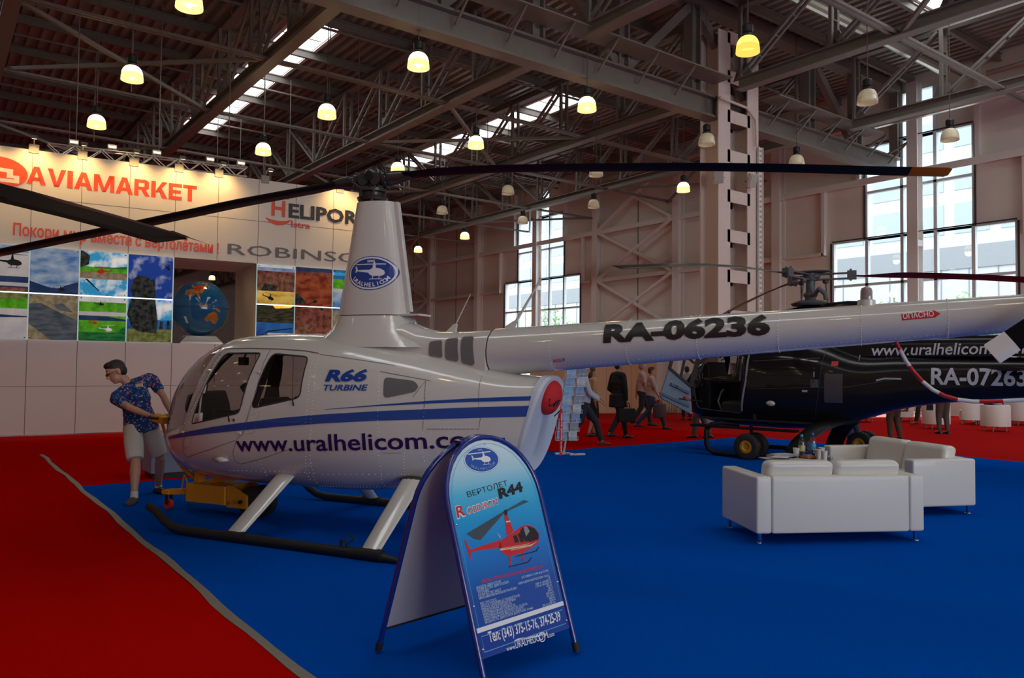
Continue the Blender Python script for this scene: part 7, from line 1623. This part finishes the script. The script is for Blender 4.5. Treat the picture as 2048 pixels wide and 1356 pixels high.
q = gm.location + gj['wrL']; b = MB(); b.loft([[(x, y, 0) for x, y in rrect(-.12, .12, -.05, .05, .04)], [(x, y, .3) for x, y in rrect(-.10, .10, -.05, .05, .04)], [(x, y, .45) for x, y in rrect(-.05, .05, -.04, .04, .03)]]); o = b.build('folded_jacket', m_navyc, smooth=40, loc=(q.x, q.y, q.z - .38)); tag(o, 'dark folded jacket carried by the man in grey trousers', 'jacket')
# ================================================================== TUB CHAIRS AND SEATED PEOPLE
m_tub = mat('white_tub_leather', (.74, .68, .64), .45)
def tub():
    t = thing('tub_chair', '', 'chair', (0, 0, 0), 0, 'white tub chairs in the lounge'); b = MB(); R_o, R_i = .37, .28; n = 30; rings = []
    for k in range(n + 1):
        a = math.radians(-30 + 240 * k / n); c, s = math.cos(a), math.sin(a); rings.append([(R_o * c, R_o * s, .14), (R_o * c, R_o * s, .70), ((R_o - .02) * c, (R_o - .02) * s, .725), ((R_i + .02) * c, (R_i + .02) * s, .725), (R_i * c, R_i * s, .70), (R_i * c, R_i * s, .14)])
    b.loft(rings); b.build('shell', m_tub, t, smooth=50, fix=True)
    b = MB(); b.lathe([(.001, .14), (.285, .14), (.285, .42), (.26, .445), (.001, .45)], n=26); b.build('seat', m_tub, t, smooth=40)
    for a in (.8, 2.3, 3.9, 5.5): b = MB(); b.cyl((.27 * math.cos(a), .27 * math.sin(a), 0), (.25 * math.cos(a), .25 * math.sin(a), .15), .018, .024, n=10); b.build('leg', mat('pale_wood', (.35, .22, .14), .5), t, smooth=40)
    return t
tp0 = None
for (px, py, a, lab) in ((1991, 862, 2.5, 'white tub chair nearest at the right, below the striped guard'), (1872, 857, 2.4, 'white tub chair directly behind the man in grey trousers'), (1802, 842, 2.9, 'white tub chair left of the standing man, by the glowing strip'), (1727, 844, -.6, 'white tub chair partly behind the black helicopter belly'), (1940, 848, 3.4, 'white tub chair between the standing man and the nearest tub chair'), (2046, 850, 2.2, 'white tub chair cut by the right edge of the picture')):
    P = G(px, py)
    if tp0 is None: tp0 = t = tub(); t.location = P; t.rotation_euler = (0, 0, a); t['label'] = lab
    else: dup(tp0, P, a, lab)
def sitter(label, P, ang, sp):
    f = V((math.cos(ang), math.sin(ang), 0)); s = V((f.y, -f.x, 0)); o = V((P.x, P.y, 0)); hip = o + V((0, 0, .52)); J = dict(hip=hip, cf=f, hf=f, hu=V((0, 0, 1)))
    for a, q in (('L', -1), ('R', 1)):
        J['hip' + a] = hip + s * q * .09; J['kn' + a] = hip + f * .42 + s * q * .1 + V((0, 0, .08 + (.14 if a == 'R' else 0))); J['an' + a] = J['kn' + a] + (f * (.10 if a == 'L' else .3) + V((0, 0, -.43 if a == 'L' else -.28))) ; J['an' + a].z = .09 if a == 'L' else max(.09, J['an' + a].z); J['to' + a] = J['an' + a] + f * .16 - V((0, 0, .06))
        sh = hip + V((0, 0, .5)) - f * .04 + s * q * .18; J['sh' + a] = sh; J['el' + a] = sh + V((0, 0, -.26)) + f * .12 + s * q * .05; J['wr' + a] = J['el' + a] + f * .22 + V((0, 0, .02)) - s * q * .06
    J['head'] = hip + V((0, 0, .72)); return person(label, J, sp, .02, (o.x, o.y, 0))
sitter('seated person in dark clothes with crossed legs, beside the nearest tub chair', G(1985, 846), AR + math.pi, dict(top=m_whsh, bot=m_blk, shoe=m_bshoe, hair=m_hbr))
sitter('seated person in dark trousers on the chair left of the standing man', G(1857, 848), AR + math.pi + .2, dict(top=m_pink, bot=m_blk, shoe=m_tanshoe, hair=m_hbr))
# ================================================================== YELLOW TUG
tug = thing('aircraft_tug', 'yellow electric tug with red castor under the white helicopter nose', 'tug', HO, HA)
m_ty = mat('tug_yellow', (.60, .24, .008), .45, noise=(6, .15)); yn = -.26
x0, x1 = hp(371, 985, yn).x, hp(449, 985, yn).x; zt, zb = hp(371, 966, yn).z, hp(383, 1004, yn).z
b = MB(); b.bx(x0, x1, yn, yn + .40, zb, zt); b.build('battery_box', m_ty, tug, bevel=.008)
x2, x3 = x1 + .01, hp(490, 990, yn).x; b = MB(); b.prism([(x2, zt + .01), (x2 + .07, zt + .01), (x3, zb + .12), (x3, zb - .02), (x2, zb - .02)], (0, yn + .02, 0), (1, 0, 0), (0, 0, 1), -.03); b.prism([(x2, zt + .01), (x2 + .07, zt + .01), (x3, zb + .12), (x3, zb - .02), (x2, zb - .02)], (0, yn + .36, 0), (1, 0, 0), (0, 0, 1), -.03); b.bx(x1, x2 + .05, yn + .02, yn + .38, zb, zb + .05); b.build('wheel_plate', m_ty, tug, bevel=.004)
b = MB(); b.cyl((x3 - .05, yn, zb + .06), (x3 - .05, yn - .03, zb + .06), .02, n=10); b.build('axle_nut', m_black, tug)
for y in (yn + .10, yn + .26):
    b = MB(); b.lathe([(.05, -.05), (.13, -.055), (.165, -.04), (.17, 0), (.165, .04), (.13, .055), (.05, .05)], (0, 0, 0), 26, 'x', True); b.v = [(x3 + .02 + y_, y + x_, .17 + z) for x_, y_, z in b.v]; b.build('drive_wheel', mat('tyre_rubber', (.016, .015, .015), .7), tug, smooth=50)
cq_ = hp(333, 1011, -.24); x4 = cq_.x
b = MB(); b.bar((x4 - .02, -.20, zb + .075), (x0 + .03, -.14, zb + .10), .08, .06); b.bx(x4 - .06, x4 + .04, -.26, -.16, zb + .05, zb + .10); b.build('castor_arm', m_ty, tug, bevel=.004)
b = MB(); b.lathe([(.02, -.02), (.055, -.022), (.062, 0), (.055, .022), (.02, .02)], (0, 0, 0), 20, 'x', True); b.v = [(x4 + y_, -.21 + x_, .064 + z) for x_, y_, z in b.v]; b.build('castor_wheel', mat('castor_red', (.55, .03, .01), .4), tug, smooth=50)
b = MB(); b.bx(x4 - .02, x4 + .02, -.245, -.238, .06, zb + .06); b.bx(x4 - .02, x4 + .02, -.182, -.175, .06, zb + .06); b.build('castor_fork', m_black, tug)
dep = project(HO + HD * x0 + HN * (yn + .25) + V((0, 0, .4)))[2]
hb_ = [hl(pd(px, py, d_)) for px, py, d_ in ((402, 966, dep), (386, 952, dep + .02), (366, 936, dep + .1), (347, 912, dep + .16), (336, 884, dep + .2), (329, 862, dep + .22), (324, 846, dep + .22))]
for p in hb_: p.z -= 0
b = MB(); b.tube(hb_, [.035, .03, .022, .018, .018, .018, .018], 10); b.build('tow_pole', m_ty, tug, smooth=40)
h0 = hl(pd(322, 838, dep + .2)); b = MB(); M_ = Matrix.Rotation(.2, 3, 'Y'); b.box(h0, (.16, .12, .085), M_); b.box(h0 + V((-.02, 0, .045)), (.10, .06, .02), M_); b.build('control_head', m_ty, tug, bevel=.012)
b = MB(); hw_ = hl(pd(299, 835, dep - .02)); b.tube([h0, hw_], .016, 10); b.build('grip', m_black, tug, smooth=40)
b = MB(); b.bx(x0 + .02, x0 + .09, yn + .1, yn + .2, zt, zt + .11); b.bar((x0 + .18, yn + .2, zt + .02), (x1 + .15, yn + .2, zt + .10), .06); b.tube([(x0 + .01, yn + .02, zt), (x0 - .08, yn + .05, zt + .08), (x0 - .12, yn + .06, zt - .05), (x0 - .1, yn + .05, zb + .12)], .008, 6); b.build('frame_parts', m_ty, tug)
# low grey counter on the aisle behind the nose
P = G(352, 962); t = thing('display_counter', 'low pale blue display counter behind the man and the helicopter nose', 'counter', (P.x + .35, P.y + .3, .004), -.0); b = MB(); b.bx(-.62, .7, 0, .6, .08, .62); b.build('cabinet', mat('counter_blue', (.22, .27, .36), .45), t, bevel=.005); b = MB(); b.bx(-.58, .66, .03, .57, 0, .08); b.build('plinth', m_black, t)
# ================================================================== BROCHURE RACK
RP = G(1127, 909); rk = thing('brochure_rack', 'white wire rack of blue brochures beside the exhaust cover', 'rack', (RP.x, RP.y, ZC), AR + .25)
m_wire = mat('white_wire', (.70, .70, .72), .4); b = MB(); top_ = V((.28, .02, 1.78)); b.tube([(0, 0, .0), (.04, 0, .25), top_], .02, 8); b.build('pole', m_wire, rk, smooth=40)
b = MB(); b.bx(-.17, .12, -.04, .04, 0, .03); b.bx(.06, .36, -.22, -.14, 0, .03); b.bar((.0, 0, .015), (.2, -.18, .015), .04, .03); b.bar((0, 0, .015), (.1, .25, .015), .04, .03); b.build('foot', m_wire, rk)
cols_ = [(.06, .22, .52), (.03, .14, .42), (.18, .33, .58), (.35, .40, .48), (.05, .30, .62), (.10, .12, .22)]; rnd = random.Random(11)
ordn = ['lowest', 'second lowest', 'third lowest', 'fourth lowest', 'fifth lowest', 'sixth lowest', 'seventh lowest', 'second highest', 'topmost']
for i in range(9):
    z = .27 + i * .17; xo = .05 + (top_.x - .04) * (z - .25) / 1.53; b = MB()
    for s in (-1, 1):
        xa, xb = (xo - .23, xo - .02) if s < 0 else (xo + .015, xo + .2)
        for y in (-.03, -.10): b.tube([(xa, y, z), (xb, y, z)], .006, 6); b.tube([(xa, y, z + .06), (xb, y, z + .06)], .004, 6)
        for x in (xa, (xa + xb) / 2, xb): b.tube([(x, -.03, z + .17), (x, -.03, z), (x, -.10, z), (x, -.11, z + .07)], .004, 6)
    b.build('pocket', m_wire, rk)
    for s in (-1, 1):
        c = cols_[(i * 2 + (s > 0) * 3) % 6]; xa = xo - .125 if s < 0 else xo + .105; side_ = 'left' if s < 0 else 'right'
        bb = MB(); bb.box((0, 0, .088), (.17, .012, .165), Matrix.Rotation(-.12, 3, 'X')); Pw = rk.matrix_basis if False else None
        a_ = AR + .25; lx_, ly_ = xa, -.062; W_ = V((RP.x + lx_ * math.cos(a_) - ly_ * math.sin(a_), RP.y + lx_ * math.sin(a_) + ly_ * math.cos(a_), ZC + z + .007))
        o = bb.build('brochure', mat('brochure_%d' % ((i * 2 + (s > 0) * 3) % 6), c, .35, noise=(14, .6)), loc=W_); o.rotation_euler = (0, 0, a_); tag(o, 'brochure in the %s pocket of the %s row of the white wire rack' % (side_, ordn[i]), 'brochure', 'brochures in the white wire rack')
# ================================================================== FAR BOOTHS
P0, P1 = G(1060, 826.5), G(1312, 827.5); dl = (P1 - P0); L_ = dl.length; rz = math.atan2(dl.y, dl.x)
t = thing('partition_wall', 'tan exhibition partition wall behind the people on the red aisle', 'wall', (P0.x, P0.y, .0), rz); m_tan = mat('tan_panel', (.62, .36, .20), .55)
n = 5
for i in range(n): b = MB(); b.bx(L_ * i / n + .006, L_ * (i + 1) / n - .006, 0, .06, .02, 2.6); b.build('panel', m_tan, t)
b = MB()
for i in range(n + 1): b.bx(L_ * i / n - .006, L_ * i / n + .006, -.002, .05, 0, 2.6)
b.bx(0, L_, -.01, .06, 0, .03); b.build('panel_joint', mat('joint_grey', (.30, .2, .14), .5), t)
P = G(1352, 827); t = thing('draped_table', 'table with a pleated cream skirt at the far end of the red aisle', 'table', (P.x, P.y, 0), AR); b = MB(); rings = []
for z in (.02, .4, .74): rings.append([((.55 + .25 * 0) * (1 if True else 1) * x + .018 * math.sin(i * 2.2) * (1 - z * .5), y + .018 * math.cos(i * 2.2) * (1 - z * .5), z) for i, (x, y) in enumerate([(lin(-1, 1, q / 40), -.25) for q in range(41)] + [(1, lin(-.25, .25, q / 8)) for q in range(1, 9)] + [(lin(1, -1, q / 40), .25) for q in range(1, 41)] + [(-1, lin(.25, -.25, q / 8)) for q in range(1, 8)])])
b.loft(rings); b.build('table_skirt', mat('cream_cloth', (.50, .46, .34), .8), t, smooth=1); b = MB(); b.bx(-.58, .58, -.28, .28, .74, .77); b.build('table_top', MATS['cream_cloth'], t)
P = G(1738, 834.5); P2 = G(1852, 834.5); dl = P2 - P; t = thing('display_plinth', 'low white plinth glowing pinkish along the far lounge floor', 'plinth', (P.x, P.y, 0), math.atan2(dl.y, dl.x)); b = MB(); b.bx(0, dl.length, 0, .8, .10, .16); b.build('plinth_top', m_white, t); b = MB(); b.bx(.02, dl.length - .02, .03, .77, 0, .10); b.build('light_strip', emis('plinth_glow', (1, .45, .42), 1.6), t)
P = G(1838, 840); t = thing('bar_table', 'slim red pedestal table beside the tub chairs', 'table', (P.x, P.y, 0)); m_rl = mat('red_lacquer', (.45, .02, .02), .3); b = MB(); b.lathe([(.001, .66), (.28, .66), (.28, .69), (.001, .69)], n=24); b.build('table_top', m_white, t, smooth=40); b = MB(); b.lathe([(.22, 0), (.22, .02), (.05, .04), (.04, .66)], n=18, cap=True); b.build('pedestal', m_rl, t, smooth=40)
P = G(2015, 845); t = thing('lounge_table', 'low table with drinks at the right edge behind the tub chairs', 'table', (P.x, P.y, 0)); b = MB(); b.bx(-.5, .5, -.35, .35, .68, .72); b.build('table_top', m_white, t)
for x, y in ((-.4, -.28), (.4, -.28), (-.4, .28), (.4, .28)): b = MB(); b.bx(x - .02, x + .02, y - .02, y + .02, 0, .68); b.build('leg', m_rl, t)
# ================================================================== BLADE OF A NEIGHBOURING HELICOPTER, TOP LEFT
ZB = 3.02; tip = G(371, 473, ZB); inn = G(0, 384, ZB); bu = (inn - tip).normalized(); bh = V((0, 0, 1)).cross(bu).normalized()
if bh.dot(tip - EYEP) < 0: bh = -bh             # chord axis, pointing away from the viewer
bv = (bh * math.cos(.32) + V((0, 0, 1)) * math.sin(.32)).normalized(); bn = bu.cross(bv).normalized()
def bq(px, py): d = ray(px, py); P = EYEP + d * ((tip - EYEP).dot(bn) / d.dot(bn)); return ((P - tip).dot(bu), (P - tip).dot(bv))
e0 = [bq(0, 366), bq(150, 408), bq(250, 437), bq(335, 463)]; tp_ = [bq(352, 464.5), bq(366, 469), bq(371, 474), bq(364, 479), bq(345, 482)]; e1 = [bq(312, 486), bq(250, 467), bq(150, 440), bq(0, 403)]
sl0 = (e0[0][1] - e0[2][1]) / (e0[0][0] - e0[2][0]); sl1 = (e1[3][1] - e1[1][1]) / (e1[3][0] - e1[1][0]); far_ = e0[0][0] + 1.2
pol = [(far_, e0[0][1] + sl0 * 1.2 * 0 + 0)] + e0 + tp_ + e1 + [(far_, e1[3][1])]
nb = thing('rotor_blade', 'dark red-tinged rotor blade tip crossing the booth lettering, top left', 'rotor blade', tip)
b = MB(); ring_u = [tuple(p) for p in pol]; n = len(ring_u); cx_ = [p for p in ring_u]
mid_ = lambda p: p
inner = []
for (x, y) in ring_u:
    yc = sum(q[1] for q in e0) / 4 * .5 + sum(q[1] for q in e1) / 4 * .5; inner.append((max(x, .05), lin(y, yc, .22)))
A_ = [bu * x + bv * y for x, y in ring_u]; B1 = [bu * x + bv * y + bn * .016 for x, y in inner]; B2 = [bu * x + bv * y - bn * .016 for x, y in inner]
b.loft([B1, A_, B2]); b.build('blade_skin', mat('blade_dark', (.010, .005, .006), .7, spec=.02), nb, fix=True)
b = MB(); b.add([p + bn * s_ * .0005 for s_ in (-1,) for p in [bu * x + bv * y - bn * .0165 for x, y in inner]], [tuple(range(n))]); b = MB(); st_ = [(x, lin(y0_, y1_, t_)) for t_, row in ((.12, e0), (.42, e0)) for (x, y0_), (x1_, y1_) in zip(row, e1[::-1])]; m4 = len(e0)
nv_ = bn if bn.dot(EYEP - tip) > 0 else -bn
b.add([bu * x + bv * y + nv_ * .0185 for x, y in st_], [(i, i + 1, m4 + i + 1, m4 + i) for i in range(m4 - 1)]); b.build('blade_sheen_band', mat('blade_red_sheen', (.06, .004, .016), .6, spec=.05), nb)  # red carpet reflection on the black blade, painted on as a band
